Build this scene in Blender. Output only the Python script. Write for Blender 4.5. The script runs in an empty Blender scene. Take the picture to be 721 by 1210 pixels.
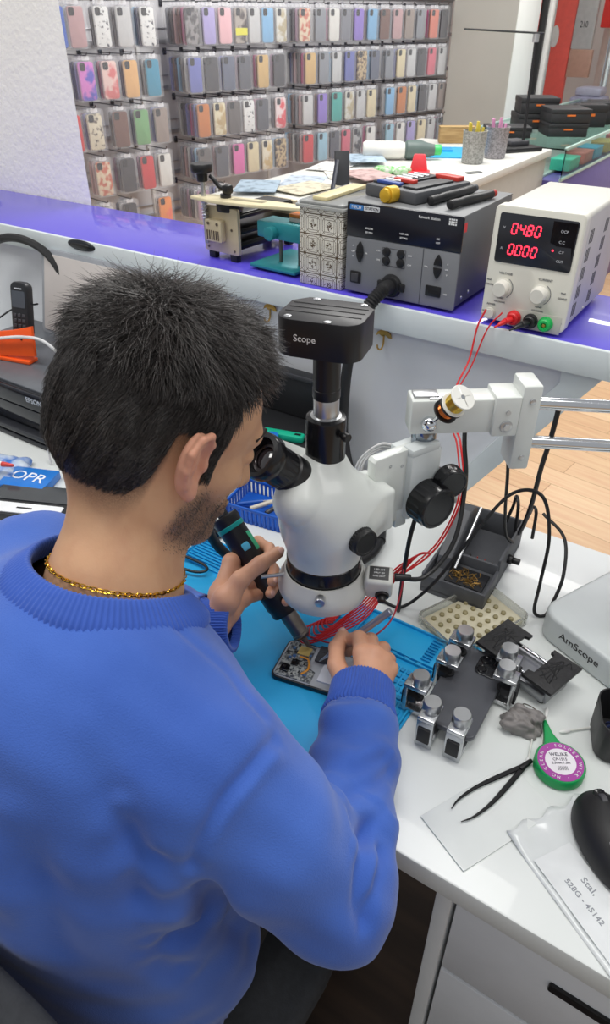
import bpy, bmesh, math, random
import numpy as np
from mathutils import Vector, Matrix, Euler
random.seed(7); RNG = np.random.default_rng(11)
SC = bpy.context.scene; COL = SC.collection
PI = math.pi
def R(d): return math.radians(d)
def V(*a): return Vector(a)
# ------------------------------------------------------------------ materials
def lin(c): return tuple(((x/255.0)/12.92 if x/255.0 <= 0.04045 else ((x/255.0+0.055)/1.055)**2.4) for x in c)
MATS = {}
def M(name, rgb, rough=.5, metal=0., var=.06, scale=30., bump=0., bscale=200., emit=None, estr=0., trans=0., alpha=1., coat=0., sheen=0., sss=0., ior=None, aniso=None):
    if name in MATS: return MATS[name]
    m = bpy.data.materials.new(name); m.use_nodes = True; nt = m.node_tree; n = nt.nodes; l = nt.links
    b = n['Principled BSDF']; c = lin(rgb)
    tc = n.new('ShaderNodeTexCoord')
    if var > 0:
        no = n.new('ShaderNodeTexNoise'); no.inputs['Scale'].default_value = scale; no.inputs['Detail'].default_value = 4
        l.new(tc.outputs['Object'], no.inputs['Vector'])
        r = n.new('ShaderNodeValToRGB')
        r.color_ramp.elements[0].position = .3; r.color_ramp.elements[1].position = .7
        r.color_ramp.elements[0].color = tuple(x*(1-var) for x in c)+(1,)
        r.color_ramp.elements[1].color = tuple(min(1, x*(1+var)) for x in c)+(1,)
        l.new(no.outputs['Fac'], r.inputs['Fac']); l.new(r.outputs['Color'], b.inputs['Base Color'])
    else: b.inputs['Base Color'].default_value = c+(1,)
    b.inputs['Roughness'].default_value = rough; b.inputs['Metallic'].default_value = metal
    if bump > 0:
        n2 = n.new('ShaderNodeTexNoise'); n2.inputs['Scale'].default_value = bscale; n2.inputs['Detail'].default_value = 3
        l.new(tc.outputs['Object'], n2.inputs['Vector'])
        bp = n.new('ShaderNodeBump'); bp.inputs['Strength'].default_value = bump; bp.inputs['Distance'].default_value = .002
        l.new(n2.outputs['Fac'], bp.inputs['Height']); l.new(bp.outputs['Normal'], b.inputs['Normal'])
    if emit: b.inputs['Emission Color'].default_value = lin(emit)+(1,); b.inputs['Emission Strength'].default_value = estr
    if trans: b.inputs['Transmission Weight'].default_value = trans
    if alpha < 1: b.inputs['Alpha'].default_value = alpha
    if coat: b.inputs['Coat Weight'].default_value = coat
    if sheen: b.inputs['Sheen Weight'].default_value = sheen
    if ior: b.inputs['IOR'].default_value = ior
    if sss:
        b.inputs['Subsurface Weight'].default_value = sss; b.inputs['Subsurface Scale'].default_value = .006
        b.inputs['Subsurface Radius'].default_value = (1, .35, .2)
    MATS[name] = m; return m
# ------------------------------------------------------------------ geometry accumulator
def frame(p, d, up=(0, 0, 1)):
    z = Vector(d).normalized(); u = Vector(up)
    if abs(z.dot(u)) > .98: u = Vector((0, 1, 0)) if abs(z.y) < .9 else Vector((1, 0, 0))
    x = u.cross(z).normalized(); y = z.cross(x)
    m = Matrix((x, y, z)).transposed().to_4x4(); m.translation = Vector(p); return m
def TR(x=0, y=0, z=0, rz=0, rx=0, ry=0):
    return Matrix.Translation((x, y, z)) @ Matrix.Rotation(rz, 4, 'Z') @ Matrix.Rotation(ry, 4, 'Y') @ Matrix.Rotation(rx, 4, 'X')
def rr(w, h, r, n=5, cx=0, cy=0):
    out = []; r = min(r, w/2-1e-5, h/2-1e-5)
    for (sx, sy, a0) in ((1, 1, 0), (-1, 1, 90), (-1, -1, 180), (1, -1, 270)):
        for i in range(n+1):
            a = R(a0+90*i/n); out.append((cx+sx*(w/2-r)+r*math.cos(a), cy+sy*(h/2-r)+r*math.sin(a)))
    return out
def spline(P, n=10, closed=False):
    P = [Vector(p) for p in P]; out = []; N = len(P); seg = N if closed else N-1
    for i in range(seg):
        if closed: a, b, c, d = P[(i-1) % N], P[i], P[(i+1) % N], P[(i+2) % N]
        else:
            b, c = P[i], P[i+1]; a = P[i-1] if i > 0 else b*2-c; d = P[i+2] if i+2 < N else c*2-b
        for k in range(n):
            t = k/n
            out.append(.5*((2*b)+(c-a)*t+(2*a-5*b+4*c-d)*t*t+(3*b-a-3*c+d)*t**3))
    if not closed: out.append(P[-1].copy())
    return out
class G:
    def __init__(s): s.v = []; s.f = []; s.mi = []; s.cur = 0; s.X = Matrix.Identity(4)
    def mat(s, i): s.cur = i; return s
    def at(s, m): s.X = m; return s
    def add(s, vs, fs, m=None):
        b = len(s.v); T = s.X @ m if m is not None else s.X
        s.v.extend((T @ Vector(p))[:] for p in vs); s.f.extend(tuple(b+i for i in f) for f in fs); s.mi.extend([s.cur]*len(fs)); return s
    def bm(s, bm, m=None):
        bm.verts.ensure_lookup_table(); bm.verts.index_update()
        s.add([v.co.copy() for v in bm.verts], [[v.index for v in f.verts] for f in bm.faces], m); bm.free(); return s
    def box(s, c, d, bev=0., seg=2, m=None, taper=None):
        bm = bmesh.new(); bmesh.ops.create_cube(bm, size=1)
        for v in bm.verts:
            k = 1
            if taper and v.co.z > 0: v.co.x *= taper[0]; v.co.y *= taper[1]
            v.co = Vector((v.co.x*d[0]+c[0], v.co.y*d[1]+c[1], v.co.z*d[2]+c[2]))
        bev = min(bev, min(d)*.49)
        if bev > 0: bmesh.ops.bevel(bm, geom=list(bm.edges), offset=bev, segments=seg, profile=.5, affect='EDGES')
        return s.bm(bm, m)
    def prism(s, o, z0, z1, bev=0., seg=2, m=None, top=1.0):
        bm = bmesh.new(); n = len(o)
        a = [bm.verts.new((x, y, z0)) for x, y in o]; b = [bm.verts.new((x*top, y*top, z1)) for x, y in o]
        bm.faces.new(list(reversed(a))); bm.faces.new(b)
        for i in range(n): bm.faces.new((a[i], a[(i+1) % n], b[(i+1) % n], b[i]))
        bmesh.ops.recalc_face_normals(bm, faces=bm.faces)
        if bev > 0:
            es = [e for e in bm.edges if abs(e.verts[0].co.z-e.verts[1].co.z) < 1e-7]
            bmesh.ops.bevel(bm, geom=es, offset=bev, segments=seg, profile=.5, affect='EDGES', clamp_overlap=True)
        return s.bm(bm, m)
    def lathe(s, prof, n=28, m=None, cap=True):
        vs = []; fs = []; k = len(prof)
        for (r, z) in prof:
            for i in range(n):
                a = 2*PI*i/n; vs.append((r*math.cos(a), r*math.sin(a), z))
        for j in range(k-1):
            for i in range(n):
                i2 = (i+1) % n; fs.append((j*n+i, j*n+i2, (j+1)*n+i2, (j+1)*n+i))
        if cap: fs.append(tuple(reversed(range(n)))); fs.append(tuple((k-1)*n+i for i in range(n)))
        return s.add(vs, fs, m)
    def cyl(s, p0, p1, r0, r1=None, n=24, bev=0.):
        r1 = r0 if r1 is None else r1; p0 = Vector(p0); p1 = Vector(p1); L = (p1-p0).length
        b = min(bev, L*.45, r0*.9, r1*.9)
        pr = [(r0, 0), (r1, L)] if b <= 0 else [(r0-b, 0), (r0-b*.3, b*.3), (r0, b), (r1, L-b), (r1-b*.3, L-b*.3), (r1-b, L)]
        return s.lathe(pr, n, frame(p0, p1-p0))
    def ring(s, p, d, ro, ri, h, n=32, bev=.0008):
        b = bev
        pr = [(ri, 0), (ro-b, 0), (ro, b), (ro, h-b), (ro-b, h), (ri+b, h), (ri, h-b), (ri, 0)]
        return s.lathe(pr, n, frame(p, d), cap=False)
    def tube(s, P, r, n=8, closed=False, flat=None):
        P = [Vector(p) for p in P]; N = len(P); vs = []; fs = []
        rs = r if isinstance(r, (list, tuple)) else [r]*N
        t0 = (P[1]-P[0]).normalized(); u = Vector((0, 0, 1)) if abs(t0.z) < .9 else Vector((1, 0, 0))
        x = u.cross(t0).normalized()
        for i in range(N):
            if closed: t = (P[(i+1) % N]-P[i-1]).normalized()
            else: t = (P[min(i+1, N-1)]-P[max(i-1, 0)]).normalized()
            x = (x-t*x.dot(t)).normalized(); y = t.cross(x)
            for k in range(n):
                a = 2*PI*k/n; q = P[i]+(x*math.cos(a)+y*math.sin(a)*(flat or 1))*rs[i]; vs.append(q)
        for i in range(N if closed else N-1):
            j = (i+1) % N
            for k in range(n): fs.append((i*n+k, i*n+(k+1) % n, j*n+(k+1) % n, j*n+k))
        if not closed: fs.append(tuple(reversed(range(n)))); fs.append(tuple((N-1)*n+k for k in range(n)))
        return s.add(vs, fs)
    def ell(s, c, r, n=24, m=None):
        vs = []; fs = []; k = n//2
        for j in range(k+1):
            p = PI*j/k
            for i in range(n):
                a = 2*PI*i/n; vs.append((c[0]+r[0]*math.sin(p)*math.cos(a), c[1]+r[1]*math.sin(p)*math.sin(a), c[2]-r[2]*math.cos(p)))
        for j in range(k):
            for i in range(n): fs.append((j*n+i, j*n+(i+1) % n, (j+1)*n+(i+1) % n, (j+1)*n+i))
        return s.add(vs, fs, m)
    def grid(s, P):
        P = list(P); nv = len(P[0]); b = [p for row in P for p in row]; fs = []
        for i in range(len(P)-1):
            for j in range(nv-1): fs.append((i*nv+j, (i+1)*nv+j, (i+1)*nv+j+1, i*nv+j+1))
        return s.add(b, fs)
    def arr(s, v, f): return s.add(v, f)
    def build(s, name, mat, parent=None, ang=38, loc=None):
        me = bpy.data.meshes.new(name); me.from_pydata(s.v, [], s.f)
        me.validate(clean_customdata=False)
        for m_ in (mat if isinstance(mat, (list, tuple)) else [mat]): me.materials.append(m_)
        if len(me.polygons) == len(s.mi): me.polygons.foreach_set('material_index', s.mi)
        me.polygons.foreach_set('use_smooth', [True]*len(me.polygons))
        if ang < 180: me.set_sharp_from_angle(angle=R(ang))
        bm = bmesh.new(); bm.from_mesh(me)
        bmesh.ops.remove_doubles(bm, verts=bm.verts, dist=1e-6)
        bmesh.ops.recalc_face_normals(bm, faces=bm.faces); bm.to_mesh(me); bm.free(); me.update()
        o = bpy.data.objects.new(name, me); COL.objects.link(o)
        if parent is not None: o.parent = parent
        if loc is not None: o.location = loc
        return o
def thing(name, label, cat, loc=(0, 0, 0), rz=0, group=None):
    o = bpy.data.objects.new(name, None); COL.objects.link(o); o.location = loc; o.rotation_euler = (0, 0, rz); o.empty_display_size = .02
    return tag(o, label, cat, group)
def tag(o, label, cat, group=None, kind=None):
    o['label'] = label; o['category'] = cat
    if group: o['group'] = group
    if kind: o['kind'] = kind
    return o
def struct(o): o['kind'] = 'structure'; return o
def one(g, name, mat, label, cat, group=None, loc=(0, 0, 0), rz=0, kind=None, ang=38):
    """a thing that is a single mesh, given in its own local frame"""
    o = g.build(name, mat, None, ang); o.location = loc; o.rotation_euler = (0, 0, rz); return tag(o, label, cat, group, kind)
def dup(o, loc, rz=None, parent=None):
    c = o.copy(); COL.objects.link(c)
    if parent is not None: c.parent = parent
    else: c.location = loc; c.rotation_euler = (0, 0, o.rotation_euler.z if rz is None else rz)
    for ch in o.children:
        dup(ch, None, None, c)
    return c
def text(s, size, mat, parent, m, name='lettering', ext=.0004, align='CENTER', sx=1., bold=0.):
    cu = bpy.data.curves.new(name, 'FONT'); cu.body = s; cu.size = size; cu.extrude = ext; cu.align_x = align; cu.align_y = 'CENTER'; cu.offset = bold
    cu.resolution_u = 3
    o = bpy.data.objects.new(name, cu); COL.objects.link(o)
    dg = bpy.context.evaluated_depsgraph_get(); me = bpy.data.meshes.new_from_object(o.evaluated_get(dg))
    bpy.data.objects.remove(o); bpy.data.curves.remove(cu)
    me.transform(m @ Matrix.Scale(sx, 4, (1, 0, 0))); me.materials.clear(); me.materials.append(mat)
    o = bpy.data.objects.new(name, me); COL.objects.link(o); o.parent = parent; return o
def textm(lines, mat, parent, name='lettering'):
    """several short lines of lettering as one part: (string, size, matrix[, sx])"""
    bm = bmesh.new()
    for L in lines:
        o = text(L[0], L[1], mat, None, L[2], 'tmp', .0003, 'CENTER', L[3] if len(L) > 3 else 1.)
        bm.from_mesh(o.data); me = o.data; bpy.data.objects.remove(o); bpy.data.meshes.remove(me)
    me = bpy.data.meshes.new(name); bm.to_mesh(me); bm.free(); me.materials.append(mat)
    o = bpy.data.objects.new(name, me); COL.objects.link(o); o.parent = parent; return o
# ------------------------------------------------------------------ implicit surfaces
class Field:
    def __init__(s, lo, hi, h):
        s.lo = np.array(lo, float); s.h = h; s.n = np.ceil((np.array(hi)-s.lo)/h).astype(int)+1
        s.D = np.full(s.n, .5, np.float32)
        s.ax = [(s.lo[i]+h*np.arange(s.n[i])).astype(np.float32) for i in range(3)]
    def put(s, fn, lo, hi, k, sub=False):
        pad = k+s.h*3
        a = np.clip(np.floor((np.array(lo)-pad-s.lo)/s.h).astype(int), 0, s.n); b = np.clip(np.ceil((np.array(hi)+pad-s.lo)/s.h).astype(int)+1, 0, s.n)
        if np.any(b <= a): return s
        sl = tuple(slice(a[i], b[i]) for i in range(3))
        X = s.ax[0][sl[0]][:, None, None]; Y = s.ax[1][sl[1]][None, :, None]; Z = s.ax[2][sl[2]][None, None, :]
        d = fn(X, Y, Z); c = s.D[sl]
        if sub: d = -d; h = np.clip(.5-.5*(c-d)/k, 0, 1); s.D[sl] = (d*h+c*(1-h))+k*h*(1-h)
        else: h = np.clip(.5+.5*(d-c)/k, 0, 1); s.D[sl] = (d*(1-h)+c*h)-k*h*(1-h)
        return s
    def cone(s, a, b, ra, rb, k=.01, sub=False):
        a = np.array(a, float); b = np.array(b, float); ab = b-a; L = float(ab@ab)+1e-12
        def fn(X, Y, Z):
            t = np.clip(((X-a[0])*ab[0]+(Y-a[1])*ab[1]+(Z-a[2])*ab[2])/L, 0, 1)
            return np.sqrt((X-a[0]-t*ab[0])**2+(Y-a[1]-t*ab[1])**2+(Z-a[2]-t*ab[2])**2)-(ra+(rb-ra)*t)
        r = max(ra, rb); return s.put(fn, np.minimum(a, b)-r, np.maximum(a, b)+r, k, sub)
    def chain(s, P, rs, k=.006):
        for i in range(len(P)-1): s.cone(P[i], P[i+1], rs[i], rs[i+1], k)
        return s
    def ell(s, M_, c, r, k=.01, sub=False, rot=None):
        m = np.array(M_ @ Matrix.Translation(c) @ (rot.to_4x4() if rot is not None else Matrix.Identity(4))); mi = np.linalg.inv(m)
        def fn(X, Y, Z):
            x = (mi[0, 0]*X+mi[0, 1]*Y+mi[0, 2]*Z+mi[0, 3])/r[0]; y = (mi[1, 0]*X+mi[1, 1]*Y+mi[1, 2]*Z+mi[1, 3])/r[1]; z = (mi[2, 0]*X+mi[2, 1]*Y+mi[2, 2]*Z+mi[2, 3])/r[2]
            k0 = np.sqrt(x*x+y*y+z*z); k1 = np.sqrt((x/r[0])**2+(y/r[1])**2+(z/r[2])**2)+1e-9
            return k0*(k0-1)/k1
        c0 = m[:3, 3]; q = max(r); return s.put(fn, c0-q, c0+q, k, sub)
    def mesh(s):
        D = s.D; S = D < 0; nx, ny, nz = D.shape
        def sh(A, o): return A[o[0]:nx-1+o[0], o[1]:ny-1+o[1], o[2]:nz-1+o[2]]
        C = [(i, j, k) for i in (0, 1) for j in (0, 1) for k in (0, 1)]
        cnt = sum(sh(S, o).astype(np.int8) for o in C); mix = (cnt > 0) & (cnt < 8)
        idx = np.full(mix.shape, -1, np.int64); ii = np.argwhere(mix); idx[mix] = np.arange(len(ii))
        pos = np.zeros((len(ii), 3)); num = np.zeros(len(ii))
        val = {o: sh(D, o)[mix].astype(float) for o in C}
        for o in C:
            for a in range(3):
                if o[a] == 0:
                    q = list(o); q[a] = 1; q = tuple(q); va, vb = val[o], val[q]; cr = (va < 0) != (vb < 0)
                    t = np.where(cr, va/np.where(cr, va-vb, 1), 0)
                    p = np.tile(np.array(o, float), (len(ii), 1)); p[:, a] += t
                    pos += p*cr[:, None]; num += cr
        v = s.lo+(ii+pos/num[:, None])*s.h; F = []
        for a in range(3):
            b, c = (a+1) % 3, (a+2) % 3
            A = S; s0 = [slice(1, -1)]*3; s0[a] = slice(0, -1); s1 = [slice(1, -1)]*3; s1[a] = slice(1, None)
            ch = A[tuple(s0)] != A[tuple(s1)]; e = np.argwhere(ch); flip = A[tuple(s0)][ch]
            off = np.ones(3, int); off[a] = 0; e = e+off
            def cell(db, dc):
                q = e.copy(); q[:, b] += db; q[:, c] += dc; return idx[q[:, 0], q[:, 1], q[:, 2]]
            quad = np.stack([cell(-1, -1), cell(0, -1), cell(0, 0), cell(-1, 0)], 1)
            quad[~flip] = quad[~flip][:, ::-1]; F.append(quad)
        F = np.concatenate(F); return v, F[(F >= 0).all(1)]
def vnormals(v, F):
    n = np.zeros_like(v); fn = np.cross(v[F[:, 2]]-v[F[:, 0]], v[F[:, 3]]-v[F[:, 1]])
    for k in range(4): np.add.at(n, F[:, k], fn)
    return n/(np.linalg.norm(n, axis=1, keepdims=True)+1e-12)
def relax(v, F, it=2, lam=.5):
    E = np.concatenate([F[:, [0, 1]], F[:, [1, 2]], F[:, [2, 3]], F[:, [3, 0]]]); 
    for _ in range(it):
        a = np.zeros_like(v); c = np.zeros(len(v)); np.add.at(a, E[:, 0], v[E[:, 1]]); np.add.at(c, E[:, 0], 1)
        np.add.at(a, E[:, 1], v[E[:, 0]]); np.add.at(c, E[:, 1], 1)
        v = v+lam*(a/c[:, None]-v)
    return v
def npmesh(name, v, F, mats, parent=None, attr=None):
    me = bpy.data.meshes.new(name); me.from_pydata(v.tolist(), [], F.tolist())
    for m in mats: me.materials.append(m)
    me.polygons.foreach_set('use_smooth', [True]*len(me.polygons))
    for k, a in (attr or {}).items():
        at = me.attributes.new(k, 'FLOAT', 'POINT'); at.data.foreach_set('value', np.asarray(a, np.float32))
    me.update(); o = bpy.data.objects.new(name, me); COL.objects.link(o)
    if parent is not None: o.parent = parent
    return o
# ================================================================== CAMERA, LIGHT
cam = bpy.data.cameras.new('camera'); co = bpy.data.objects.new('camera', cam); COL.objects.link(co)
co.location = (0, 0, 1.51); PIT = math.atan(585/830.); YAW = R(33.716)
co.rotation_euler = (PI/2-PIT, 0, YAW)
cam.sensor_fit = 'VERTICAL'; cam.sensor_height = 24; cam.lens = 830/1210*24; cam.clip_start = .02; SC.camera = co
cam.dof.use_dof = True; cam.dof.focus_distance = .85; cam.dof.aperture_fstop = 13
SC.view_settings.view_transform = 'Standard'; SC.view_settings.look = 'None'; SC.view_settings.exposure = 0.0; SC.view_settings.gamma = 1
SC.view_settings.use_curve_mapping = False
SC.cycles.use_denoising = True; SC.cycles.max_bounces = 8; SC.cycles.transparent_max_bounces = 12
SC.cycles.sample_clamp_indirect = 4
w = bpy.data.worlds.new('world'); SC.world = w; w.use_nodes = True
w.node_tree.nodes['Background'].inputs['Color'].default_value = (.95, .97, 1, 1); w.node_tree.nodes['Background'].inputs['Strength'].default_value = .4
def area(name, loc, sx, sy, power, rot=(0, 0, 0), col=(1, .98, .95)):
    l = bpy.data.lights.new(name, 'AREA'); l.shape = 'RECTANGLE'; l.size = sx; l.size_y = sy; l.energy = power*.5; l.color = col
    o = bpy.data.objects.new(name, l); COL.objects.link(o); o.location = loc; o.rotation_euler = rot; return o
area('ceiling_panel_light', (-.3, .7, 2.75), 1.2, .3, 32)
area('ceiling_panel_light', (-1.9, .1, 2.75), 1.2, .6, 42)
area('ceiling_panel_light', (-1.3, 3.0, 2.75), 1.4, .6, 96)
area('ceiling_panel_light', (-.6, 5.2, 2.75), 1.4, .6, 100)
area('ceiling_panel_light', (1.3, .9, 2.75), 1.2, .6, 20)
area('ceiling_panel_light', (.1, -1.4, 2.75), 1.2, .6, 18)
# ================================================================== ROOM
def noise_mat(name, a, b, scale, rough, bump=0., bscale=80., detail=4, metal=0., dist=.004, coord='Object', pos=(.35, .65), stretch=None):
    m = bpy.data.materials.new(name); m.use_nodes = True; nt = m.node_tree; n = nt.nodes; l = nt.links; bs = n['Principled BSDF']
    tc = n.new('ShaderNodeTexCoord'); src = tc.outputs[coord]
    if stretch:
        mp = n.new('ShaderNodeMapping'); mp.inputs['Scale'].default_value = stretch; l.new(src, mp.inputs['Vector']); src = mp.outputs['Vector']
    no = n.new('ShaderNodeTexNoise'); no.inputs['Scale'].default_value = scale; no.inputs['Detail'].default_value = detail; l.new(src, no.inputs['Vector'])
    r = n.new('ShaderNodeValToRGB'); r.color_ramp.elements[0].position = pos[0]; r.color_ramp.elements[1].position = pos[1]
    r.color_ramp.elements[0].color = lin(a)+(1,); r.color_ramp.elements[1].color = lin(b)+(1,)
    l.new(no.outputs['Fac'], r.inputs['Fac']); l.new(r.outputs['Color'], bs.inputs['Base Color'])
    bs.inputs['Roughness'].default_value = rough; bs.inputs['Metallic'].default_value = metal
    if bump:
        n2 = n.new('ShaderNodeTexNoise'); n2.inputs['Scale'].default_value = bscale; n2.inputs['Detail'].default_value = 2; l.new(src, n2.inputs['Vector'])
        bp = n.new('ShaderNodeBump'); bp.inputs['Strength'].default_value = bump; bp.inputs['Distance'].default_value = dist
        l.new(n2.outputs['Fac'], bp.inputs['Height']); l.new(bp.outputs['Normal'], bs.inputs['Normal'])
    return m
def wood_floor():
    m = bpy.data.materials.new('oak_floor'); m.use_nodes = True; nt = m.node_tree; n = nt.nodes; l = nt.links; bs = n['Principled BSDF']
    tc = n.new('ShaderNodeTexCoord'); mp = n.new('ShaderNodeMapping'); mp.inputs['Rotation'].default_value = (0, 0, R(8)); l.new(tc.outputs['Object'], mp.inputs['Vector'])
    br = n.new('ShaderNodeTexBrick'); br.inputs['Scale'].default_value = 1; br.inputs['Brick Width'].default_value = 1.2; br.inputs['Row Height'].default_value = .11
    br.inputs['Mortar Size'].default_value = .0018; br.inputs['Color1'].default_value = lin((226, 190, 150))+(1,); br.inputs['Color2'].default_value = lin((212, 172, 130))+(1,)
    br.inputs['Mortar'].default_value = lin((176, 136, 98))+(1,); br.offset = .4; l.new(mp.outputs['Vector'], br.inputs['Vector'])
    st = n.new('ShaderNodeMapping'); st.inputs['Scale'].default_value = (2, 26, 2); l.new(mp.outputs['Vector'], st.inputs['Vector'])
    no = n.new('ShaderNodeTexNoise'); no.inputs['Scale'].default_value = 2; no.inputs['Detail'].default_value = 6; l.new(st.outputs['Vector'], no.inputs['Vector'])
    mx = n.new('ShaderNodeMix'); mx.data_type = 'RGBA'; mx.blend_type = 'OVERLAY'; mx.inputs['Factor'].default_value = .35
    l.new(br.outputs['Color'], mx.inputs['A']); l.new(no.outputs['Fac'], mx.inputs['B']); l.new(mx.outputs['Result'], bs.inputs['Base Color'])
    bs.inputs['Roughness'].default_value = .45; return m
g = G(); g.box((0, 0, -.05), (14, 20, .1)); o = g.build('floor', wood_floor()); o.location = (-1, 4, 0); struct(o)
g = G(); g.box((-1.8, -1.45, .002), (5, 5.06, .004)); struct(g.build('floor', noise_mat('shade_dark_floor', (52, 40, 33), (70, 54, 44), 3, .55, stretch=(1, 9, 1))))  # added slab, its dark wood colour stands in for the shade under the bench
plaster = noise_mat('textured_plaster', (244, 241, 234), (248, 246, 240), 3, .85, .6, 75, dist=.004)
white_paint = noise_mat('white_paint', (236, 237, 234), (242, 243, 240), 2, .7, .1, 120)
grey_paint = noise_mat('grey_paint', (196, 194, 186), (204, 202, 194), 2, .7, .1, 120)
g = G(); g.prism([(-3.6, 1.352), (-1.588, 1.352), (-1.73, 1.47), (-3.6, 1.47)], 0, 2.8); struct(g.build('wall_left', plaster))
# the display wall: slatted panel, hooks and rails
DA = R(12.3); DO = Vector((-2.867, 2.416, 0)); DD = Vector((math.sin(DA), math.cos(DA), 0)); DN = Vector((math.cos(DA), -math.sin(DA), 0))
DM = Matrix((DD, -DN, Vector((0, 0, 1)))).transposed().to_4x4(); DM.translation = DO     # local x along the wall, y into the wall, z up
slat_grey = noise_mat('slat_grey', (208, 207, 210), (220, 219, 222), 4, .45)
wallb = G().at(DM); wallb.box((1.1, .3, 1.4), (4.0, .1, 2.8)); wallb = struct(wallb.build('wall_back', slat_grey))
rail_m = M('rail_aluminium', (190, 190, 194), .35, .8); chrome = M('chrome', (225, 228, 232), .12, 1., var=0)
chrome_dark = M('dark_chrome', (120, 120, 126), .25, 1., var=0)
for zz in (1.62, 1.42, 1.22, 1.02, .82, .62):
    g = G().at(DM); g.box((1.1, .242, zz-.01), (4.0, .016, .022), .003); g.box((1.1, .245, zz+.045), (4.0, .008, .004), .001); g.build('rail', rail_m, wallb)
for sx in (.535, 1.375):
    g = G().at(DM); g.box((sx, .243, 1.4), (.018, .014, 2.8), .002); g.build('seam_strip', M('seam', (232, 232, 232), .5), wallb)
# ------------------------------------------------------------------ phone case packs
def film_mat():
    m = bpy.data.materials.new('clear_bag'); m.use_nodes = True; nt = m.node_tree; n = nt.nodes; l = nt.links
    b = n['Principled BSDF']; b.inputs['Base Color'].default_value = (.86, .86, .9, 1); b.inputs['Roughness'].default_value = .18
    t = n.new('ShaderNodeBsdfTransparent'); mx = n.new('ShaderNodeMixShader'); mx.inputs['Fac'].default_value = .11
    l.new(t.outputs[0], mx.inputs[1]); l.new(b.outputs[0], mx.inputs[2]); l.new(mx.outputs[0], n['Material Output'].inputs['Surface']); return m
film = film_mat(); header_white = M('header_card', (228, 228, 232), .35, var=.03); lens_black = M('lens_black', (18, 18, 22), .15, var=0)
CASES = {k: M('case_'+k, c, .3, var=.05) for k, c in dict(blue=(40, 96, 196), rose=(198, 158, 160), clear=(206, 206, 206), lilac=(176, 164, 218), palepink=(240, 190, 196), skyblue=(130, 186, 226),
    greyclear=(140, 144, 152), white=(232, 230, 224), grey=(128, 130, 140), violet=(148, 120, 210), brown=(116, 74, 58), taupe=(156, 140, 130), coral=(222, 124, 100), dark=(52, 50, 56), apricot=(232, 182, 116), tealblue=(38, 146, 178),
    periwinkle=(106, 114, 186), slate=(92, 100, 122), charcoal=(84, 86, 96), gold=(214, 178, 112), cream=(228, 214, 176), pink=(222, 104, 124), red=(214, 46, 50), green=(120, 176, 116), orange=(206, 122, 40), taupedark=(98, 92, 90),
    teal=(52, 176, 166), hotpink=(232, 110, 180), paleblue=(160, 202, 220), mauve=(176, 140, 164), magenta=(176, 40, 110), navy=(46, 56, 110)).items()}
def two(name, a, b, scale, pos=(.42, .52)): CASES[name] = noise_mat('case_'+name, a, b, scale, .3, pos=pos)
two('lilacmarble', (90, 84, 200), (226, 130, 214), 14); two('pinkmarble', (226, 120, 120), (246, 214, 206), 16); two('floral', (206, 110, 84), (232, 214, 186), 40); two('leopard', (96, 74, 52), (206, 182, 140), 60)
two('printwhite', (60, 60, 70), (236, 236, 234), 50, (.36, .42)); two('printcream', (110, 100, 92), (224, 214, 190), 46, (.38, .46)); two('wavy', (60, 56, 58), (150, 146, 146), 34); two('ringclear', (190, 176, 140), (226, 224, 216), 22)
two('ringcream', (196, 170, 120), (232, 222, 190), 22); two('creammarble', (214, 186, 130), (236, 228, 206), 18); two('redwhite', (228, 70, 84), (246, 226, 226), 18); two('blackclear', (40, 40, 44), (180, 180, 180), 20)
two('yellowband', (60, 44, 40), (180, 170, 160), 20); two('pinkyellow', (238, 70, 110), (246, 150, 70), 6)
WORDS = dict(blue='bright blue', rose='dusty rose', printwhite='white doodled', wavy='black wavy', lilac='pale lilac', palepink='pale pink', yellowband='yellow banded', skyblue='sky blue', ringclear='clear ring', greyclear='clear grey',
    tealblue='teal blue', lilacmarble='lilac marbled', pinkmarble='pink marbled', printcream='cream printed', taupedark='dark taupe', ringcream='cream ringed', redwhite='red and white', creammarble='cream marbled', hotpink='hot pink', blackclear='black and clear', pinkyellow='pink and yellow', paleblue='pale blue')
def pack_mesh(key):
    bag = G(); bag.mat(0).prism(rr(.096, .172, .008), -.0085, .0085, .003)
    c = G(); c.mat(1).box((0, 0, 0), (.001,)*3)
    g = G()
    P = Matrix.Rotation(PI/2, 4, 'X')                     # local: x width, z up, -y faces the shop
    g.at(Matrix.Translation((0, 0, -.09)) @ P)
    g.mat(1).prism(rr(.074, .148, .012, 4, 0, -.006), -.006, .006, .002)
    g.mat(2).prism(rr(.026, .03, .007, 3, -.018, .05), .005, .0085, .001)
    g.mat(0).prism(rr(.096, .172, .006, 3), .0086, .0096)
    g.mat(0).prism(rr(.096, .172, .006, 3), -.0096, -.0086)
    g.mat(3).prism(rr(.036, .016, .003, 2, 0, .082), .0098, .0106)
    if key == 'yellowband': g.mat(4).prism(rr(.076, .03, .003, 2, 0, -.03), .0062, .0075)
    me = g.build('phone_case_pack', [film, CASES[key], lens_black, header_white, M('yellow_band', (232, 226, 40), .5, var=0)]); me_ = me.data
    bpy.data.objects.remove(me); return me_
PACK = {}
def pack(key, s, depth, z, label, grp='phone case packs on the display wall'):
    if key not in PACK: PACK[key] = pack_mesh(key)
    o = bpy.data.objects.new('phone_case_pack', PACK[key]); COL.objects.link(o)
    o.matrix_world = DM @ Matrix.Translation((s, depth, z)) @ Matrix.Rotation(R(RNG.uniform(-4, 4)), 4, 'Z')
    tag(o, label, 'phone case', grp); return o
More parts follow.
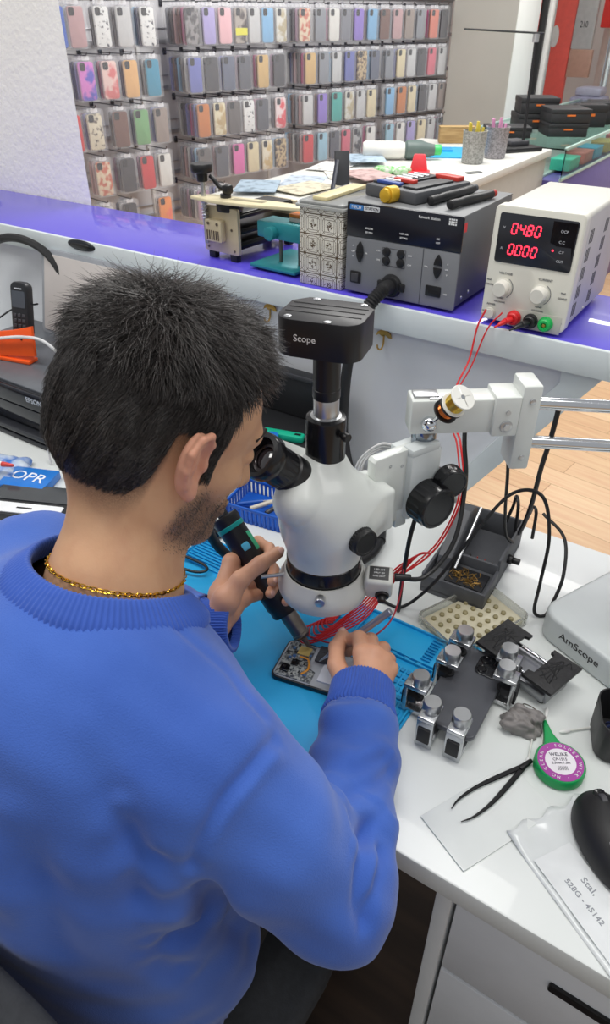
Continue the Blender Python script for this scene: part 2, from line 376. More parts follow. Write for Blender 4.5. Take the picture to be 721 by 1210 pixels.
ROWS = [(1.57, [[(-0.004, 'blue'), (0.088, 'rose'), (0.212, 'printwhite'), (0.324, 'clear'), (0.448, 'printwhite')], [(0.7, 'wavy'), (0.80, 'lilac'), (0.9, 'palepink'), (1.0, 'yellowband'), (1.09, 'clear'), (1.18, 'skyblue'), (1.275, 'ringclear')], [(1.448, 'floral'), (1.568, 'greyclear'), (1.676, 'white'), (1.772, 'grey'), (1.88, 'violet'), (1.996, 'skyblue'), (2.108, 'brown'), (2.224, 'rose'), (2.336, 'taupe'), (2.444, 'greyclear'), (2.58, 'coral'), (2.684, 'dark')]]),
(1.37, [[(0.1, 'lilacmarble'), (0.216, 'pinkmarble'), (0.328, 'apricot'), (0.448, 'tealblue')], [(0.696, 'periwinkle'), (0.8, 'dark'), (0.908, 'slate'), (1.016, 'charcoal'), (1.14, 'gold'), (1.256, 'dark')], [(1.492, 'gold'), (1.6, 'greyclear'), (1.704, 'clear'), (1.812, 'periwinkle'), (1.92, 'leopard'), (2.036, 'slate'), (2.168, 'greyclear'), (2.28, 'cream'), (2.38, 'clear'), (2.484, 'dark'), (2.588, 'pink'), (2.696, 'clear')]]),
(1.17, [[(-0.004, 'red'), (0.104, 'printcream'), (0.24, 'brown'), (0.356, 'green'), (0.468, 'taupe')], [(0.728, 'orange'), (0.832, 'ringcream'), (0.932, 'taupedark'), (1.03, 'printwhite'), (1.13, 'charcoal'), (1.26, 'redwhite')], [(1.472, 'clear'), (1.592, 'violet'), (1.712, 'teal'), (1.82, 'ringclear'), (1.92, 'clear'), (2.02, 'cream'), (2.196, 'skyblue'), (2.31, 'orange'), (2.414, 'cream'), (2.522, 'dark'), (2.628, 'clear'), (2.732, 'taupe')]]),
(0.97, [[(0.112, 'floral'), (0.248, 'dark'), (0.36, 'red'), (0.464, 'white')], [(0.715, 'taupedark'), (0.832, 'charcoal'), (0.946, 'hotpink'), (1.05, 'cream'), (1.154, 'creammarble'), (1.258, 'leopard')], [(1.476, 'red'), (1.596, 'paleblue'), (1.7, 'charcoal'), (1.8, 'pink'), (1.9, 'blackclear'), (2.028, 'white'), (2.212, 'paleblue'), (2.32, 'white'), (2.428, 'lilac'), (2.54, 'cream'), (2.644, 'clear'), (2.748, 'greyclear')]]),
(0.77, [[(0.096, 'clear'), (0.228, 'dark'), (0.44, 'pinkyellow')], [(0.688, 'mauve'), (0.816, 'clear')]])]
ROWN = ['top', 'second', 'third', 'fourth', 'lowest']
ORDN = ['first', 'second', 'third', 'fourth', 'fifth', 'sixth', 'seventh', 'eighth', 'ninth', 'tenth', 'eleventh', 'twelfth', 'thirteenth', 'fourteenth', 'fifteenth', 'sixteenth', 'seventeenth', 'eighteenth', 'nineteenth', 'twentieth', '21st', '22nd', '23rd', '24th']
BEH = ['mauve', 'slate', 'brown', 'rose', 'navy', 'grey', 'skyblue', 'magenta', 'clear', 'taupedark', 'dark', 'periwinkle', 'greyclear', 'clear', 'dark']
DPTH = ['directly behind', 'second behind', 'third behind', 'fourth behind', 'fifth behind']
for ri, (z, secs) in enumerate(ROWS):
    k = 0
    for si, sec in enumerate(secs):
        for hi, (s, key) in enumerate(sec):
            pack(key, s, 0, z, f"{WORDS.get(key, key)} phone case pack, {ORDN[k]} front pack from the left in the {ROWN[ri]} row")
            nb = (5 if (hi == 0 and si > 0) else 1 if (si == 2 or hi % 3 == 2) else 2)
            for b in range(nb):
                kk = BEH[RNG.integers(len(BEH))]
                pack(kk, s, .031*(b+1), z, f"{WORDS.get(kk, kk)} phone case pack hanging {DPTH[b]} the {ORDN[k]} front pack of the {ROWN[ri]} row")
            h = G().at(DM); zt = z+.002
            h.tube([(s, .25, zt), (s, -.02, zt), (s, -.026, zt+.004), (s, -.028, zt+.012)], .0025, 6); h.box((s, .247, zt-.004), (.02, .005, .03), .001); h.build('hook', chrome_dark, wallb)
            k += 1
# ------------------------------------------------------------------ column, side wall, shopfront
g = G(); g.prism([(-2.262, 5.1), (-1.84, 5.1), (-1.95, 5.6), (-2.262, 5.6)], 0, 2.8, .004); struct(g.build('column', grey_paint))
g = G(); g.prism([(-1.838, 5.11), (-1.985, 5.95), (-2.2, 5.95), (-2.04, 5.11)], 0, 2.8); struct(g.build('wall_right', white_paint))
FY = 6.05
black_frame = M('black_frame', (24, 24, 26), .4)
g = G(); g.box((-1.95, FY, 1.4), (.07, .09, 2.8), .004); g.box((.2, FY, 1.4), (.07, .09, 2.8), .004); g.box((-.9, FY, 2.4), (2.2, .09, .08), .004); g.box((-.9, FY, .5), (2.2, .09, .9), .004)
struct(g.build('window_1', M('window_sill_white', (224, 222, 218), .5)))
glass = M('pane_glass', (245, 250, 250), .02, trans=1., var=0, ior=1.02)
g = G(); g.box((-1.965, FY-.065, 1.4), (.045, .04, 2.8), .004); o = struct(g.build('trim_1', black_frame))
g = G(); g.box((-.9, FY, 1.65), (2.1, .006, 1.45)); wp = struct(g.build('window_2', glass))
# the mall passage beyond the glass
o = thing('red_advert_panel', 'tall red and grey advert panel standing beyond the shop window', 'sign', (-1.72, 6.9, 0))
g = G(); g.box((-.43, 0, 1.2), (.30, .06, 2.4), .01); g.build('red_board', M('advert_red', (240, 96, 84), .4), o)
g = G(); g.box((-.195, -.01, 1.85), (.16, .05, 1.1), .004); g.build('grey_board', M('advert_grey', (214, 208, 206), .4), o)
g = G(); g.box((-.185, -.012, 1.2), (.18, .05, .19), .004); g.build('tan_board', M('advert_tan', (206, 158, 138), .4), o)
g = G(); g.ell((-.42, -.035, 1.38), (.035, .004, .075)); g.build('oval_badge', M('advert_white', (240, 234, 230), .4), o)
text('210', .06, black_frame, o, TR(-.2, -.0365, 1.46, rx=PI/2), sx=.7)
o = thing('display_plinth', 'pale lilac display plinth beyond the shop window', 'plinth', (-2.06, 6.55, 0))
g = G(); g.box((0, 0, .44), (.42, .3, .88), .02); g.build('body', M('plinth_lilac', (206, 196, 216), .5), o)
g = G(); g.box((0, 0, .895), (.46, .34, .03), .006); g.build('top', M('plinth_top', (226, 220, 228), .4), o)
o = thing('shop_front_post', 'pale cream post of the neighbouring shop beyond the window', 'post', (-1.79, 7.2, 0))
g = G(); g.box((0, 0, 1.4), (.08, .12, 2.8), .01); g.build('shaft', M('post_cream', (234, 222, 212), .5), o)
g = G(); g.box((0, 0, .06), (.12, .16, .12), .01); g.build('foot', M('post_cream', (234, 222, 212), .5), o)
o = thing('red_sign', 'red sign with white drop emblem beyond the window, top right', 'sign', (-1.69, 6.9, 1.42))
g = G(); g.box((0, 0, .12), (.22, .04, .2), .01); g.build('board', M('sign_red', (220, 52, 46), .4), o)
g = G(); g.lathe([(.0005, .06), (.014, .03), (.03, -.005), (.026, -.03), (.012, -.045), (.0005, -.047)], 16, Matrix.Translation((0, -.024, .12)) @ Matrix.Scale(.12, 4, (0, 1, 0))); g.build('drop_emblem', M('advert_white', (240, 234, 230), .4), o)
g = G(); g.box((0, .02, -.69), (.05, .03, 1.44), .004); g.build('pole', chrome, o)
o = thing('passage_machine', 'pale lilac machine with a dark port beyond the window', 'machine', (-1.70, 6.62, 0))
g = G(); g.box((0, 0, .5), (.26, .26, 1.0), .03); g.build('body', M('machine_lilac', (178, 172, 196), .4), o)
g = G(); g.ell((-.03, -.13, .93), (.045, .012, .035)); g.build('port', black_frame, o)
g = G(); g.box((0, 0, 1.03), (.2, .2, .06), .02); g.build('lid', M('machine_lid', (196, 190, 208), .4), o)
g = G(); g.box((-1, 0, 1.4), (6, .1, 2.8)); o = g.build('wall_far', noise_mat('far_wall', (226, 216, 214), (240, 230, 226), 1.5, .6)); o.location = (0, 8.6, 0); struct(o)
# ================================================================== SERVICE COUNTER above the bench
purple = M('purple_laminate', (88, 76, 208), .42, var=.03, scale=4, coat=.5)
greywhite = noise_mat('grey_laminate', (214, 217, 222), (222, 225, 229), 3, .3); edge_white = M('edge_white', (214, 222, 224), .35, var=.02)
sc_ = thing('service_counter', 'long purple topped service counter with pale grey panel behind the workbench', 'counter', (0, 0, 0))
g = G(); g.box((-1.3, 1.2165, 1.08), (3.4, .263, .04), .002); g.build('counter_top', purple, sc_)
g = G(); g.box((-1.3, 1.0805, 1.079), (3.4, .009, .046), .002); g.build('edge_strip', edge_white, sc_)
XZ = Matrix.Rotation(PI/2, 4, 'X')       # (x, y, z) -> (x, -z, y): outlines in x and height
g = G().at(Matrix.Translation((0, 1.13, 0)) @ XZ); g.prism([(-3, .02), (-.3775, .02), (-.3775, .75), (-.17, 1.059), (-3, 1.059)], 0, .03); g.build('back_panel', greywhite, sc_)
g = G().at(Matrix.Translation((0, 1.0995, 0)) @ XZ); g.prism([(-.42, .752), (-.3775, .752), (-.172, 1.056), (-.2385, 1.056), (-.238, 1.03)], 0, .008, .001); g.build('diagonal_rim', edge_white, sc_)
g = G(); g.box((-1.78, 1.335, .53), (2.6, .02, 1.04), .002); g.build('customer_panel', purple, sc_)
# gold hooks stuck below the counter edge
goldp = M('gold_metal', (186, 150, 78), .35, .7)
for x, lb in ((-.815, 'small gold umbrella shaped wall hook on grey panel, left of camera box'), (-.560, 'small gold umbrella shaped wall hook on grey panel, right of camera box')):
    o = thing('wall_hook', lb, 'hook', (x, 1.0985, 1.036), 0, 'gold wall hooks')
    g = G().at(XZ); pts = [(-.016, 0)]+[(-.016+.0064*i, .004 if i % 2 else 0) for i in range(1, 5)]+[(.016, 0)]+[(.016*math.cos(a), .014*math.sin(a)) for a in (.6, 1.2, 1.57, 1.94, 2.54)]
    g.prism(pts, 0, .003, .0006); g.build('plate', goldp, o)
    g = G(); g.tube(spline([(0, -.002, .002), (0, -.003, -.014), (-.002, -.008, -.022), (-.007, -.01, -.02), (-.008, -.01, -.014)], 5), .0017, 8); g.build('prong', goldp, o)
# ================================================================== WORKBENCH
lam_white = M('white_laminate', (226, 230, 228), .28, var=.025, scale=6, coat=.15); lam_edge = M('white_edge', (222, 225, 226), .4, var=.02)
wb = thing('workbench', 'long white laminate workbench carrying the microscope and repair tools', 'desk', (0, 0, 0))
g = G(); g.box((-.95, .7455, .733), (3.5, .675, .034), .0025); g.build('tabletop', lam_white, wb)
g = G(); g.box((-.95, 1.05, .45), (3.3, .018, .3), .002); g.build('modesty_panel', lam_edge, wb)
for x in (-2.6, .7):
    g = G(); g.box((x, .745, .357), (.03, .62, .714), .002); g.build('leg_panel', lam_edge, wb)
pd = thing('drawer_cabinet', 'white drawer cabinet standing under the right end of the workbench', 'cabinet', (-.105, .0, 0))
g = G(); g.box((.010, .72, .36), (.02, .56, .70), .0015); g.box((.51, .72, .36), (.02, .56, .70), .0015); g.box((.26, .995, .36), (.5, .015, .7), .001); g.box((.26, .72, .03), (.5, .56, .02)); g.box((.26, .71, .7), (.48, .54, .018)); g.build('body', lam_edge, pd)
for (z0, z1) in ((.485, .655), (.27, .478), (.05, .263)):
    g = G(); g.box((.262, .452, (z0+z1)/2), (.474, .018, z1-z0), .0025); d = g.build('drawer', M('drawer_front', (228, 231, 234), .35, var=.02), pd)
    g = G(); g.box((.20, .441, z1-.05), (.11, .006, .016), .003); g.build('handle', M('handle_black', (20, 20, 22), .4), d)
g = G().at(Matrix.Translation((.26, .446, .679))@Matrix.Rotation(R(-18), 4, 'X')); g.box((0, 0, 0), (.476, .006, .036), .001); g.build('finger_rail', M('rail_grey', (176, 180, 184), .4), pd)
# ================================================================== MICROSCOPE
def GW(root):
    "accumulator that takes world coordinates for a part of root"
    bpy.context.view_layer.update(); return G().at(root.matrix_world.inverted())
scope_w = M('scope_enamel', (216, 220, 216), .32, var=.02, coat=.2); scope_d = M('scope_enamel_cool', (206, 212, 212), .35, var=.02)
blk = M('black_plastic', (22, 22, 24), .38, var=.1); blk_soft = M('black_rubber', (28, 28, 30), .62, var=.1); blk_gloss = M('black_anodised', (20, 20, 23), .24, var=.05)
silver = M('brushed_silver', (196, 198, 200), .3, .9, var=.04); white_print = M('white_print', (235, 235, 235), .5, var=0)
AX = Vector((-.389, .629, 0)); E_ = Vector((.382, .924, 0)); Q_ = Vector((.924, -.382, 0)); Zv = Vector((0, 0, 1))
def A_(e=0, q=0, z=0): return AX+E_*e+Q_*q+Zv*z
ms = thing('stereo_microscope', 'white trinocular stereo microscope with camera on a double bar boom stand', 'microscope', (.0, .95, .75))
# base and boom
BM = TR(-.138, .83, .75, rz=R(-24))
g = GW(ms); g.X = g.X @ BM; o_ = rr(.26, .27, .03, 6, .13, .135); g.prism(o_, 0, .048, .006, 3); base = g.build('base', scope_d, ms)
text('AmScope', .017, blk, base, ms.matrix_world.inverted() @ BM @ Matrix.Translation((.078, -.0002, .027)) @ Matrix.Rotation(PI/2, 4, 'X'), sx=1.05)
g = GW(ms); g.cyl((.051, .987, .798), (.051, .987, 1.24), .0165, bev=.003); g.cyl((.051, .987, .798), (.051, .987, .815), .03, bev=.003); g.build('post', chrome, ms)
AD = Vector((.80, .60, 0)).normalized(); AN = Vector((.6, -.8, 0)); PV = Vector((-.325, .772, 0))
blkp = PV+AD*.128; post = Vector((.051, .987, 0)); BD = (post-blkp).normalized()
def om(p, dx): return frame(p, Zv) if False else Matrix(((dx.x, -dx.y, 0, p.x), (dx.y, dx.x, 0, p.y), (0, 0, 1, p.z), (0, 0, 0, 1)))
for z in (1.1, 1.043):
    g = GW(ms); g.cyl(blkp+Zv*z, post+BD*.03+Zv*z, .0085); g.build('boom_bar', chrome, ms)
g = GW(ms); g.X = g.X @ om(post+Zv*1.07, BD); g.box((0, 0, 0), (.05, .05, .1), .008); g.build('post_clamp', scope_w, ms)
g = GW(ms); g.X = g.X @ om(blkp+Zv*1.072, AD); g.box((0, 0, 0), (.026, .046, .122), .004); e_b = g.build('end_block', scope_w, ms)
for z in (.04, -.042):
    g = GW(ms); g.X = g.X @ om(blkp+Zv*(1.072+z), AD); g.cyl((.001, -.0225, 0), (.001, -.025, 0), .0042, n=16, bev=.0008); g.build('screw', silver, e_b)
g = GW(ms); g.X = g.X @ om(PV+Zv*1.09, AD); g.box((.04, 0, 0), (.128, .036, .048), .003); arm = g.build('swing_arm', scope_w, ms)
g = GW(ms); g.X = g.X @ om(PV+Zv*1.09, AD); g.box((.099, -.001, .001), (.034, .046, .056), .003); cl = g.build('arm_clamp', scope_w, ms)
g = GW(ms); g.X = g.X @ om(PV+Zv*1.09, AD); g.cyl((.1, -.0235, -.012), (.1, -.026, -.012), .0085, n=20, bev=.001); g.cyl((.1, -.0255, -.012), (.1, -.0285, -.012), .0045, n=6); g.cyl((.1, -.0235, .008), (.1, -.026, .008), .003, n=12); g.build('lock_screw', silver, cl)
g = GW(ms); g.X = g.X @ om(PV+Zv*1.09, AD); g.box((-.004, 0, .0252), (.032, .022, .004), .001); g.box((.012, -.013, .0248), (.026, .004, .0025), .0006); g.build('end_plate', silver, arm)
g = GW(ms); g.cyl(PV+Zv*1.045, PV+Zv*1.068, .0165, bev=.001); g.build('pivot_sleeve', M('pivot_chrome', (150, 158, 168), .16, 1., scale=60, var=.4), ms)
# spool rod clamped to the arm
rod0 = PV+AD*.002-AN*-.018+Zv*1.085; RD = (Vector((.5, -.18, .62))).normalized()
g = GW(ms); g.ell(PV+AN*.021+Zv*1.083, (.0105, .0105, .0105), 16); g.cyl(PV+AN*.021+Zv*1.083, PV+AN*.021+Zv*1.083+RD*.075, .0028, n=12); g.build('spool_rod', chrome, ms)
# focus rack
Bc = PV+Vector((-.004, -.012, 0))
g = GW(ms); g.X = g.X @ om(Bc+Zv*1.0, Q_); g.box((.0, 0, -.005), (.046, .052, .1), .003); g.box((.012, -.002, .048), (.022, .048, .012), .003); g.box((.006, -.027, -.055), (.014, .02, .03), .002); rack = g.build('focus_block', scope_d, ms)
g = GW(ms); g.X = g.X @ om(A_(.092, -.004, 1.005), Q_); g.prism(rr(.04, .06, .003, 3, 0, 0), -.055, .05, .003)
plate_o = [(-.032, -.058), (.022, -.058), (.034, -.04), (.034, .052), (-.03, .052), (-.034, .048)]
g = GW(ms); g.X = g.X @ Matrix(((E_.x, 0, Q_.x, A_(.098, .008).x), (E_.y, 0, Q_.y, A_(.098, .008).y), (0, 1, 0, 1.0), (0, 0, 0, 1)))
g.prism(plate_o, -.006, .01, .002); rp = g.build('rack_plate', scope_w, ms)
for (x, y) in ((-.008, .036), (.012, .03)):
    g = GW(ms); g.X = g.X @ Matrix(((E_.x, 0, Q_.x, A_(.098, .008).x), (E_.y, 0, Q_.y, A_(.098, .008).y), (0, 1, 0, 1.0), (0, 0, 0, 1))); g.lathe([(.0024, .0098), (.0024, .0104), (.0012, .0104), (.0012, .009)], 14, Matrix.Translation((x, y, 0))); g.build('plate_screw', silver, rp)
def knob(p, d, r, L, name='knob', mat=None, par=None, teeth=26, grip=.7):
    g = GW(ms); prof = []; n = teeth*2; vs = []; fs = []
    lay = [(.78, 0, 0), (.98, .03, 0), (1, .08, 1), (1, grip, 1), (.97, grip+.04, 0), (.96, .95, 0), (.9, 1, 0), (.8, 1, 0), (.76, .97, 0)]
    for (q, t, gr) in lay:
        for i in range(n):
            a = 2*PI*i/n; rad = r*q*(.93 if (gr and i % 2) else 1); vs.append((rad*math.cos(a), rad*math.sin(a), t*L))
    for j in range(len(lay)-1):
        for i in range(n): fs.append((j*n+i, j*n+(i+1) % n, (j+1)*n+(i+1) % n, (j+1)*n+i))
    fs.append(tuple(reversed(range(n)))); fs.append(tuple((len(lay)-1)*n+i for i in range(n)))
    g.add(vs, fs, frame(p, d)); return g.build(name, mat or blk_gloss, par or ms, 30)
knob(Bc+Q_*.022+Zv*.972, Q_, .031, .034, 'focus_knob', teeth=22)
g = GW(ms); g.cyl(Bc+Q_*.02+Zv*.972, Bc+Q_*.03+Zv*.972, .02); g.build('knob_shaft', blk, ms)
knob(Bc-Q_*.024+Zv*.975, -Q_, .029, .034, 'focus_knob', M('knob_grey', (84, 88, 92), .4), teeth=26)
knob(PV+Vector((.036, .008, .998)), Vector((.80, -.58, 0)), .0215, .022, 'tension_knob', teeth=14)
g = GW(ms); g.cyl(PV+Vector((.0, .02, .998)), PV+Vector((.038, .007, .998)), .008); g.build('tension_shaft', blk, ms)
g = GW(ms); g.cyl(PV+Vector((.026, .026, .945)), PV+Vector((.026, .026, .975)), .017, bev=.002); g.build('stop_collar', blk, ms)
# optical head
f = Field((-.5, .5, .885), (-.27, .76, 1.09), .0022)
f.cone(A_(0, 0, .918), A_(0, 0, .98), .049, .052, .004)
f.cone(A_(0, 0, .975), A_(0, 0, 1.012), .053, .05, .02)
f.cone(A_(-.012, .002, .995), A_(-.05, .012, 1.03), .05, .03, .02)
RE = Vector((-.428, .547, 1.102)); ED = Vector((.30, .66, -.69)).normalized(); LE = RE-Q_*.062
for p in (RE, LE): f.cone(p+ED*.075, p+ED*.125, .0255, .034, .014)
f.cone(A_(-.003, -.006, 1.02), A_(-.005, -.012, 1.052)+Vector((.0085, .0057, 0)), .037, .03, .014)
f.ell(Matrix.Identity(4), A_(.035, .004, .985), (.05, .05, .042), .03)
hm = om(A_(.052, .01, .985), Q_)
def bx(X, Y, Z, mi=np.linalg.inv(np.array(hm))):
    x = mi[0, 0]*X+mi[0, 1]*Y+mi[0, 3]; y = mi[1, 0]*X+mi[1, 1]*Y+mi[1, 3]; z = Z+mi[2, 3]
    qx = np.abs(x)-.026; qy = np.abs(y)-.026; qz = np.abs(z)-.026
    return np.sqrt(np.maximum(qx, 0)**2+np.maximum(qy, 0)**2+np.maximum(qz, 0)**2)+np.minimum(np.maximum(np.maximum(qx, qy), qz), 0)-.006
f.put(bx, np.array(A_(.052, .01, .985))-.06, np.array(A_(.052, .01, .985))+.06, .012)
v, F_ = f.mesh(); v = relax(v, F_, 2, .4); v = v-np.array(ms.location); npmesh('optical_head', v, F_, [scope_w], ms)
knob(A_(.012, .047, .978), Q_, .0185, .026, 'zoom_knob', blk, teeth=30); knob(A_(.012, -.047, .978), -Q_, .0185, .026, 'zoom_knob', blk, teeth=30)
def eyepiece(p, vis):
    d = -ED; x = frame(p+ED*.08, d)
    g = GW(ms); g.lathe([(.0235, 0), (.0245, .004), (.0245, .03), (.0225, .032), (.0225, .036)], 40, x); g.build('eyepiece_sleeve', blk, ms)
    g = GW(ms); n = 64; vs = []; fs = []
    lay = [(.022, .034), (.0242, .036), (.0242, .056), (.0235, .058), (.0238, .06), (.0285, .066), (.0287, .076), (.0275, .08), (.022, .0805), (.019, .074), (.0175, .066)]
    for j, (r, z) in enumerate(lay):
        for i in range(n): q = r*(.965 if (j in (1, 2) and i % 2) else 1); vs.append((q*math.cos(2*PI*i/n), q*math.sin(2*PI*i/n), z))
    for j in range(len(lay)-1):
        for i in range(n): fs.append((j*n+i, j*n+(i+1) % n, (j+1)*n+(i+1) % n, (j+1)*n+i))
    g.add(vs, fs, x); ep = g.build('eyepiece', blk_gloss, ms)
    g = GW(ms); g.lathe([(.0001, .07), (.008, .0697), (.013, .068), (.0178, .0655)], 32, x, cap=False); g.build('lens', M('lens_glass', (40, 34, 38), .03, var=0, coat=1.), ep)
    g = GW(ms); g.ring((x @ Vector((0, 0, .0685))), d, .0182, .0135, .0022); g.build('lens_ring', M('lens_ring', (52, 46, 48), .2, .5), ep)
    return ep, x
ep, x_ = eyepiece(RE, 1); eyepiece(LE, 0)
mi_ = ms.matrix_world.inverted()
lines = []
for i, ch in enumerate('WF10X/20'):
    a = R(-38+i*6.5); rr_ = .0247; c = x_ @ Vector((rr_*math.sin(a), -rr_*math.cos(a), .0465)) if False else None
for i, ch in enumerate('WF10X/20'):
    d = -ED; side = d.cross(Zv).normalized(); upv = side.cross(d).normalized()
    a = R(10+i*9); nrm = (side*math.cos(a)+upv*math.sin(a)); tan = (-side*math.sin(a)+upv*math.cos(a))
    c = RE+ED*.035+nrm*.0244; mm = Matrix((tan, -d*-1 if False else d, nrm)).transposed().to_4x4()
    if mm.determinant() < 0: mm = Matrix((tan, -d, nrm)).transposed().to_4x4()
    mm.translation = c; lines.append((ch, .0046, mi_ @ mm))
textm(lines, white_print, ms, 'eyepiece_marking')
# trinocular port, adapter and camera
TP = A_(-.005, -.012, 0)+Vector((.0085, .0057, 0))
g = GW(ms); g.lathe([(.0235, 0), (.0245, .001), (.0245, .012), (.0238, .0125), (.0238, .0135), (.0245, .014), (.0245, .068), (.0238, .071), (.0175, .073), (.0175, .070)], 48, Matrix.Translation(TP+Zv*1.052)); g.build('photo_tube', blk_gloss, ms)
g = GW(ms); g.lathe([(.0186, 0), (.0186, .004), (.0155, .005), (.0155, .028), (.015, .029)], 40, Matrix.Translation(TP+Zv*1.121)); g.build('tube_ring', silver, ms)
g = GW(ms); g.lathe([(.0158, 0), (.0165, .002), (.0165, .012), (.016, .0125), (.016, .07)], 40, Matrix.Translation(TP+Zv*1.148)); g.build('adapter_tube', blk, ms)
g = GW(ms); g.cyl(TP+Vector((.02, -.004, 1.108)), TP+Vector((.031, -.007, 1.108)), .0035, n=12); g.cyl(TP+Vector((.029, -.0065, 1.108)), TP+Vector((.037, -.009, 1.108)), .0055, n=16, bev=.001); g.build('lock_screw', blk, ms)
CM = TR(TP.x-.002, TP.y, 1.208, rz=R(14))
cam_o = []
W_, H_, c_ = .096, .076, .02
cam_o = [(W_/2, -H_/2+c_), (W_/2, H_/2-c_*.8), (W_/2-c_*.8, H_/2), (-W_/2+c_*.8, H_/2), (-W_/2, H_/2-c_*.8), (-W_/2, -H_/2+c_)]+[(-W_/2+c_*(1-math.cos(a)), -H_/2+c_*(1-math.sin(a))) for a in (.4, .8, 1.2, 1.57)]+[(W_/2-c_*(1-math.cos(a)), -H_/2+c_*(1-math.sin(a))) for a in (1.57, 1.2, .8, .4)]
g = GW(ms); g.X = g.X @ CM; g.prism(cam_o, 0, .042, .0012); camb = g.build('camera_body', M('camera_black', (34, 34, 37), .42, .2, var=.08), ms, 25)
g = GW(ms); g.X = g.X @ CM
for y in (-.012, .002, .016): g.box((0, y, .0422), (.086, .0014, .0006))
g.build('top_groove', M('groove_black', (10, 10, 11), .6), camb)
for (x, y) in ((-.034, -.029), (.012, -.0335), (.034, .03), (-.022, .032)):
    g = GW(ms); g.X = g.X @ CM; g.cyl((x, y, .0415), (x, y, .0428), .0042, n=16, bev=.0004); g.cyl((x, y, .0425), (x, y, .0432), .0022, n=6); g.build('screw', silver, camb)
text('Scope', .0105, white_print, camb, mi_ @ CM @ Matrix.Translation((-.012, -H_/2-.0001, .022)) @ Matrix.Rotation(PI/2, 4, 'X'))
# objective and ring light
g = GW(ms); g.lathe([(.05, .872), (.0505, .874), (.0505, .922), (.048, .924)], 48, Matrix.Translation(AX)); g.build('objective_collar', blk_gloss, ms)
RLM = Matrix.Translation(AX)
ringmat = M('ring_light_body', (206, 206, 200), .38, var=.02)
g = GW(ms); g.lathe([(.034, .858), (.05, .858), (.06, .861), (.0625, .868), (.0625, .880), (.0585, .888), (.055, .897), (.0535, .9), (.0515, .9), (.0515, .87), (.034, .868), (.034, .858)], 56, RLM, cap=False); rl = g.build('ring_light', ringmat, ms)
g = GW(ms)
for k in range(48):
    a = 2*PI*k/48; q = .042+.006*(k % 2); g.ell((AX.x+q*math.cos(a), AX.y+q*math.sin(a), .8575), (.0022, .0022, .002), 8)
g.build('light_emitters', M('led_dot', (250, 250, 250), .2, var=0, emit=(250, 250, 255), estr=2.), rl)
RV = Vector((.832, .555, 0)); 
g = GW(ms); CB = om(AX+RV*.073+Vector((.012, -.017, .889)), Vector((.90, .43, 0)).normalized()); g.X = g.X @ CB @ Matrix.Rotation(R(18), 4, 'X'); g.box((0, 0, 0), (.038, .03, .04), .006, 3); cbx = g.build('light_control', ringmat, rl)
g = GW(ms); g.X = g.X @ CB @ Matrix.Rotation(R(18), 4, 'X'); g.box((0, .001, .0203), (.026, .02, .0006)); g.build('label_plate', blk, cbx)
lbm = mi_ @ CB @ Matrix.Rotation(R(18), 4, 'X')
textm([('LED-144', .004, lbm @ Matrix.Translation((0, .006, .0207))), ('INPUT 12V', .003, lbm @ Matrix.Translation((0, .001, .0207))), ('RING LIGHT', .003, lbm @ Matrix.Translation((0, -.004, .0207)))], white_print, cbx)
g = GW(ms); g.X = g.X @ CB @ Matrix.Rotation(R(18), 4, 'X'); g.cyl((.006, -.014, -.008), (.006, -.0185, -.008), .0095, n=24, bev=.0008); g.cyl((.006, -.018, -.008), (.006, -.026, -.008), .0062, .0055, n=20, bev=.001); g.build('dimmer_knob', blk, cbx)
sd = -RV
for nm, d in (('thumb_screw', (Vector((.2, -.9, 0))+RV*.25).normalized()), ('clamp_screw', (sd+Vector((0, -.25, 0))).normalized())):
    g = GW(ms); p = AX+d*.052+Zv*.893; g.cyl(p, p+d*(.016 if nm == 'thumb_screw' else .034), .0026, n=12)
    if nm == 'thumb_screw': g.cyl(p+d*.006, p+d*.017, .0068, n=24, bev=.001)
    g.build(nm, silver, rl)
# ================================================================== CABLES
def cord(name, pts, r, mat, label, group=None, n=12, cat='cable'):
    g = G(); b = Vector(pts[0]); g.tube([p-b for p in spline(pts, n)], r, 8); return one(g, name, mat, label, cat, group, b)
cable_blk = M('cable_black', (22, 22, 24), .45, var=.05); wire_red = M('wire_red', (214, 36, 40), .4, var=.05)
PVz = PV
cord('light_cord', [AX+RV*.095+Vector((.012, -.012, .893)), AX+RV*.13+Vector((.01, -.0, .885)), (-.255, .752, .92), (-.268, .80, .985), (-.286, .826, 1.025), (-.296, .842, 1.05), (-.304, .85, 1.074)], .0032, cable_blk, 'black ring light cord rising from the control box behind the swing arm')
g = G(); cp = AX+RV*.092+Vector((.012, -.012, .893)); g.cyl((0, 0, 0), tuple(RV*.022), .0058, .0042, n=14, bev=.001); one(g, 'cord_plug', cable_blk, 'short black plug where the cord enters the ring light control box', 'plug', None, cp)
cord('usb_cord', [(-.36, .757, .754), (-.325, .762, .7545), (-.29, .79, .80), (-.255, .83, .88), (-.222, .868, .945), (-.18, .875, .955), (-.155, .865, .9), (-.15, .858, .82), (-.148, .858, .762), (-.133, .866, .755), (-.13, .888, .765), (-.13, .92, .80), (-.15, .965, .835), (-.195, .99, .85)], .0027, cable_blk, 'long black cord looping high over the soldering stand and down to the bench')
cord('power_cord', [(-.19, .904, 1.091), (-.192, .905, 1.03), (-.198, .915, .975), (-.205, .94, .9), (-.215, .965, .84), (-.225, .985, .80)], .0036, cable_blk, 'thick black cord hanging straight down from the boom bars')
cord('thin_cable', [(-.235, .86, 1.018), (-.232, .872, .97), (-.232, .895, .9), (-.232, .93, .83), (-.225, .955, .80)], .0026, cable_blk, 'thin black cord hanging from the end block to the soldering stand')
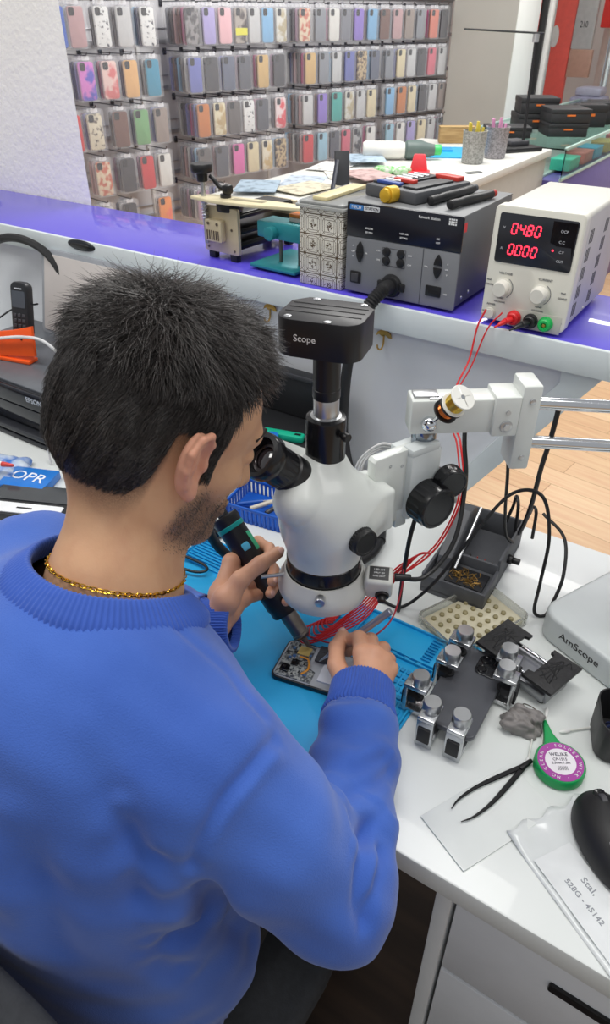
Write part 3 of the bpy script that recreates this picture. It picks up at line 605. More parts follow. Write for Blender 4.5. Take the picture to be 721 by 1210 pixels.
cord('rack_cord', [(-.315, .75, .935), (-.318, .745, .9), (-.322, .745, .83), (-.325, .748, .762), (-.328, .756, .7545)], .0034, cable_blk, 'black cord dropping from below the large focus knob to the bench')
# red wires
cord('probe_wire', [(-.372, 1.079, 1.128), (-.379, 1.07, 1.10), (-.378, 1.05, 1.05), (-.375, 1.0, 1.02), (-.345, .93, 1.0), (-.315, .89, .99), (-.29, .86, .93), (-.295, .83, .87), (-.31, .80, .835), (-.335, .76, .815), (-.355, .72, .81)], .0016, wire_red, 'red probe wire running from the red terminal down behind the arm')
cord('probe_wire', [(-.345, 1.079, 1.128), (-.362, 1.07, 1.10), (-.373, 1.05, 1.04), (-.378, 1.0, 1.0), (-.35, .935, .99), (-.321, .895, .98), (-.295, .86, .92), (-.302, .83, .86), (-.318, .80, .83), (-.34, .765, .808), (-.362, .72, .802)], .0013, wire_red, 'thin red probe wire running from the black terminal down beside its twin')
base_p = [(-.325, .765, .82), (-.345, .73, .812)]
for i in range(7):
    t = i/6
    cord('coiled_wire', [(-.306, .803, .843), (-.318, .785, .846), (-.334+.002*math.sin(i*2), .755, .838-.004*i), (-.344, .73+.004*math.cos(i), .824-.005*i), (-.36+.01*t, .69-.02*t, .80-.003*i), (-.384-.003*i, .648-.007*i, .774-.002*i), (-.405-.003*i, .668-.006*i, .762), (-.395, .70-.005*i, .7575)], .0013, wire_red, f'red wire in the coil beneath the ring light, {ORDN[i]} from the top', 'red coiled wires')
cord('loose_wire', [(-.322, .745, .85), (-.312, .72, .82), (-.31, .685, .79), (-.33, .645, .775), (-.37, .62, .77), (-.42, .615, .768)], .0013, M('wire_dark_red', (176, 40, 56), .4), 'dark red wire looping out over the blue mat')
g = G(); wb_ = M('wire_white', (214, 214, 214), .5)
for k, off in enumerate((0, .004, .008)):
    cord('white_cable', [(-.375, .80, 1.0+off), (-.395, .785, 1.005+off), (-.412-off, .775, .985), (-.415-off, .77, .955), (-.40, .775, .935-off), (-.385, .785, .93)], .0022, wb_, ('outer', 'middle', 'inner')[2-k]+' loop of white cord hung on the rear focus knob', 'white cord loops')
# ================================================================== SPOOLS on the rod
r0 = PV+AN*.021+Zv*1.083
def spool(p, d, rf, rc, L, mats, label, nm='wire_spool'):
    X = frame(p, d); o = thing(nm, label, 'spool', p); T = Matrix.Translation(-Vector(p)) @ X
    g = G(); 
    for z in (0, L-.0022): g.lathe([(.0032, z), (rf-.0006, z), (rf, z+.0006), (rf, z+.0016), (rf-.0006, z+.0022), (.0032, z+.0022)], 36, T, cap=False)
    g.lathe([(.0032, 0), (.0032, L)], 20, T, cap=False); g.build('flange_body', mats[0], o)
    g = G(); pr = [(rc*.6, .0022)]; n = 16
    for i in range(n): z = .0026+(L-.0052)*i/(n-1); pr.append((rc-(.0005 if i % 2 else 0), z))
    pr.append((rc*.6, L-.0022)); g.lathe(pr, 32, T, cap=False); g.build('wound_wire', mats[1], o); return o
spool(r0+RD*.036, RD, .0165, .0115, .016, (blk, M('copper', (196, 112, 60), .3, 1.)), 'small copper wire spool with dark flanges, lower on the rod')
spool(r0+RD*.0535, RD, .0165, .0125, .022, (M('spool_white', (232, 232, 226), .4), M('brass_wire', (216, 184, 84), .28, 1.)), 'small golden wire spool with white flange at the rod tip')
# ================================================================== SILICONE MAT and OPEN PHONE
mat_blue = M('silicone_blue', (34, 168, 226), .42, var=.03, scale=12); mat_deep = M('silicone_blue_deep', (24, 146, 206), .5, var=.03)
mm_ = thing('repair_mat', 'blue silicone repair mat with moulded compartments under the open phone', 'mat', (-.46, .6, .75))
MO = Matrix.Translation((.46, -.6, -.75))
def MG(): return G().at(MO)
g = MG(); g.prism(rr(.48, .285, .008, 4, -.461, .5925), .7502, .7525, .0006); g.build('sheet', mat_blue, mm_)
def rim(x0, x1, y0, y1, z, t=.003, name='compartment'):
    g = MG(); h = z-.752
    for (cx, cy, sx, sy) in (((x0+x1)/2, y0, x1-x0+t, t), ((x0+x1)/2, y1, x1-x0+t, t), (x0, (y0+y1)/2, t, y1-y0), (x1, (y0+y1)/2, t, y1-y0)): g.box((cx, cy, .752+h/2), (sx, sy, h), .0006, 1)
    return g.build(name, mat_blue, mm_)
rim(-.36, -.226, .672, .73, .7575); rim(-.3, -.226, .535, .665, .7575); rim(-.272, -.226, .46, .53, .7575)
rim(-.52, -.365, .69, .73, .7565); rim(-.70, -.53, .665, .73, .7565)
g = MG()
for i in range(7):
    for j in range(9): g.box((-.292+.0092*i, .552+.0118*j, .7538), (.0062, .0072, .0024), .0005, 1)
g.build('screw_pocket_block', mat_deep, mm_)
g = MG()
for j in range(9): g.box((-.62+.0, .668+.0068*j, .7545), (.15, .0022, .003), .0004, 1)
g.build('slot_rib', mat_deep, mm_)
g = MG()
for j in range(6): g.box((-.35+.02*j, .668, .7545), (.008, .004, .004), .0006, 1)
for j in range(8): g.box((-.246, .68+.006*j, .7545), (.014, .0018, .003), .0003, 1)
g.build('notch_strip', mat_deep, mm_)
g = MG(); g.ring((-.213+.012, .717, .7502), (0, 0, 1), .03, .024, .006); g.lathe([(.001, 0), (.026, 0)], 30, Matrix.Translation((-.201, .717, .7512)), cap=False); g.build('round_magnet_dish', mat_blue, mm_)
ph = thing('opened_phone', 'opened smartphone with bared circuit board lying on the blue mat', 'phone', (-.345, .583, .7526), R(12))
phx = M('phone_frame', (26, 28, 34), .35); pcb = noise_mat('pcb', (60, 66, 74), (178, 182, 178), 260, .45, pos=(.42, .6)); 
g = G(); g.prism(rr(.156, .075, .010, 5), 0, .0075, .0012); g.build('frame', phx, ph)
g = G(); g.prism(rr(.151, .07, .008, 5), .0074, .0078); g.build('inner_plate', M('inner_plate', (188, 192, 198), .4, .4), ph)
g = G(); g.box((.03, 0, .0088), (.085, .05, .003), .0008); bt = g.build('battery', M('battery_wrap', (214, 218, 226), .35), ph)
g = G(); g.box((.036, -.002, .0105), (.04, .026, .0004)); g.build('battery_label', M('battery_label', (70, 84, 176), .4), bt)
g = G(); g.prism([(-.073, -.033), (-.02, -.033), (-.02, -.012), (-.034, -.006), (-.034, .033), (-.073, .033)], .0078, .0096, .0003); bd = g.build('circuit_board', pcb, ph)
for (x, y, r_) in ((-.062, -.02, .0062), (-.052, -.006, .0052)):
    g = G(); g.box((x, y, .011), (r_*2.1, r_*2.1, .003), .0012); g.lathe([(r_*.85, .0125), (r_*.85, .0136), (r_*.55, .0136), (.0003, .0128)], 24, Matrix.Translation((x, y, 0)), cap=False); g.build('camera_module', lens_black, ph)
cols = [M('chip_grey', (120, 128, 134), .3, .5), M('chip_black', (26, 28, 32), .35), M('chip_gold', (208, 168, 84), .35, .6), M('chip_white', (222, 222, 216), .4), M('chip_blue', (70, 110, 160), .4)]
spots = []
for k in range(60):
    x = RNG.uniform(-.071, -.022); y = RNG.uniform(-.031, .031); s = RNG.uniform(.0015, .006); t = RNG.uniform(.0015, .005)
    if (abs(x+.062) < .012 and abs(y+.02) < .012) or (abs(x+.052) < .011 and abs(y+.006) < .011) or x > -.036 and y > -.014 or any(abs(x-a) < (s+c)/2+.0006 and abs(y-b) < (t+d)/2+.0006 for a, b, c, d in spots): continue
    spots.append((x, y, s, t)); g = G(); g.box((x, y, .0101), (s, t, RNG.uniform(.001, .0018)), .0002, 1); g.build('chip', cols[RNG.integers(5)], bd)
g = G(); g.box((-.047, .019, .0104), (.018, .016, .0014), .0003); g.build('shield_plate', M('shield_gold', (224, 196, 120), .35, .4), bd)
g = G(); g.tube(spline([(-.05, .006, .0118), (-.036, .004, .0122), (-.03, -.012, .0122), (-.036, -.024, .0118)], 6), .0016, 6, flat=.3); g.build('flex_cable', M('flex_orange', (226, 150, 46), .4), ph)
g = G(); g.box((-.018, .022, .0105), (.02, .03, .004), .001); g.box((-.018, .016, .0127), (.016, .003, .0006)); g.box((-.018, .026, .0127), (.016, .003, .0006)); g.build('speaker_module', M('module_dark', (54, 56, 62), .35), ph)
# ================================================================== HOT AIR GUN held in the left hand
tip = Vector((-.392, .60, .766)); tail = Vector((-.546, .61, .932)); HD = (tip-tail).normalized(); HL = (tip-tail).length
ha = thing('hot_air_gun', 'black hot air gun with teal band held over the open phone', 'hot air gun', tip)
T_ = Matrix.Translation(-tip) @ frame(tail, HD)
hgm = M('handle_black', (24, 25, 28), .42, var=.1)
g = G(); g.lathe([(.012, 0), (.0195, .001), (.0205, .006), (.0195, .012), (.0192, .06), (.0178, .10), (.0175, .122), (.02, .127), (.0225, .13), (.0228, .15), (.0215, .153), (.0215, .163), (.0195, .166)], 40, T_); hh = g.build('handle', hgm, ha)
g = G(); g.lathe([(.0196, .0155), (.0202, .016), (.0202, .0215), (.0196, .022)], 40, T_, cap=False); g.build('teal_band', M('teal_band', (0, 142, 138), .4), hh)
vd = (Vector((0, 0, 1.51))-tail); vd = (vd-HD*vd.dot(HD)).normalized(); sdv = HD.cross(vd)
mx = Matrix((sdv, HD, -vd*-1)).transposed().to_4x4()
def hx(a, s, lift): 
    q = Matrix((HD, -sdv, vd)).transposed().to_4x4(); q.translation = tail-tip+HD*a+sdv*s+vd*lift; return q
g = G(); g.at(hx(.052, -.003, .0186)); g.prism(rr(.011, .011, .002, 3), 0, .0016, .0004); g.build('square_button', M('button_blue', (90, 196, 232), .3), hh)
g = G(); g.at(hx(.05, -.015, .0115)); g.prism(rr(.03, .008, .003, 3), 0, .002, .0005); g.build('green_light', M('green_led', (70, 190, 140), .35), hh)
steel_hot = M('steel_nozzle', (128, 120, 112), .32, .95, scale=60, var=.15)
g = G(); g.lathe([(.0155, .16), (.0155, .166), (.0128, .1665), (.0124, .2), (.0124, .2005), (.0132, .201), (.0132, .2045), (.012, .2055), (.0105, .2085), (.0045, .2105), (.0032, HL-.0015), (.0026, HL-.0015), (.0026, .215)], 36, T_, cap=False); g.build('nozzle', steel_hot, ha)
hose = M('hose_black', (26, 26, 28), .55, var=.08)
g = G(); P = spline([tail, tail-HD*.02, (-.575, .612, .945), (-.60, .625, .905), (-.60, .645, .84), (-.575, .665, .798), (-.53, .69, .772), (-.475, .735, .7645), (-.44, .79, .7635), (-.425, .84, .7635), (-.43, .88, .7635)], 10); g.tube([p-tip for p in P], [.008]*len(P), 12); g.build('hose', hose, ha)
# ================================================================== TOOL in the right hand
tw0 = Vector((-.2886, .6396, .86)); tw1 = Vector((-.3655, .5838, .7668)); td = (tw1-tw0).normalized()
o = thing('tweezers', 'grey steel tweezers gripped like a pen in the right hand', 'tweezers', tw1)
g = G(); TT = Matrix.Translation(-tw1) @ frame(tw0, td); L_ = (tw1-tw0).length
g.lathe([(.003, .0008), (.0042, 0), (.0052, .001), (.0052, .012), (.005, .05), (.004, .07), (.0028, L_-.018)], 24, T_ if False else TT); g.build('barrel', M('tool_grey', (150, 152, 162), .3, .6), o)
g = G(); g.lathe([(.0026, L_-.019), (.0018, L_-.01), (.0005, L_)], 16, TT); g.build('point', silver, o)
# ================================================================== SOLDERING STAND
gr_pl = M('stand_grey', (86, 88, 92), .5, var=.08); gr_dk = M('stand_dark', (26, 27, 30), .55)
st = thing('soldering_stand', 'dark grey soldering iron stand with brass wool and tip tray', 'soldering stand', (-.275, .92, .75), R(3))
g = G()
for (c, d) in (((0, 0, .006), (.105, .2, .012)), ((-.05, 0, .022), (.005, .2, .032)), ((.05, .035, .03), (.005, .13, .048)), ((.05, -.065, .02), (.005, .07, .028)), ((0, -.0975, .02), (.1, .005, .028)), ((0, .0975, .03), (.105, .005, .048)), ((0, -.03, .025), (.1, .005, .038))): g.box(c, d, .0015)
g.build('tray', gr_pl, st)
g = G(); g.box((0, -.064, .016), (.094, .062, .02), .002); g.build('front_deck', gr_pl, st)
g = G(); g.box((.012, -.066, .0275), (.062, .044, .004), .0015); wf = g.build('wool_frame', gr_dk, st)
g = G(); brs = M('brass_wool', (150, 118, 62), .35, .7, scale=400, var=.5)
for k in range(26):
    c = Vector((RNG.uniform(-.008, .032), RNG.uniform(-.08, -.052), .029)); g.tube(spline([c+Vector((RNG.normal(0, .006), RNG.normal(0, .005), RNG.uniform(-.001, .004))) for _ in range(5)], 4), .0006, 4)
g.build('brass_wool', brs, wf)
g = G(); g.prism([(-.085, 0), (.085, 0), (.085, .012), (.03, .075), (.0, .082), (-.075, .035)], -.012, .012, .004, 2, Matrix.Translation((-.032, .02, .012)) @ Matrix.Rotation(PI/2, 4, 'Z') @ Matrix.Rotation(PI/2, 4, 'X')); g.build('iron_ramp', gr_pl, st)
g = G(); g.cyl((-.013, -.055, .03), (-.012, .045, .09), .0028, n=12); g.build('side_rail', silver, st)
for k in range(5):
    o = thing('soldering_tip', f'soldering tip standing in the stand tip rack, {ORDN[k]} from the left', 'soldering tip', (-.275-.012+.0125*k+.001, .8925+.004, .762), 0, 'spare soldering tips')
    g = G(); g.cyl((0, 0, 0), (0, 0, .02), .0032, n=12); g.build('sleeve', silver, o); g = G(); g.cyl((0, 0, .02), (0, 0, .032), .0026, .0006, n=12); g.build('point', M('tip_red', (190, 70, 60), .4) if k in (2, 3) else steel_hot, o)
g = G(); g.cyl((.052, .02, .025), (.06, .02, .025), .008, n=18, bev=.001); g.cyl((.06, .02, .025), (.072, .02, .025), .0055, n=12, bev=.001); g.build('side_knob', blk, st)
for k, (x, h) in enumerate(((-.2, .075), (-.19, .062))):
    cord('wire_holder_spring', [(-.255+.03*k, 1.0, .80), (-.25+.03*k, 1.01, .83), (-.245+.03*k, 1.0, .86-.01*k), (-.235+.03*k, .985, .85), (-.232+.03*k, .985, .80)], .0028, cable_blk, ('left', 'right')[k]+' black cord arch behind the soldering stand tray', 'cord arches')
# ================================================================== CLEAR TRAY OF STUDS
ct = thing('stud_tray', 'clear plastic tray with rows of beige studs beside the clamps', 'tray', (-.222, .795, .7502), R(-24))
clear = M('clear_plastic', (232, 232, 224), .12, trans=.85, var=0, ior=1.15); beige = noise_mat('stud_beige', (204, 196, 168), (218, 212, 186), 40, .45)
g = G(); g.prism(rr(.086, .132, .008, 4), .001, .006, .001); g.build('insert', beige, ct)
g = G(); o_ = rr(.098, .146, .012, 5); i_ = rr(.09, .138, .009, 5); n = len(o_)
vs = [(x, y, 0) for x, y in o_]+[(x, y, .016) for x, y in o_]+[(x, y, .016) for x, y in i_]+[(x, y, .001) for x, y in i_]; fs = []
for a, b in ((0, 1), (1, 2), (2, 3)):
    for i in range(n): fs.append((a*n+i, a*n+(i+1) % n, b*n+(i+1) % n, b*n+i))
g.add(vs, fs); g.build('clear_rim', clear, ct)
sb = None
for i in range(5):
    for j in range(7):
        if sb is None:
            g = G(); g.lathe([(.004, 0), (.0038, .003), (.002, .0045), (.0001, .0048)], 14, cap=False); sb = g.build('stud', M('stud_olive', (150, 140, 100), .4), ct); s_ = sb
        else: s_ = sb.copy(); COL.objects.link(s_); s_.parent = ct
        s_.location = (-.032+.016*i, -.05+.0165*j, .006)
# ================================================================== BLACK HOLDER JIG
jg = thing('phone_holder_jig', 'metal board holder with two black textured plates by the microscope base', 'holder', (-.121, .738, .7502), R(-17))
jig_blk = M('jig_black', (34, 34, 36), .5, var=.2, scale=120, bump=.4, bscale=300)
g = G(); g.box((0, 0, .012), (.10, .058, .016), .002); g.box((-.05, 0, .018), (.006, .05, .03), .001); g.box((.05, 0, .018), (.006, .05, .03), .001); g.build('base_bar', M('jig_silver', (150, 152, 156), .3, .85), jg)
for s in (-1, 1):
    g = G(); q = -s
    ol = [(s*.062, -.036), (s*.062, .036), (s*.018, .036), (s*.018, .028), (s*.024, .026), (s*.024, -.020), (s*.016, -.022), (s*.016, -.036)]
    if s < 0: ol = ol[::-1]
    g.prism(ol, .033, .039, .0012); pl = g.build('clamp_plate', jig_blk, jg)
    g = G()
    for k in range(9): g.tube(spline([(s*.04+RNG.normal(0, .01), RNG.uniform(-.03, .03), .039) for _ in range(3)], 4), .0007, 4)
    g.build('relief_lines', jig_blk, pl)
for y in (-.02, .02):
    g = G(); g.cyl((-.05, y, .024), (.05, y, .024), .0026, n=12); g.build('guide_rod', chrome, jg)
for (x, y) in ((-.045, -.022), (.045, -.022), (-.045, .022), (.045, .022)):
    g = G(); g.cyl((x, y, 0), (x, y, .006), .005, n=16, bev=.001); g.build('foot', blk_soft, jg)
# ================================================================== PHONE BACK held by clamps
pb = thing('clamped_phone', 'dark grey smartphone, back up, ringed by seven silver clamps', 'phone', (-.172, .648, .766), R(2))
g = G(); g.prism(rr(.076, .152, .011, 6), 0, .0085, .002, 3); g.build('body', M('phone_graphite', (92, 94, 100), .28, .3, var=.05), pb)
g = G(); g.prism(rr(.036, .037, .009, 5, .015, .05), .0086, .0105, .0008); ci = g.build('camera_island', M('island_dark', (30, 31, 35), .2, .2), pb)
for (x, y) in ((.006, .059), (.024, .059), (.006, .041)):
    g = G(); g.ring((x, y, .0105), (0, 0, 1), .0068, .005, .0015); g.lathe([(.0001, .0112), (.0052, .0112)], 20, Matrix.Translation((x, y, 0)), cap=False); g.build('lens', lens_black, ci)
def clampx():
    o = thing('spring_clamp', '', 'clamp', (0, 0, .7502), 0, 'silver screw clamps around the grey phone')
    # local: +x points to the phone
    g = G(); g.box((-.007, 0, .016), (.004, .015, .032), .001); g.box((.004, 0, .0045), (.022, .015, .005), .001); g.box((.0015, 0, .0335), (.021, .015, .005), .001); g.build('bracket', M('clamp_silver', (198, 200, 202), .25, .9, var=.05), o)
    g = G(); g.box((-.0095, 0, .016), (.0025, .011, .017), .0006); g.box((-.001, 0, .0185), (.008, .0135, .008), .001); g.build('grip_pad', blk_soft, o)
    g = G(); vs = []; n = 48; fs = []
    lay = [(.007, .036), (.0078, .0368), (.0078, .0455), (.007, .0465), (.0045, .0465)]
    for j, (r, z) in enumerate(lay):
        for i in range(n): q = r*(.93 if (j in (1, 2) and i % 2) else 1); vs.append((.003+q*math.cos(2*PI*i/n), q*math.sin(2*PI*i/n), z))
    for j in range(len(lay)-1):
        for i in range(n): fs.append((j*n+i, j*n+(i+1) % n, (j+1)*n+(i+1) % n, (j+1)*n+i))
    fs.append(tuple((len(lay)-1)*n+i for i in range(n))); g.add(vs, fs); g.build('thumb_screw', silver, o)
    g = G(); g.cyl((.003, 0, .018), (.003, 0, .031), .0025, n=12); g.cyl((.003, 0, .0167), (.003, 0, .019), .005, n=16, bev=.0006); g.build('pressure_pad', blk_soft, o)
    for ch in o.children: ch.data.transform(Matrix.Scale(1.5, 4))
    return o
c0 = clampx(); CL = [((-.2225, .596), 0, 'clamp at the left edge of the grey phone, nearest the sleeve'), ((-.187, .5605), 90, 'left of the two clamps on the front end of the grey phone'), ((-.149, .563), 90, 'right of the two clamps on the front end of the grey phone'),
      ((-.2065, .658), 0, 'middle clamp on the mat side of the grey phone'), ((-.2075, .703), 0, 'rear clamp on the mat side of the grey phone, touching the tray'), ((-.1355, .705), 180, 'rear clamp on the right edge of the grey phone, by the jig'), ((-.1275, .674), 180, 'front clamp on the right edge of the grey phone, by the putty')]
for i, ((x, y), a, lb) in enumerate(CL):
    o = c0 if i == 0 else dup(c0, (0, 0, 0)); o.location = (x, y, .7502); o.rotation_euler = (0, 0, R(a)+R(2)); o['label'] = 'silver screw '+lb
# ================================================================== PUTTY, SWABS, WICK, TWEEZERS, PAPERS
f = Field((-.07, -.06, -.02), (.07, .06, .05), .002); RNG2 = np.random.default_rng(5)
for k in range(16):
    a = RNG2.uniform(0, 2*PI); r_ = RNG2.uniform(0, .022); f.ell(TR(0, 0, 0, rz=RNG2.uniform(0, 3)), (r_*math.cos(a)*1.2, r_*math.sin(a)*.8, .008+RNG2.uniform(0, .012)), (RNG2.uniform(.008, .02), RNG2.uniform(.005, .012), RNG2.uniform(.006, .012)), .004)
f.ell(Matrix.Identity(4), (0, 0, .002), (.032, .022, .009), .008)
v, F_ = f.mesh(); n_ = vnormals(v, F_); v += n_*(.0016*np.sin(v[:, 0:1]*320+6*np.sin(v[:, 1:2]*120))+.0012*np.sin(v[:, 1:2]*410+v[:, 2:3]*300)); v[:, 2] = np.maximum(v[:, 2], 0)
v *= .85; o = npmesh('putty', v, F_, [M('putty_grey', (132, 128, 126), .6, var=.15, scale=90)]); o.location = (-.093, .648, .7502); tag(o, 'crumpled lump of grey putty lying beside the clamped phone', 'putty')
for i, (x0, y0, x1, y1, z) in enumerate(((-.066, .596, -.080, .672, .0), (-.056, .612, -.072, .69, .0), (-.044, .668, -.010, .700, .0))):
    o = thing('cotton_swab', ('left white cotton swab lying beside the solder wick', 'middle white cotton swab lying behind the solder wick', 'right white cotton swab pointing at the black cup')[i], 'cotton swab', (x0, y0, .7532+z), 0, 'cotton swabs')
    d = Vector((x1-x0, y1-y0, 0)); g = G(); g.cyl((0, 0, 0), d, .0012, n=10); g.build('stick', M('swab_white', (232, 232, 226), .5), o)
    for e in (0, 1):
        p = d*e; u = d.normalized()*(1 if e else -1); g = G(); g.lathe([(.0005, -.011), (.002, -.0095), (.0027, -.005), (.0024, 0), (.0014, .004), (.0004, .005)], 12, frame(p, u)); g.build('cotton_tip', M('cotton', (240, 240, 238), .9), o)
wk = thing('solder_wick', 'green solder wick dispenser with purple and white round label', 'solder wick', (-.032, .611, .7502), R(33))
gm = M('wick_green', (22, 156, 84), .35, var=.04)
g = G(); g.lathe([(.001, 0), (.0285, 0), (.0305, .002), (.0305, .0135), (.029, .0155), (.001, .0155)], 48, cap=False); g.build('case', gm, wk)
g = G(); g.prism([(-.03, .004), (-.012, .026), (-.006, .05), (-.003, .066), (.001, .066), (.004, .045), (.014, .02), (.02, .0)], .003, .0125, .002, 2); g.build('spout', gm, wk)
g = G(); g.tube(spline([(-.001, .066, .008), (-.003, .074, .012), (-.012, .084, .013), (-.018, .094, .008), (-.02, .098, .003)], 6), .0008, 6); g.build('copper_braid', M('braid', (120, 110, 100), .4, .7), wk)
g = G(); g.lathe([(.0185, 0), (.0275, 0), (.0275, .0004), (.0185, .0004), (.0185, 0)], 48, Matrix.Translation((0, 0, .0156)), cap=False); g.build('purple_ring_label', M('label_purple', (168, 70, 160), .4), wk)
g = G(); g.lathe([(.0001, 0), (.0185, 0), (.0185, .0005), (.0001, .0005)], 40, Matrix.Translation((0, 0, .0156)), cap=False); g.build('white_label', M('label_white', (236, 232, 238), .45), wk)
L = [('WELIKE', .0065, TR(0, .010, .0162)), ('CP-1515', .005, TR(0, .003, .0162)), ('2.5mm 1.5m', .0045, TR(0, -.002, .0162)), ('||||||||', .006, TR(0, -.009, .0162))]
textm(L, M('print_dark', (40, 40, 60), .5, var=0), wk)
L = []
for i, ch in enumerate('SOLDER WICK - NO CLEAN - '): a = R(90-i*360/25); L.append((ch, .0056, TR(.023*math.cos(a), .023*math.sin(a), .0161, rz=a-PI/2)))
textm(L, white_print, wk, 'ring_lettering')
bt_ = M('tweezer_black', (20, 20, 22), .38, .3)
tz = thing('tweezers', 'black curved tip tweezers lying open on the white tile', 'tweezers', (-.067, .591, .7545))
def prong(p1, bow, z):
    a = Vector((0, 0, 0)); b = Vector(p1); side = Vector((-b.y, b.x, 0)).normalized(); pts = [a, a+b*.3+side*bow*.55, a+b*.62+side*bow, a+b*.86+side*bow*.75, b]
    sp = spline(pts, 6); n = len(sp); return sp, [.0032*(1-.0*i/n) if i < n*.3 else .0032+(.0004-.0032)*((i-n*.3)/(n*.7))**.9 for i in range(n)]
for p1, bow in (((-.052, -.105, 0), -.007), ((-.036, -.114, 0), .007)):
    g = G(); sp, rs = prong(p1, bow, 0); g.tube([p+Vector((0, 0, .001)) for p in sp], rs, 8, flat=.55); g.build('prong', bt_, tz)
g = G(); g.cyl((-.004, -.01, .001), (.004, .010, .001), .004, .003, n=12, bev=.001); g.build('joint', bt_, tz)
tl = G(); tl.prism(rr(.075, .14, .001, 2), 0, .0025, .0005); one(tl, 'white_tile', M('tile_white', (228, 232, 230), .22, var=.02), 'thin white acrylic tile lying under the black tweezers', 'tile', None, (-.081, .506, .7502), R(-26))
env = thing('envelope', 'white plastic envelope with handwritten label under the mouse', 'envelope', (.035, .50, .7502), R(-32))
g = G(); P = []
for i in range(25):
    row = []
    for j in range(25):
        x = -.075+.19*i/24; y = -.052+.13*j/24; e = max(0, 1-i/5.)
        row.append((x+.004*math.sin(j*.9)*e, y, .0012+.006*e*e*(.6+.4*math.sin(j*.8))+.0007*math.sin(i*.7+j*.5)))
    P.append(row)
g.grid(P); o = g.build('sheet', M('poly_white', (222, 226, 226), .22, var=.03), env); mo = o.modifiers.new('thick', 'SOLIDIFY'); mo.thickness = .0006
g = G(); g.box((.03, -.02, .0032), (.13, .05, .0003)); lb = g.build('paper_label', M('paper_label', (226, 229, 230), .6), env)
ink = M('pencil_ink', (150, 154, 160), .7, var=0)
textm([('Stal,', .010, TR(.012, -.010, .0036, rz=R(4)), 1.2), ('528G - 45142', .0085, TR(.022, -.026, .0036, rz=R(3)), 1.1)], ink, env, 'handwriting')
# ================================================================== MOUSE, CUP, PEN POT
mo = thing('computer_mouse', 'black computer mouse with grey scroll wheel on the envelope', 'mouse', (.044, .545, .7545), R(36))
f = Field((-.045, -.07, -.01), (.045, .07, .05), .0016)
f.ell(Matrix.Identity(4), (0, -.006, .004), (.0325, .056, .034), .004); f.ell(Matrix.Identity(4), (0, .016, .002), (.03, .042, .028), .02)
f.put(lambda X, Y, Z: Z*1.0+X*0+Y*0, (-.05, -.08, -.02), (.05, .08, 0), .002, True)
v, F_ = f.mesh(); v = relax(v, F_, 2); npmesh('shell', v, F_, [M('mouse_black', (26, 26, 28), .5, var=.05)], mo)
g = G(); g.lathe([(.0085, -.0035), (.0095, -.0025), (.0095, .0025), (.0085, .0035)], 28, Matrix.Translation((0, .033, .0265)) @ Matrix.Rotation(PI/2, 4, 'Y')); g.build('scroll_wheel', M('wheel_grey', (70, 70, 74), .5), mo)
g = G(); g.prism(rr(.014, .03, .005, 4, 0, .034), .026, .0295, .001); g.build('wheel_bezel', M('bezel_gloss', (14, 14, 16), .12), mo)
text('MAXXTER', .0075, white_print, mo, Matrix.Translation((0, -.026, .0372)) @ Matrix.Rotation(R(14), 4, 'X') @ Matrix.Rotation(R(-10), 4, 'Z'))
cu = thing('black_cup', 'open black rounded square cup holding folded glasses', 'cup', (.02, .692, .7502), R(20))
g = G(); o_ = rr(.07, .075, .02, 6); lay = [(.9, 0), (.96, .003), (1.0, .055), (1.0, .058), (.955, .058), (.95, .055), (.9, .004)]; n = len(o_)
vs = [(x*k, y*k, z) for k, z in lay for x, y in o_]; fs = [(j*n+i, j*n+(i+1) % n, (j+1)*n+(i+1) % n, (j+1)*n+i) for j in range(len(lay)-1) for i in range(n)]; fs += [tuple(reversed(range(n))), tuple((len(lay)-1)*n+i for i in range(n))]
g.add(vs, fs); g.build('shell', M('cup_black', (30, 30, 32), .5), cu)
o = thing('eyeglasses', 'folded eyeglasses with white strap inside the black cup', 'glasses', (.02, .692, .7545))
g = G(); g.tube(spline([(-.022, -.01, .018), (-.01, -.004, .032), (.006, .002, .035), (.024, .008, .02)], 8), .0018, 8); g.tube(spline([(-.02, .01, .012), (0, .004, .026), (.022, -.004, .02)], 8), .0014, 8); g.build('temples', M('glasses_blue', (50, 60, 100), .3), o)
g = G(); g.tube(spline([(-.015, -.012, .0), (-.004, .006, .038), (.012, .012, .04), (.02, 0, .02)], 8), .0014, 6); g.build('strap', white_print, o)
g = G()
for s in (-1, 1): g.tube([(s*.012+.009*math.cos(a), .006+.0*a, .012+.008*math.sin(a)) for a in [i*2*PI/20 for i in range(20)]], .001, 6, closed=True)
g.build('rims', M('glasses_blue', (50, 60, 100), .3), o)
pp = thing('mesh_pen_pot', 'black wire mesh pen pot standing on the microscope base', 'pen pot', (.002, .87, .7985))
g = G(); n = 32; m_ = 14; r1, r2 = .036, .04
for k in range(n):
    for sg in (1, -1): g.tube([((r1+(r2-r1)*t/m_)*math.cos(2*PI*k/n+sg*t*.14), (r1+(r2-r1)*t/m_)*math.sin(2*PI*k/n+sg*t*.14), .002+.096*t/m_) for t in range(0, m_+1, 2)], .0009, 4)
g.build('mesh_wall', blk, pp)
g = G(); g.ring((0, 0, .096), (0, 0, 1), .0415, .038, .005); g.lathe([(.001, 0), (.0365, 0), (.0375, .001), (.0375, .006), (.036, .008)], 32, cap=False); g.build('rim_and_base', blk, pp)
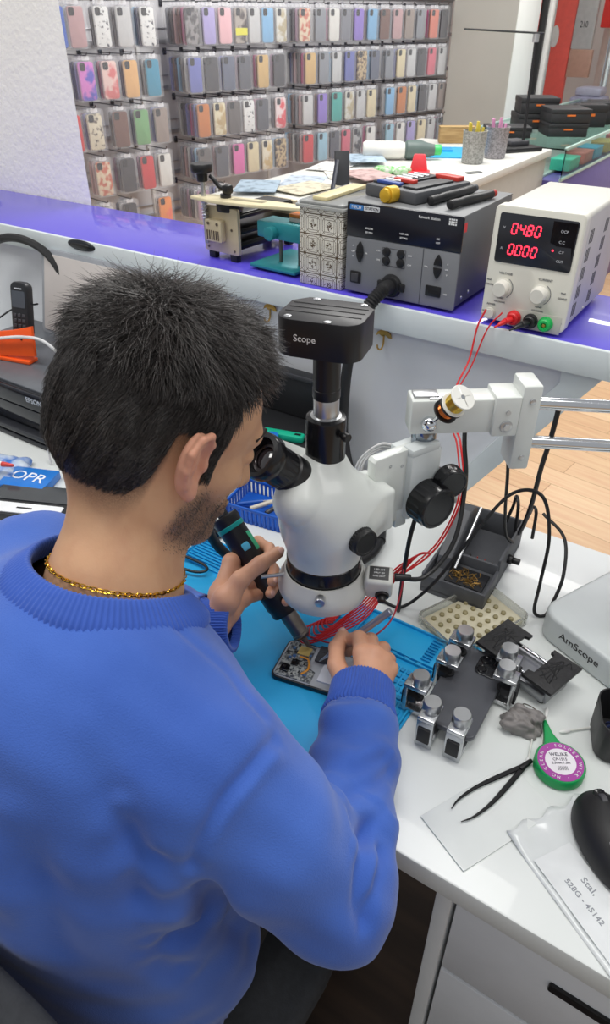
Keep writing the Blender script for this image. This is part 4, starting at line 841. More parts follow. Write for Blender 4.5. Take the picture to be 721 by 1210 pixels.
# ================================================================== POWER SUPPLY
ps = thing('bench_power_supply', 'cream bench power supply with red digits 04.80 and 0.000', 'power supply', (-.318, 1.10, 1.1003))
cream_p = M('psu_cream', (226, 224, 212), .45, var=.02); cream_c = M('psu_case', (206, 204, 196), .5, var=.02)
FX = Matrix.Rotation(PI/2, 4, 'X')         # front panel: x across, local y up, z towards the viewer (-Y)
def FP(x, z, d=0.): return Matrix.Translation((x, -d, z)) @ FX
g = G(); g.box((0, .125, .094), (.132, .22, .168), .006, 3); case = g.build('case', cream_c, ps)
g = G().at(FP(0, .094)); g.prism(rr(.136, .174, .008, 4), -.018, .004, .002); fp = g.build('front_panel', cream_p, ps)
g = G().at(FP(0, .135, .004)); g.prism(rr(.118, .072, .004, 4), 0, .0012, .0004); dsp = g.build('display_window', M('display_dark', (42, 44, 50), .18), ps)
g = G().at(FP(.036, .152, .0053)); g.prism([(-.014, -.014), (-.004, -.018), (.018, -.018), (.021, -.036), (.0215, .016), (-.014, .016)], 0, .0003); g.build('dark_corner', M('display_black', (14, 14, 18), .15), dsp)
red_led = M('led_red', (255, 40, 60), .4, var=0, emit=(255, 46, 70), estr=2.6)
SEG = {'0': 'abcdef', '4': 'fgbc', '8': 'abcdefg'}
def digits(s, x, z, w_, h, pitch):
    g = G().at(FP(x, z, .0054)); t = .0021; cx = 0
    for ch in s:
        if ch == '.': g.box((cx-pitch*.5+.0008, -h/2, 0), (t, t, .0006)); continue
        for sg in SEG[ch]:
            p = {'a': (0, h/2), 'd': (0, -h/2), 'g': (0, 0), 'f': (-w_/2, h/4), 'b': (w_/2, h/4), 'e': (-w_/2, -h/4), 'c': (w_/2, -h/4)}[sg]; sl = .16*p[1]
            g.box((cx+p[0]+sl, p[1], 0), ((w_-t*.7, t, .0006) if sg in 'adg' else (t, h/2-t*.7, .0006)), .0003, 1)
        cx += pitch
    return g.build('digit_readout', red_led, dsp)
digits('04.80', -.034, .150, .0072, .0145, .0118); digits('0.000', -.035, .120, .0072, .0145, .0118)
def FT(s, sz, x, z, d=.0055, sx=1.): return (s, sz, FP(x, z, d), sx)
textm([FT('V', .005, -.05, .15), FT('A', .005, -.05, .12), FT('OCP', .0055, .04, .155), FT('C.C', .0055, .039, .14), FT('C.V', .005, .041, .126), FT('OUT', .005, .041, .113)], M('print_grey', (196, 198, 204), .5, var=0), dsp)
g = G().at(FP(.028, .127, .0054)); g.lathe([(.0001, .0006), (.0014, .0006), (.0016, 0)], 14, cap=False); g.build('status_light', red_led, dsp)
prt = M('print_psu', (96, 98, 104), .5, var=0)
textm([FT('VOLTAGE', .0048, -.037, .083, .0042), FT('CURRENT', .0048, .026, .083, .0042), FT('FINE', .0036, -.062, .07, .0042), FT('COARSE', .0036, -.06, .063, .0042), FT('FINE', .0036, .056, .068, .0042), FT('COARSE', .0036, .056, .060, .0042), FT('CONST', .0034, -.04, .044, .0042), FT('VOLT/CURR', .0034, -.04, .038, .0042), FT('CONST', .0034, .023, .041, .0042), FT('VOLT/CURR', .0034, .022, .035, .0042), FT('POWER', .004, -.053, .032, .0042), FT('ON', .003, -.064, .02, .0042), FT('OFF', .003, -.064, .014, .0042), FT('+', .006, -.002, .026, .0042), FT('-', .007, .03, .026, .0042), FT('GND', .0035, .059, .022, .0042)], prt, fp)
for x in (-.039, .021):
    g = G().at(FP(x, .061, .004)); g.lathe([(.0145, 0), (.0145, .001), (.0125, .0015), (.0115, .014), (.0105, .0155), (.0001, .0155)], 30); k = g.build('adjust_knob', M('psu_knob', (224, 222, 212), .4), ps)
    g = G().at(FP(x, .061, .004)); g.tube([(.0168*math.cos(a), .0168*math.sin(a), .0004) for a in [-1.0+i*.2 for i in range(11)]], .0005, 5); g.build('scale_arc', prt, k)
g = G().at(FP(-.053, .017, .004)); g.ring((0, 0, 0), (0, 0, 1), .0095, .0078, .002); g.lathe([(.0001, .004), (.007, .004), (.0077, .003), (.0077, 0)], 24, cap=False); g.build('power_button', M('button_cream', (226, 224, 214), .35), ps)
g = G().at(FP(.02, .019, .004)); g.prism([(-.042, -.015), (.042, -.015), (.042, .013), (-.03, .013)], 0, .0008, .0003); g.build('terminal_plate', M('psu_plate', (190, 188, 178), .5), fp)
for x, c, nm in ((-.012, (214, 36, 40), 'red'), (.015, (24, 24, 26), 'black'), (.039, (22, 176, 84), 'green')):
    m_ = M('terminal_'+nm, c, .35); g = G().at(FP(x, .018, .004)); g.lathe([(.0115, 0), (.0115, .004), (.0095, .005), (.0095, .011), (.008, .0125), (.0045, .0125), (.004, .009)], 26); t_ = g.build('binding_post', m_, ps); t_['label'] = nm+' binding post'
    g = G().at(FP(x, .018, .004)); g.lathe([(.0001, .0118), (.002, .0118), (.0028, .011), (.0028, .008)], 14, cap=False); g.build('socket', M('brass', (206, 176, 90), .3, .9), t_)
for x, c, nm, dx in ((-.012, (206, 34, 40), 'red', -.012), (.015, (22, 22, 24), 'black', -.014)):
    o = thing('banana_plug', f'{nm} banana plug pushed into the {nm} power supply terminal', 'plug', (-.318+x, 1.0835, 1.118))
    g = G(); g.cyl((0, 0, 0), (dx*.5, -.012, 0), .0052, .005, n=16, bev=.001); g.cyl((dx*.5, -.012, 0), (dx, -.024, -.004), .0048, .0026, n=16, bev=.0006); g.build('grip', M('terminal_'+nm, c, .35), o)
    g = G(); g.cyl((dx, -.024, -.004), (dx*1.3, -.03, -.006), .0016, n=10); g.build('strain_relief', M('terminal_'+nm, c, .35), o)
slot = M('vent_black', (24, 24, 24), .6)
for b_ in range(2):
    g = G()
    for c_ in range(5):
        for r_ in range(3): g.box((.0661, .03+r_*.0075+b_*.085+c_*.003, .034+c_*.027), (.0012, .0018, .020), .0004, 1)
    g.build('side_vent', slot, case)
for (y, z) in ((.018, .018), (.1, .018)):
    g = G(); g.cyl((.066, y, z), (.0675, y, z), .0028, n=12, bev=.0006); g.build('screw', silver, case)
g = G(); g.box((.0, .014, .1783), (.10, .012, .0006)); g.build('film_strip', M('film_teal', (170, 214, 206), .3), case)
for (x, y) in ((-.05, .03), (.05, .03), (-.05, .2), (.05, .2)):
    g = G(); g.cyl((x, y, 0), (x, y, .012), .007, n=16, bev=.001); g.build('foot', blk_soft, ps)
# ================================================================== REWORK STATION
rs = thing('rework_station', 'dark grey rework station with black top panel and ribbed hose socket', 'soldering station', (-.5425, 1.104, 1.1003))
rs_g = M('station_grey', (104, 106, 110), .5, var=.03); rs_t = M('station_top', (128, 130, 132), .5, var=.03); rs_b = M('station_black', (24, 26, 36), .2)
g = G(); g.box((0, .112, .08), (.208, .215, .146), .004); rc = g.build('case', rs_g, rs)
g = G(); g.box((0, .112, .1528), (.206, .216, .0025), .001); g.build('lid', rs_t, rs)
g = G().at(FP(0, .052, -.003)); g.prism(rr(.212, .094, .004, 3), 0, .004, .001); fpr = g.build('front_panel', M('station_front', (122, 124, 128), .45, var=.03), rs)
g = G().at(FP(0, .1265, -.003)); g.prism(rr(.213, .055, .002, 3), 0, .0045, .001); dp = g.build('display_panel', rs_b, rs)
g = G().at(FP(-.08, .147, .0016)); g.prism(rr(.026, .008, .001, 2, -.008, 0), 0, .0005); g.build('blue_badge', M('badge_blue', (64, 130, 200), .4), dp)
g = G().at(FP(-.08, .147, .0016)); g.prism(rr(.03, .008, .001, 2, .021, 0), 0, .0004); g.build('white_badge', M('badge_white', (222, 224, 226), .4), dp)
textm([FT('MECH', .007, -.088, .147, .0022), FT('Rework Station', .006, .047, .146, .0018), FT('SOLDER', .004, -.062, .1155, .0018), FT('SET/PRG', .0038, -.062, .109, .0018), FT('HOT AIR', .004, .004, .1155, .0018), FT('SET/PRG', .0038, .004, .109, .0018), FT('DC', .004, .066, .116, .0018), FT('OUT', .0036, .066, .110, .0018)], white_print, dp)
textm([FT('STATION', .0066, -.058, .147, .0021, .9)], rs_b, dp)
g = G().at(FP(.088, .145, .0016))
for i in range(4):
    for j in range(3): g.box((-.0055+.0036*i, -.0036+.0036*j, 0), (.0026, .0026, .0005))
g.build('mark_block', white_print, dp)
g = G(); g.box((.1044, .012, .136), (.001, .012, .014)); g.build('red_sticker', M('sticker_red', (226, 40, 56), .4), rc)
textm([FT('^', .006, -.092, .083, .0012), FT('v', .006, -.092, .067, .0012), FT('TEMP', .0034, -.092, .074, .0012), FT('AIR', .0034, -.066, .074, .0012), FT('CH1', .0038, -.042, .082, .0012), FT('CH2', .0038, -.042, .067, .0012), FT('CH3', .0038, .018, .082, .0012), FT('CH4', .0038, .018, .067, .0012), FT('VOL', .0036, .049, .07, .0012), FT('^', .006, .087, .078, .0012), FT('v', .006, .087, .062, .0012), FT('ON', .0036, .086, .07, .0012), FT('USB', .0036, .088, .03, .0012)], white_print, fpr)
g = G().at(FP(0, 0, .0011)); g.box((.042, .052, 0), (.001, .092, .0006)); g.box((-.012, .06, 0), (.044, .0012, .0005)); g.box((-.012, .089, 0), (.044, .0005, .0004)); g.box((-.034, .075, 0), (.0005, .028, .0004)); g.box((.01, .075, 0), (.0005, .028, .0004)); g.build('panel_lines', M('panel_line', (60, 62, 66), .5), fpr)
for x, z in ((-.078, .083), (-.078, .067), (.07, .083), (.07, .063)):
    up = z > .075; g = G().at(FP(x, z, .001)); s = 1 if up else -1
    g.prism([(-.0075*1, -.008*s), (.0075, -.008*s), (.006, .001*s), (.001, .0095*s), (-.001, .0095*s), (-.006, .001*s)][::s], 0, .0028, .001); g.build('arrow_button', blk, rs)
for x in (-.026, .001):
    for z in (.0825, .068):
        g = G().at(FP(x, z, .001)); g.lathe([(.0075, 0), (.0072, .002), (.005, .003), (.0001, .003)], 24); g.build('round_button', blk, rs)
g = G().at(FP(-.085, .031, .001)); g.prism(rr(.021, .021, .002, 3), 0, .002, .0006); sw = g.build('switch_plate', blk, rs)
g = G().at(FP(-.085, .031, .003)); g.box((0, .0, .001), (.014, .014, .003), .001); g.build('rocker', M('rocker_grey', (60, 60, 64), .4), sw)
g = G().at(FP(.066, .032, .001)); g.prism(rr(.028, .018, .002, 3), 0, .0016, .0005); pt_ = g.build('port_frame', blk, rs)
g = G().at(FP(.067, .031, .0026)); g.box((0, 0, 0), (.018, .006, .0005)); g.build('port_slot', M('slot_dark', (8, 8, 8), .6), pt_)
CS = Vector((-.012, -.001, .028))
g = G(); g.cyl(CS, CS+Vector((0, -.01, 0)), .02, .018, n=28, bev=.002); g.box((CS.x-.02, CS.y-.004, CS.z), (.012, .007, .014), .002); g.box((CS.x+.02, CS.y-.004, CS.z), (.012, .007, .014), .002); g.build('hose_flange', blk, rs)
hp = spline([CS+Vector((0, -.008, 0)), CS+Vector((-.002, -.03, -.001)), CS+Vector((-.012, -.052, -.02)), CS+Vector((-.026, -.064, -.055)), CS+Vector((-.036, -.075, -.1))], 14)
g = G(); n = len(hp); g.tube(hp, [(.0125 if i < 14 else (.0122 if (i//1) % 2 else .0102)) for i in range(n)], 16); g.build('hose_sleeve', blk_soft, rs)
hp2 = spline([hp[-3], hp[-1]+Vector((-.002, -.006, -.05)), (-.06, -.07, -.20), (-.06, -.065, -.26), (-.03, -.085, -.318), (.03, -.125, -.3365), (.085, -.175, -.3372), (.1125, -.224, -.3368)], 12)
g = G(); g.tube(hp2, .0098, 14); g.build('air_hose', hose, rs)
for (x, y) in ((-.085, .02), (.085, .02), (-.085, .2), (.085, .2)):
    g = G(); g.cyl((x, y, 0), (x, y, .008), .008, n=16, bev=.001); g.build('foot', blk_soft, rs)
for (y, z) in ((.03, .02), (.06, .022)):
    g = G(); g.cyl((.1038, y, z), (.1055, y, z), .003, n=12, bev=.0006); g.build('screw', silver, rc)
# tool kit on top of the station
kt = thing('screwdriver_kit', 'grey bit tray with gold knob and red bits on the rework station', 'tool kit', (-.575, 1.22, 1.2545), R(-14))
kg = M('kit_grey', (78, 80, 84), .5)
g = G(); g.box((0, 0, .010), (.115, .15, .02), .004); g.build('tray', kg, kt)
g = G(); g.box((-.028, .0, .0215), (.05, .12, .004), .001); g.box((.03, -.01, .0215), (.03, .1, .004), .001); g.build('bit_racks', M('kit_dark', (46, 48, 52), .5), kt)
for i in range(7):
    g = G(); g.cyl((-.045+.0, -.05+.015*i, .0245), (-.01, -.05+.015*i, .0245), .0022, n=6); g.build('bit', silver, kt)
g = G(); g.box((.02, .06, .0235), (.05, .02, .007), .001); g.build('red_holder', M('kit_red', (206, 62, 52), .45), kt); g = G(); g.box((-.005, -.03, .0255), (.045, .012, .006), .001); g.build('red_holder', M('kit_red', (206, 62, 52), .45), kt)
g = G(); g.box((-.018, -.055, .0235), (.05, .012, .005), .001); g.build('blue_holder', M('kit_blue', (56, 84, 160), .45), kt)
g = G(); g.cyl((.01, -.072, .012), (.01, -.094, .012), .0135, n=24, bev=.002); g.cyl((.01, -.094, .012), (.01, -.1, .012), .011, n=24, bev=.001); g.build('gold_knob', M('gold_knob', (220, 176, 50), .35, .4), kt)
for i, (a, b) in enumerate((((-.517, 1.145), (-.497, 1.29)), ((-.478, 1.135), (-.452, 1.265)))):
    o = thing('screwdriver', ('left black precision screwdriver lying beside the bit tray', 'right black precision screwdriver with red cap on the rework station')[i], 'screwdriver', (a[0], a[1], 1.2625), 0, 'screwdrivers on the station')
    d = Vector((b[0]-a[0], b[1]-a[1], 0)); u = d.normalized(); g = G(); g.lathe([(.004, 0), (.007, .002), (.0072, .02), (.0062, .03), (.0072, .04), (.0072, d.length-.01), (.006, d.length-.008)], 18, frame((0, 0, 0), u)); g.build('handle', blk, o)
    g = G(); g.lathe([(.006, 0), (.006, .008), (.004, .010)], 16, frame(d-u*.008, u)); g.build('end_cap', M('cap_red', (190, 50, 44), .4) if i else kg, o)
# ================================================================== PATTERNED BOX
def tile_pattern():
    m = bpy.data.materials.new('tile_print'); m.use_nodes = True; nt = m.node_tree; n = nt.nodes; l = nt.links; b = n['Principled BSDF']
    tc = n.new('ShaderNodeTexCoord'); sp = n.new('ShaderNodeSeparateXYZ'); l.new(tc.outputs['Object'], sp.inputs[0])
    def mth(op, a, b_=None, c=None):
        x = n.new('ShaderNodeMath'); x.operation = op
        for i, q in enumerate((a, b_, c)):
            if q is None: continue
            if isinstance(q, (int, float)): x.inputs[i].default_value = q
            else: l.new(q, x.inputs[i])
        return x.outputs[0]
    u = mth('ADD', sp.outputs['X'], sp.outputs['Y']); fx = mth('SUBTRACT', mth('FRACT', mth('MULTIPLY', mth('ADD', u, .15), 1/.0345)), .5); fz = mth('SUBTRACT', mth('FRACT', mth('MULTIPLY', mth('ADD', sp.outputs['Z'], .012), 1/.0345)), .5)
    ax = mth('ABSOLUTE', fx); az = mth('ABSOLUTE', fz); mx = mth('MAXIMUM', ax, az); mn = mth('MINIMUM', ax, az); sm = mth('ADD', ax, az)
    line = mth('GREATER_THAN', mx, .47); box_ = mth('LESS_THAN', mth('ABSOLUTE', mth('SUBTRACT', mx, .29)), .013); box2 = mth('LESS_THAN', mth('ABSOLUTE', mth('SUBTRACT', mth('MAXIMUM', mx, mth('MULTIPLY', sm, .62)), .40)), .013)
    diag = mth('MULTIPLY', mth('LESS_THAN', mth('ABSOLUTE', mth('SUBTRACT', ax, az)), .018), mth('GREATER_THAN', mx, .30)); dot = mth('GREATER_THAN', mn, .43)
    no = n.new('ShaderNodeTexNoise'); no.inputs['Scale'].default_value = 420; l.new(tc.outputs['Object'], no.inputs['Vector']); fl = mth('MULTIPLY', mth('LESS_THAN', sm, .26), mth('GREATER_THAN', no.outputs['Fac'], .5))
    d = mth('MINIMUM', mth('ADD', mth('ADD', mth('ADD', line, box_), mth('ADD', box2, diag)), mth('ADD', dot, fl)), 1.0)
    mix = n.new('ShaderNodeMix'); mix.data_type = 'RGBA'; l.new(d, mix.inputs['Factor']); mix.inputs['A'].default_value = lin((216, 212, 200))+(1,); mix.inputs['B'].default_value = lin((92, 78, 62))+(1,)
    l.new(mix.outputs['Result'], b.inputs['Base Color']); b.inputs['Roughness'].default_value = .2; b.inputs['Coat Weight'].default_value = .6; return m
tb = thing('patterned_box', 'clear lidded box lined with tile patterned paper beside the rework station', 'box', (-.703, 1.185, 1.1002))
g = G(); g.box((0, 0, .069), (.092, .164, .138), .003); g.build('lined_body', tile_pattern(), tb)
g = G(); g.prism(rr(.104, .176, .006, 4), .136, .141, .001); g.prism(rr(.096, .166, .006, 4), .141, .146, .0015); g.build('clear_lid', M('lid_clear', (226, 228, 226), .12, trans=.6, ior=1.2, var=0), tb)
g = G(); g.box((-.01, .0, .1495), (.03, .14, .006), .001); g.build('tan_strip', M('strip_tan', (222, 208, 160), .5), tb)
# ================================================================== SEPARATOR and TEAL CLAMP
tan_ = M('anodised_tan', (204, 190, 158), .4, .35, var=.04); tan_l = M('plate_tan', (226, 214, 176), .45, .1, var=.03)
sp_ = thing('separator_machine', 'beige metal screen separator with black knobs on the purple counter', 'separator', (-.965, 1.14, 1.1005), R(-4))
g = G().at(FP(0, .058)); g.prism(rr(.094, .088, .004, 3), -.008, 0, .001); ep_ = g.build('end_plate', tan_, sp_)
for (x, z) in ((-.036, .022), (.036, .022), (.03, .062), (-.036, .062)):
    g = G(); g.cyl((x, 0, z), (x, -.0014, z), .0024, n=12); g.build('screw', steel_hot, ep_)
g = G().at(FP(-.008, .058)); g.prism(rr(.044, .042, .004, 3), 0, .014, .0012); gb = g.build('grip_block', tan_, sp_)
g = G()
for i in range(6): g.box((-.024+.006*i, -.0143, .05), (.0024, .001, .018))
g.build('grip_slots', M('slot_brown', (70, 56, 44), .6), gb)
for (x, z) in ((-.02, .072), (.004, .072)):
    g = G(); g.cyl((x, -.0138, z), (x, -.0155, z), .003, n=12); g.build('screw', steel_hot, gb)
rail_b = M('rail_black', (34, 32, 30), .35, .4); 
for z, h in ((.085, .012), (.055, .012), (.028, .016)):
    g = G(); g.box((.0, .095, z), (.07, .182, h), .002); g.box((.036, .095, z), (.003, .182, h*.4), .0006); g.build('slide_rail', rail_b, sp_)
g = G(); g.box((0, .19, .05), (.09, .008, .08), .001); g.build('rear_plate', tan_, sp_)
for x in (-.03, .03):
    for y in (.008, .18): g = G(); g.box((x, y, .008), (.018, .014, .016), .002); g.build('foot', blk, sp_)
g = G(); ao = [(-.058, -.02), (.0, -.026), (.08, -.012), (.20, .03), (.205, .05), (.11, .045), (.03, .03), (-.03, .022), (-.056, .0)]; g.prism(ao, .113, .119, .001); arm_ = g.build('top_arm', tan_l, sp_)
g = G(); g.prism([(.03, .0), (.1, .015), (.1, .028), (.03, .016)], .1191, .1195); g.build('arm_slot', M('slot_olive', (150, 140, 110), .5), arm_)
g = G(); g.cyl((-.035, -.006, .03), (-.035, -.006, .115), .0045, n=16); g.cyl((-.035, -.006, .119), (-.035, -.006, .15), .005, n=16); g.build('spring_post', silver, sp_)
g = G(); P = [(-.035+.0065*math.cos(t*1.2), -.006+.0065*math.sin(t*1.2), .075+t*.0011) for t in range(36)]; g.tube(P, .0011, 5); g.build('spring', silver, sp_)
g = G(); g.lathe([(.01, .146), (.011, .148), (.011, .160), (.02, .163), (.0215, .166), (.0215, .176), (.02, .178), (.0001, .178)], 32, Matrix.Translation((-.035, -.006, 0))); g.build('top_knob', blk, sp_)
g = G(); g.lathe([(.026, .094), (.027, .096), (.027, .108), (.024, .1125)], 32, Matrix.Translation((.01, .02, 0))); g.build('pivot_disc', blk, sp_)
g = G(); g.cyl((.01, .01, .119), (.01, .01, .126), .011, n=20, bev=.001); g.box((.014, .012, .134), (.016, .02, .018), .005); g.tube(spline([(.01, .012, .132), (-.004, .008, .138), (-.014, .004, .150), (-.022, .002, .156)], 6), [.005]*6+[.0045]*6+[.0038]*7, 10); g.build('clamp_lever', blk, sp_)
tl_ = M('teal_enamel', (44, 138, 146), .4, .3, var=.04)
td_ = thing('clamp_stand', 'small teal metal clamp stand beside the patterned box', 'clamp stand', (-.822, 1.185, 1.1005), R(-3))
g = G(); g.box((0, 0, .008), (.112, .13, .007), .002); g.build('base_plate', tl_, td_)
g = G(); g.box((-.035, 0, .0022), (.02, .11, .0044)); g.box((.035, 0, .0022), (.02, .11, .0044)); g.build('rubber_feet', blk_soft, td_)
g = G(); g.box((.004, -.02, .0735), (.11, .05, .03), .003); g.build('jaw_block', tl_, td_)
g = G(); g.cyl((-.01, -.045, .071), (-.01, -.062, .071), .0125, n=26, bev=.002); g.build('jaw_knob', tl_, td_)
for x in (-.012, .035):
    g = G(); g.cyl((x, -.02, .0115), (x, -.02, .06), .0038, n=14); g.build('post', steel_hot, td_)
g = G(); g.box((.03, .035, .099), (.05, .1, .006), .001); g.build('orange_bar', M('orange_bar', (222, 128, 46), .45), td_)
g = G(); g.box((.03, .035, .0805), (.05, .1, .030), .002); g.build('white_block', M('white_block', (206, 208, 206), .45), td_)
# grey tape dispenser corner at far left
o = thing('card_holder', 'pale grey plastic stand at the far left end of the purple counter', 'stand', (-1.945, 1.225, 1.1002))
g = G(); g.box((0, 0, .008), (.16, .1, .016), .006); g.build('base', M('holder_grey', (176, 180, 190), .3), o); g = G(); g.box((-.02, .02, .05), (.1, .012, .08), .004); g.build('back', M('holder_grey', (176, 180, 190), .3), o)
# dark clip on the counter's edge
o = thing('cable_clip', 'small black oval cable port on the edge of the counter', 'clip', (-1.32, 1.0762, 1.088))
g = G(); g.ell((0, .0, .004), (.045, .006, .012), 24); g.build('oval_cover', M('clip_black', (22, 26, 34), .25), o); g = G(); g.ell((0, -.004, .005), (.03, .003, .005), 20); g.build('recess', blk, o)
# ================================================================== BACK COUNTER and its things
bc = thing('back_counter', 'white sales counter standing in front of the phone case wall', 'counter', (-1.42, 2.85, 0))
cwh = M('counter_white', (228, 228, 222), .35, var=.02); cfr = M('counter_front', (196, 193, 184), .45, var=.03)
g = G(); g.box((0, 0, .985), (.68, 1.74, .03), .003); g.build('worktop', cwh, bc); g = G(); g.box((0, 0, .485), (.65, 1.71, .97), .004); g.build('body', cfr, bc)
gc = thing('glass_showcase', 'glass display counter with purple base behind the sales counter', 'display case', (-1.35, 5.0, 0))
gg = M('showcase_glass', (214, 238, 232), .03, trans=1., var=0, ior=1.05); gfr = M('showcase_white', (232, 232, 226), .4)
g = G(); g.box((0, .0, .43), (.65, 2.5, .86), .004); g.build('purple_base', M('showcase_purple', (92, 78, 150), .4), gc)
g = G(); g.box((0, 0, .997), (.66, 2.5, .006)); g.build('glass_top', gg, gc); g = G(); g.box((.327, 0, .93), (.005, 2.5, .128)); g.build('glass_front', gg, gc)
g = G(); g.box((-.05, 0, .866), (.55, 2.48, .01)); g.build('shelf', M('showcase_shelf', (206, 216, 210), .4), gc)
g = G(); g.box((.325, 0, 1.0), (.012, 2.5, .012), .001); g.box((-.325, 0, 1.0), (.012, 2.5, .012), .001); g.box((.325, 0, .866), (.012, 2.5, .014), .001); g.build('edge_frame', M('showcase_edge', (182, 208, 200), .3), gc)
for i, (y, c, nm) in enumerate(((4.05, (70, 190, 160), 'mint'), (4.3, (216, 96, 90), 'coral'), (4.5, (40, 150, 190), 'blue'), (4.78, (206, 160, 80), 'amber'), (5.1, (214, 60, 80), 'red'), (5.4, (90, 190, 170), 'aqua'))):
    o = thing('small_box', f'small {nm} coloured box inside the glass showcase', 'box', (-1.10, y, .8715), 0, 'boxes in the showcase')
    g = G(); g.box((0, 0, .025), (.10, .17, .05), .004); g.build('carton', M('carton_'+nm, c, .45), o); g = G(); g.box((0, 0, .0515), (.102, .172, .006), .002); g.build('carton_lid', M('carton_lid_'+nm, tuple(min(255, x+30) for x in c), .45), o)
ob = M('box_black', (48, 48, 50), .5); oo = M('box_orange', (230, 120, 50), .5)
def pbox(x, y, z, w_, d, h, rz, lb):
    o = thing('product_box', lb, 'box', (x, y, z), rz, 'black boxes on the showcase')
    g = G(); g.box((0, 0, h*.35), (w_, d, h*.7), .003); g.build('tray', ob, o); g = G(); g.box((0, 0, h*.83), (w_+.004, d+.004, h*.34), .003); g.build('lid', ob, o)
    g = G(); g.box((.0, -d/2-.0025, h*.55), (w_*.22, .001, h*.12)); g.build('orange_mark', oo, o); return o
pbox(-1.42, 4.02, 1.001, .22, .16, .05, R(30), 'black product box flat on the showcase beside the lamp')
pbox(-1.43, 4.44, 1.001, .2, .2, .075, R(32), 'lowest black product box of the stack behind the lamp')
pbox(-1.42, 4.44, 1.0775, .2, .2, .075, R(30), 'topmost black product box of the stack behind the lamp')
pbox(-1.20, 4.25, 1.001, .2, .22, .062, R(31), 'lower of two black boxes stacked right of the lamp')
pbox(-1.20, 4.25, 1.0645, .2, .22, .062, R(33), 'upper of two black boxes stacked right of the lamp')
for k in range(3): pbox(-1.18+.0*k, 4.66+.14*k, 1.001, .17, .09, .11, R(30), ('first', 'second', 'third')[k]+' upright black box of the row right of the stacks')
# desk lamp
dl = thing('desk_lamp', 'thin black folding desk lamp on the white sales counter', 'lamp', (-1.215, 3.58, 1.0005))
g = G(); g.box((0, 0, .009), (.13, .22, .018), .004, m=Matrix.Rotation(R(-35), 4, 'Z')); g.build('base', blk, dl)
g = G(); g.box((-.05, .03, .028), (.1, .1, .02), .004, m=Matrix.Rotation(R(-35), 4, 'Z')); g.build('charging_pad', M('lamp_grey', (70, 70, 74), .4), dl)
e1 = Vector((.02, .05, .02)); e2 = Vector((-.01, .09, .43)); g = G(); g.cyl(e1, e2, .0075, .006, n=14); g.build('stem', blk, dl)
g = G(); g.cyl(e2+Vector((0, 0, -.012)), e2+Vector((0, 0, .02)), .014, n=16); g.build('hinge', silver, dl)
hd = Vector((-.832, -.555, .045)).normalized(); g = G(); g.tube([e2-hd*.03+Vector((0, 0, .022)), e2+hd*.32+Vector((0, 0, .022))], .011, 12, flat=.35); g.build('light_bar', blk, dl)
# pencil cups
for i, (x, y, c, lb) in enumerate(((-1.245, 3.15, (150, 150, 146), 'grey mesh pencil cup with yellow tops, nearer on the sales counter'), (-1.215, 3.33, (142, 138, 142), 'grey mesh pencil cup with pink papers, beside the lamp base'))):
    o = thing('pencil_cup', lb, 'cup', (x, y, 1.0003)); g = G(); g.lathe([(.001, 0), (.042, 0), (.045, .003), (.05, .12), (.052, .123), (.047, .123), (.042, .01), (.001, .008)], 28, cap=False); g.build('cup', noise_mat('cup_mesh', tuple(q-26 for q in c), tuple(q+26 for q in c), 160, .5), o)
    for k in range(5):
        a = k*1.25; g = G(); g.cyl((.022*math.cos(a), .022*math.sin(a), .012), (.03*math.cos(a+.3), .03*math.sin(a+.3), .135+.006*k), .006, n=8); g.build('pencil', M(('pencil_yellow', 'pencil_pink')[i], ((226, 206, 80), (226, 160, 200))[i], .5), o)
o = thing('wooden_block', 'brown wooden block at the far end of the sales counter', 'block', (-1.545, 3.66, 1.0003), R(33))
g = G(); g.box((0, 0, .035), (.17, .06, .07), .004); g.build('block', noise_mat('block_wood', (150, 120, 76), (176, 146, 98), 12, .6, stretch=(1, 8, 8)), o); g = G(); g.box((0, 0, .0715), (.172, .062, .003), .001); g.build('cover', M('wood_pale', (186, 156, 106), .6), o)
o = thing('blue_mat', 'blue mat lying flat on the sales counter behind the gun', 'mat', (-1.44, 3.34, 1.0003), R(28))
g = G(); g.prism(rr(.22, .3, .01, 3), 0, .006, .001); g.build('sheet', mat_blue, o); g = G(); g.prism(rr(.1, .1, .01, 3, -.03, .05), .006, .012, .002); g.build('pad', mat_deep, o)
o = thing('heat_gun', 'white and dark green heat gun lying on the sales counter', 'heat gun', (-1.535, 3.06, 1.0003), R(33))
g = G(); g.lathe([(.03, 0), (.036, .01), (.036, .16), (.03, .18)], 22, Matrix.Translation((-.17, 0, .037)) @ Matrix.Rotation(PI/2, 4, 'Y')); g.build('white_barrel', cwh, o)
g = G(); g.lathe([(.03, 0), (.038, .01), (.038, .07), (.028, .1), (.022, .13)], 22, Matrix.Translation((.01, 0, .038)) @ Matrix.Rotation(PI/2, 4, 'Y')); g.build('grip', M('gun_green', (92, 108, 104), .5), o)
g = G(); g.cyl((.13, 0, .038), (.17, .0, .038), .021, n=18, bev=.004); g.build('end_cap', M('gun_lime', (70, 200, 110), .4), o)
o = thing('red_stand', 'bright red plastic wedge standing on the sales counter', 'stand', (-1.335, 2.82, 1.0003), R(25))
g = G(); g.box((0, 0, .033), (.075, .05, .066), .006, taper=(.6, .5)); g.build('wedge', M('wedge_red', (236, 66, 76), .4), o); g = G(); g.box((0, -.015, .004), (.09, .07, .008), .003); g.build('foot', M('wedge_red', (236, 66, 76), .4), o)
o = thing('green_wrapper', 'lime green crinkled wrapper beside the red wedge', 'wrapper', (-1.41, 2.74, 1.0003), R(30))
f = Field((-.09, -.06, -.01), (.09, .06, .05), .004)
for k in range(9): f.ell(Matrix.Identity(4), (RNG.uniform(-.05, .05), RNG.uniform(-.025, .025), .01), (.03, .018, .016), .004)
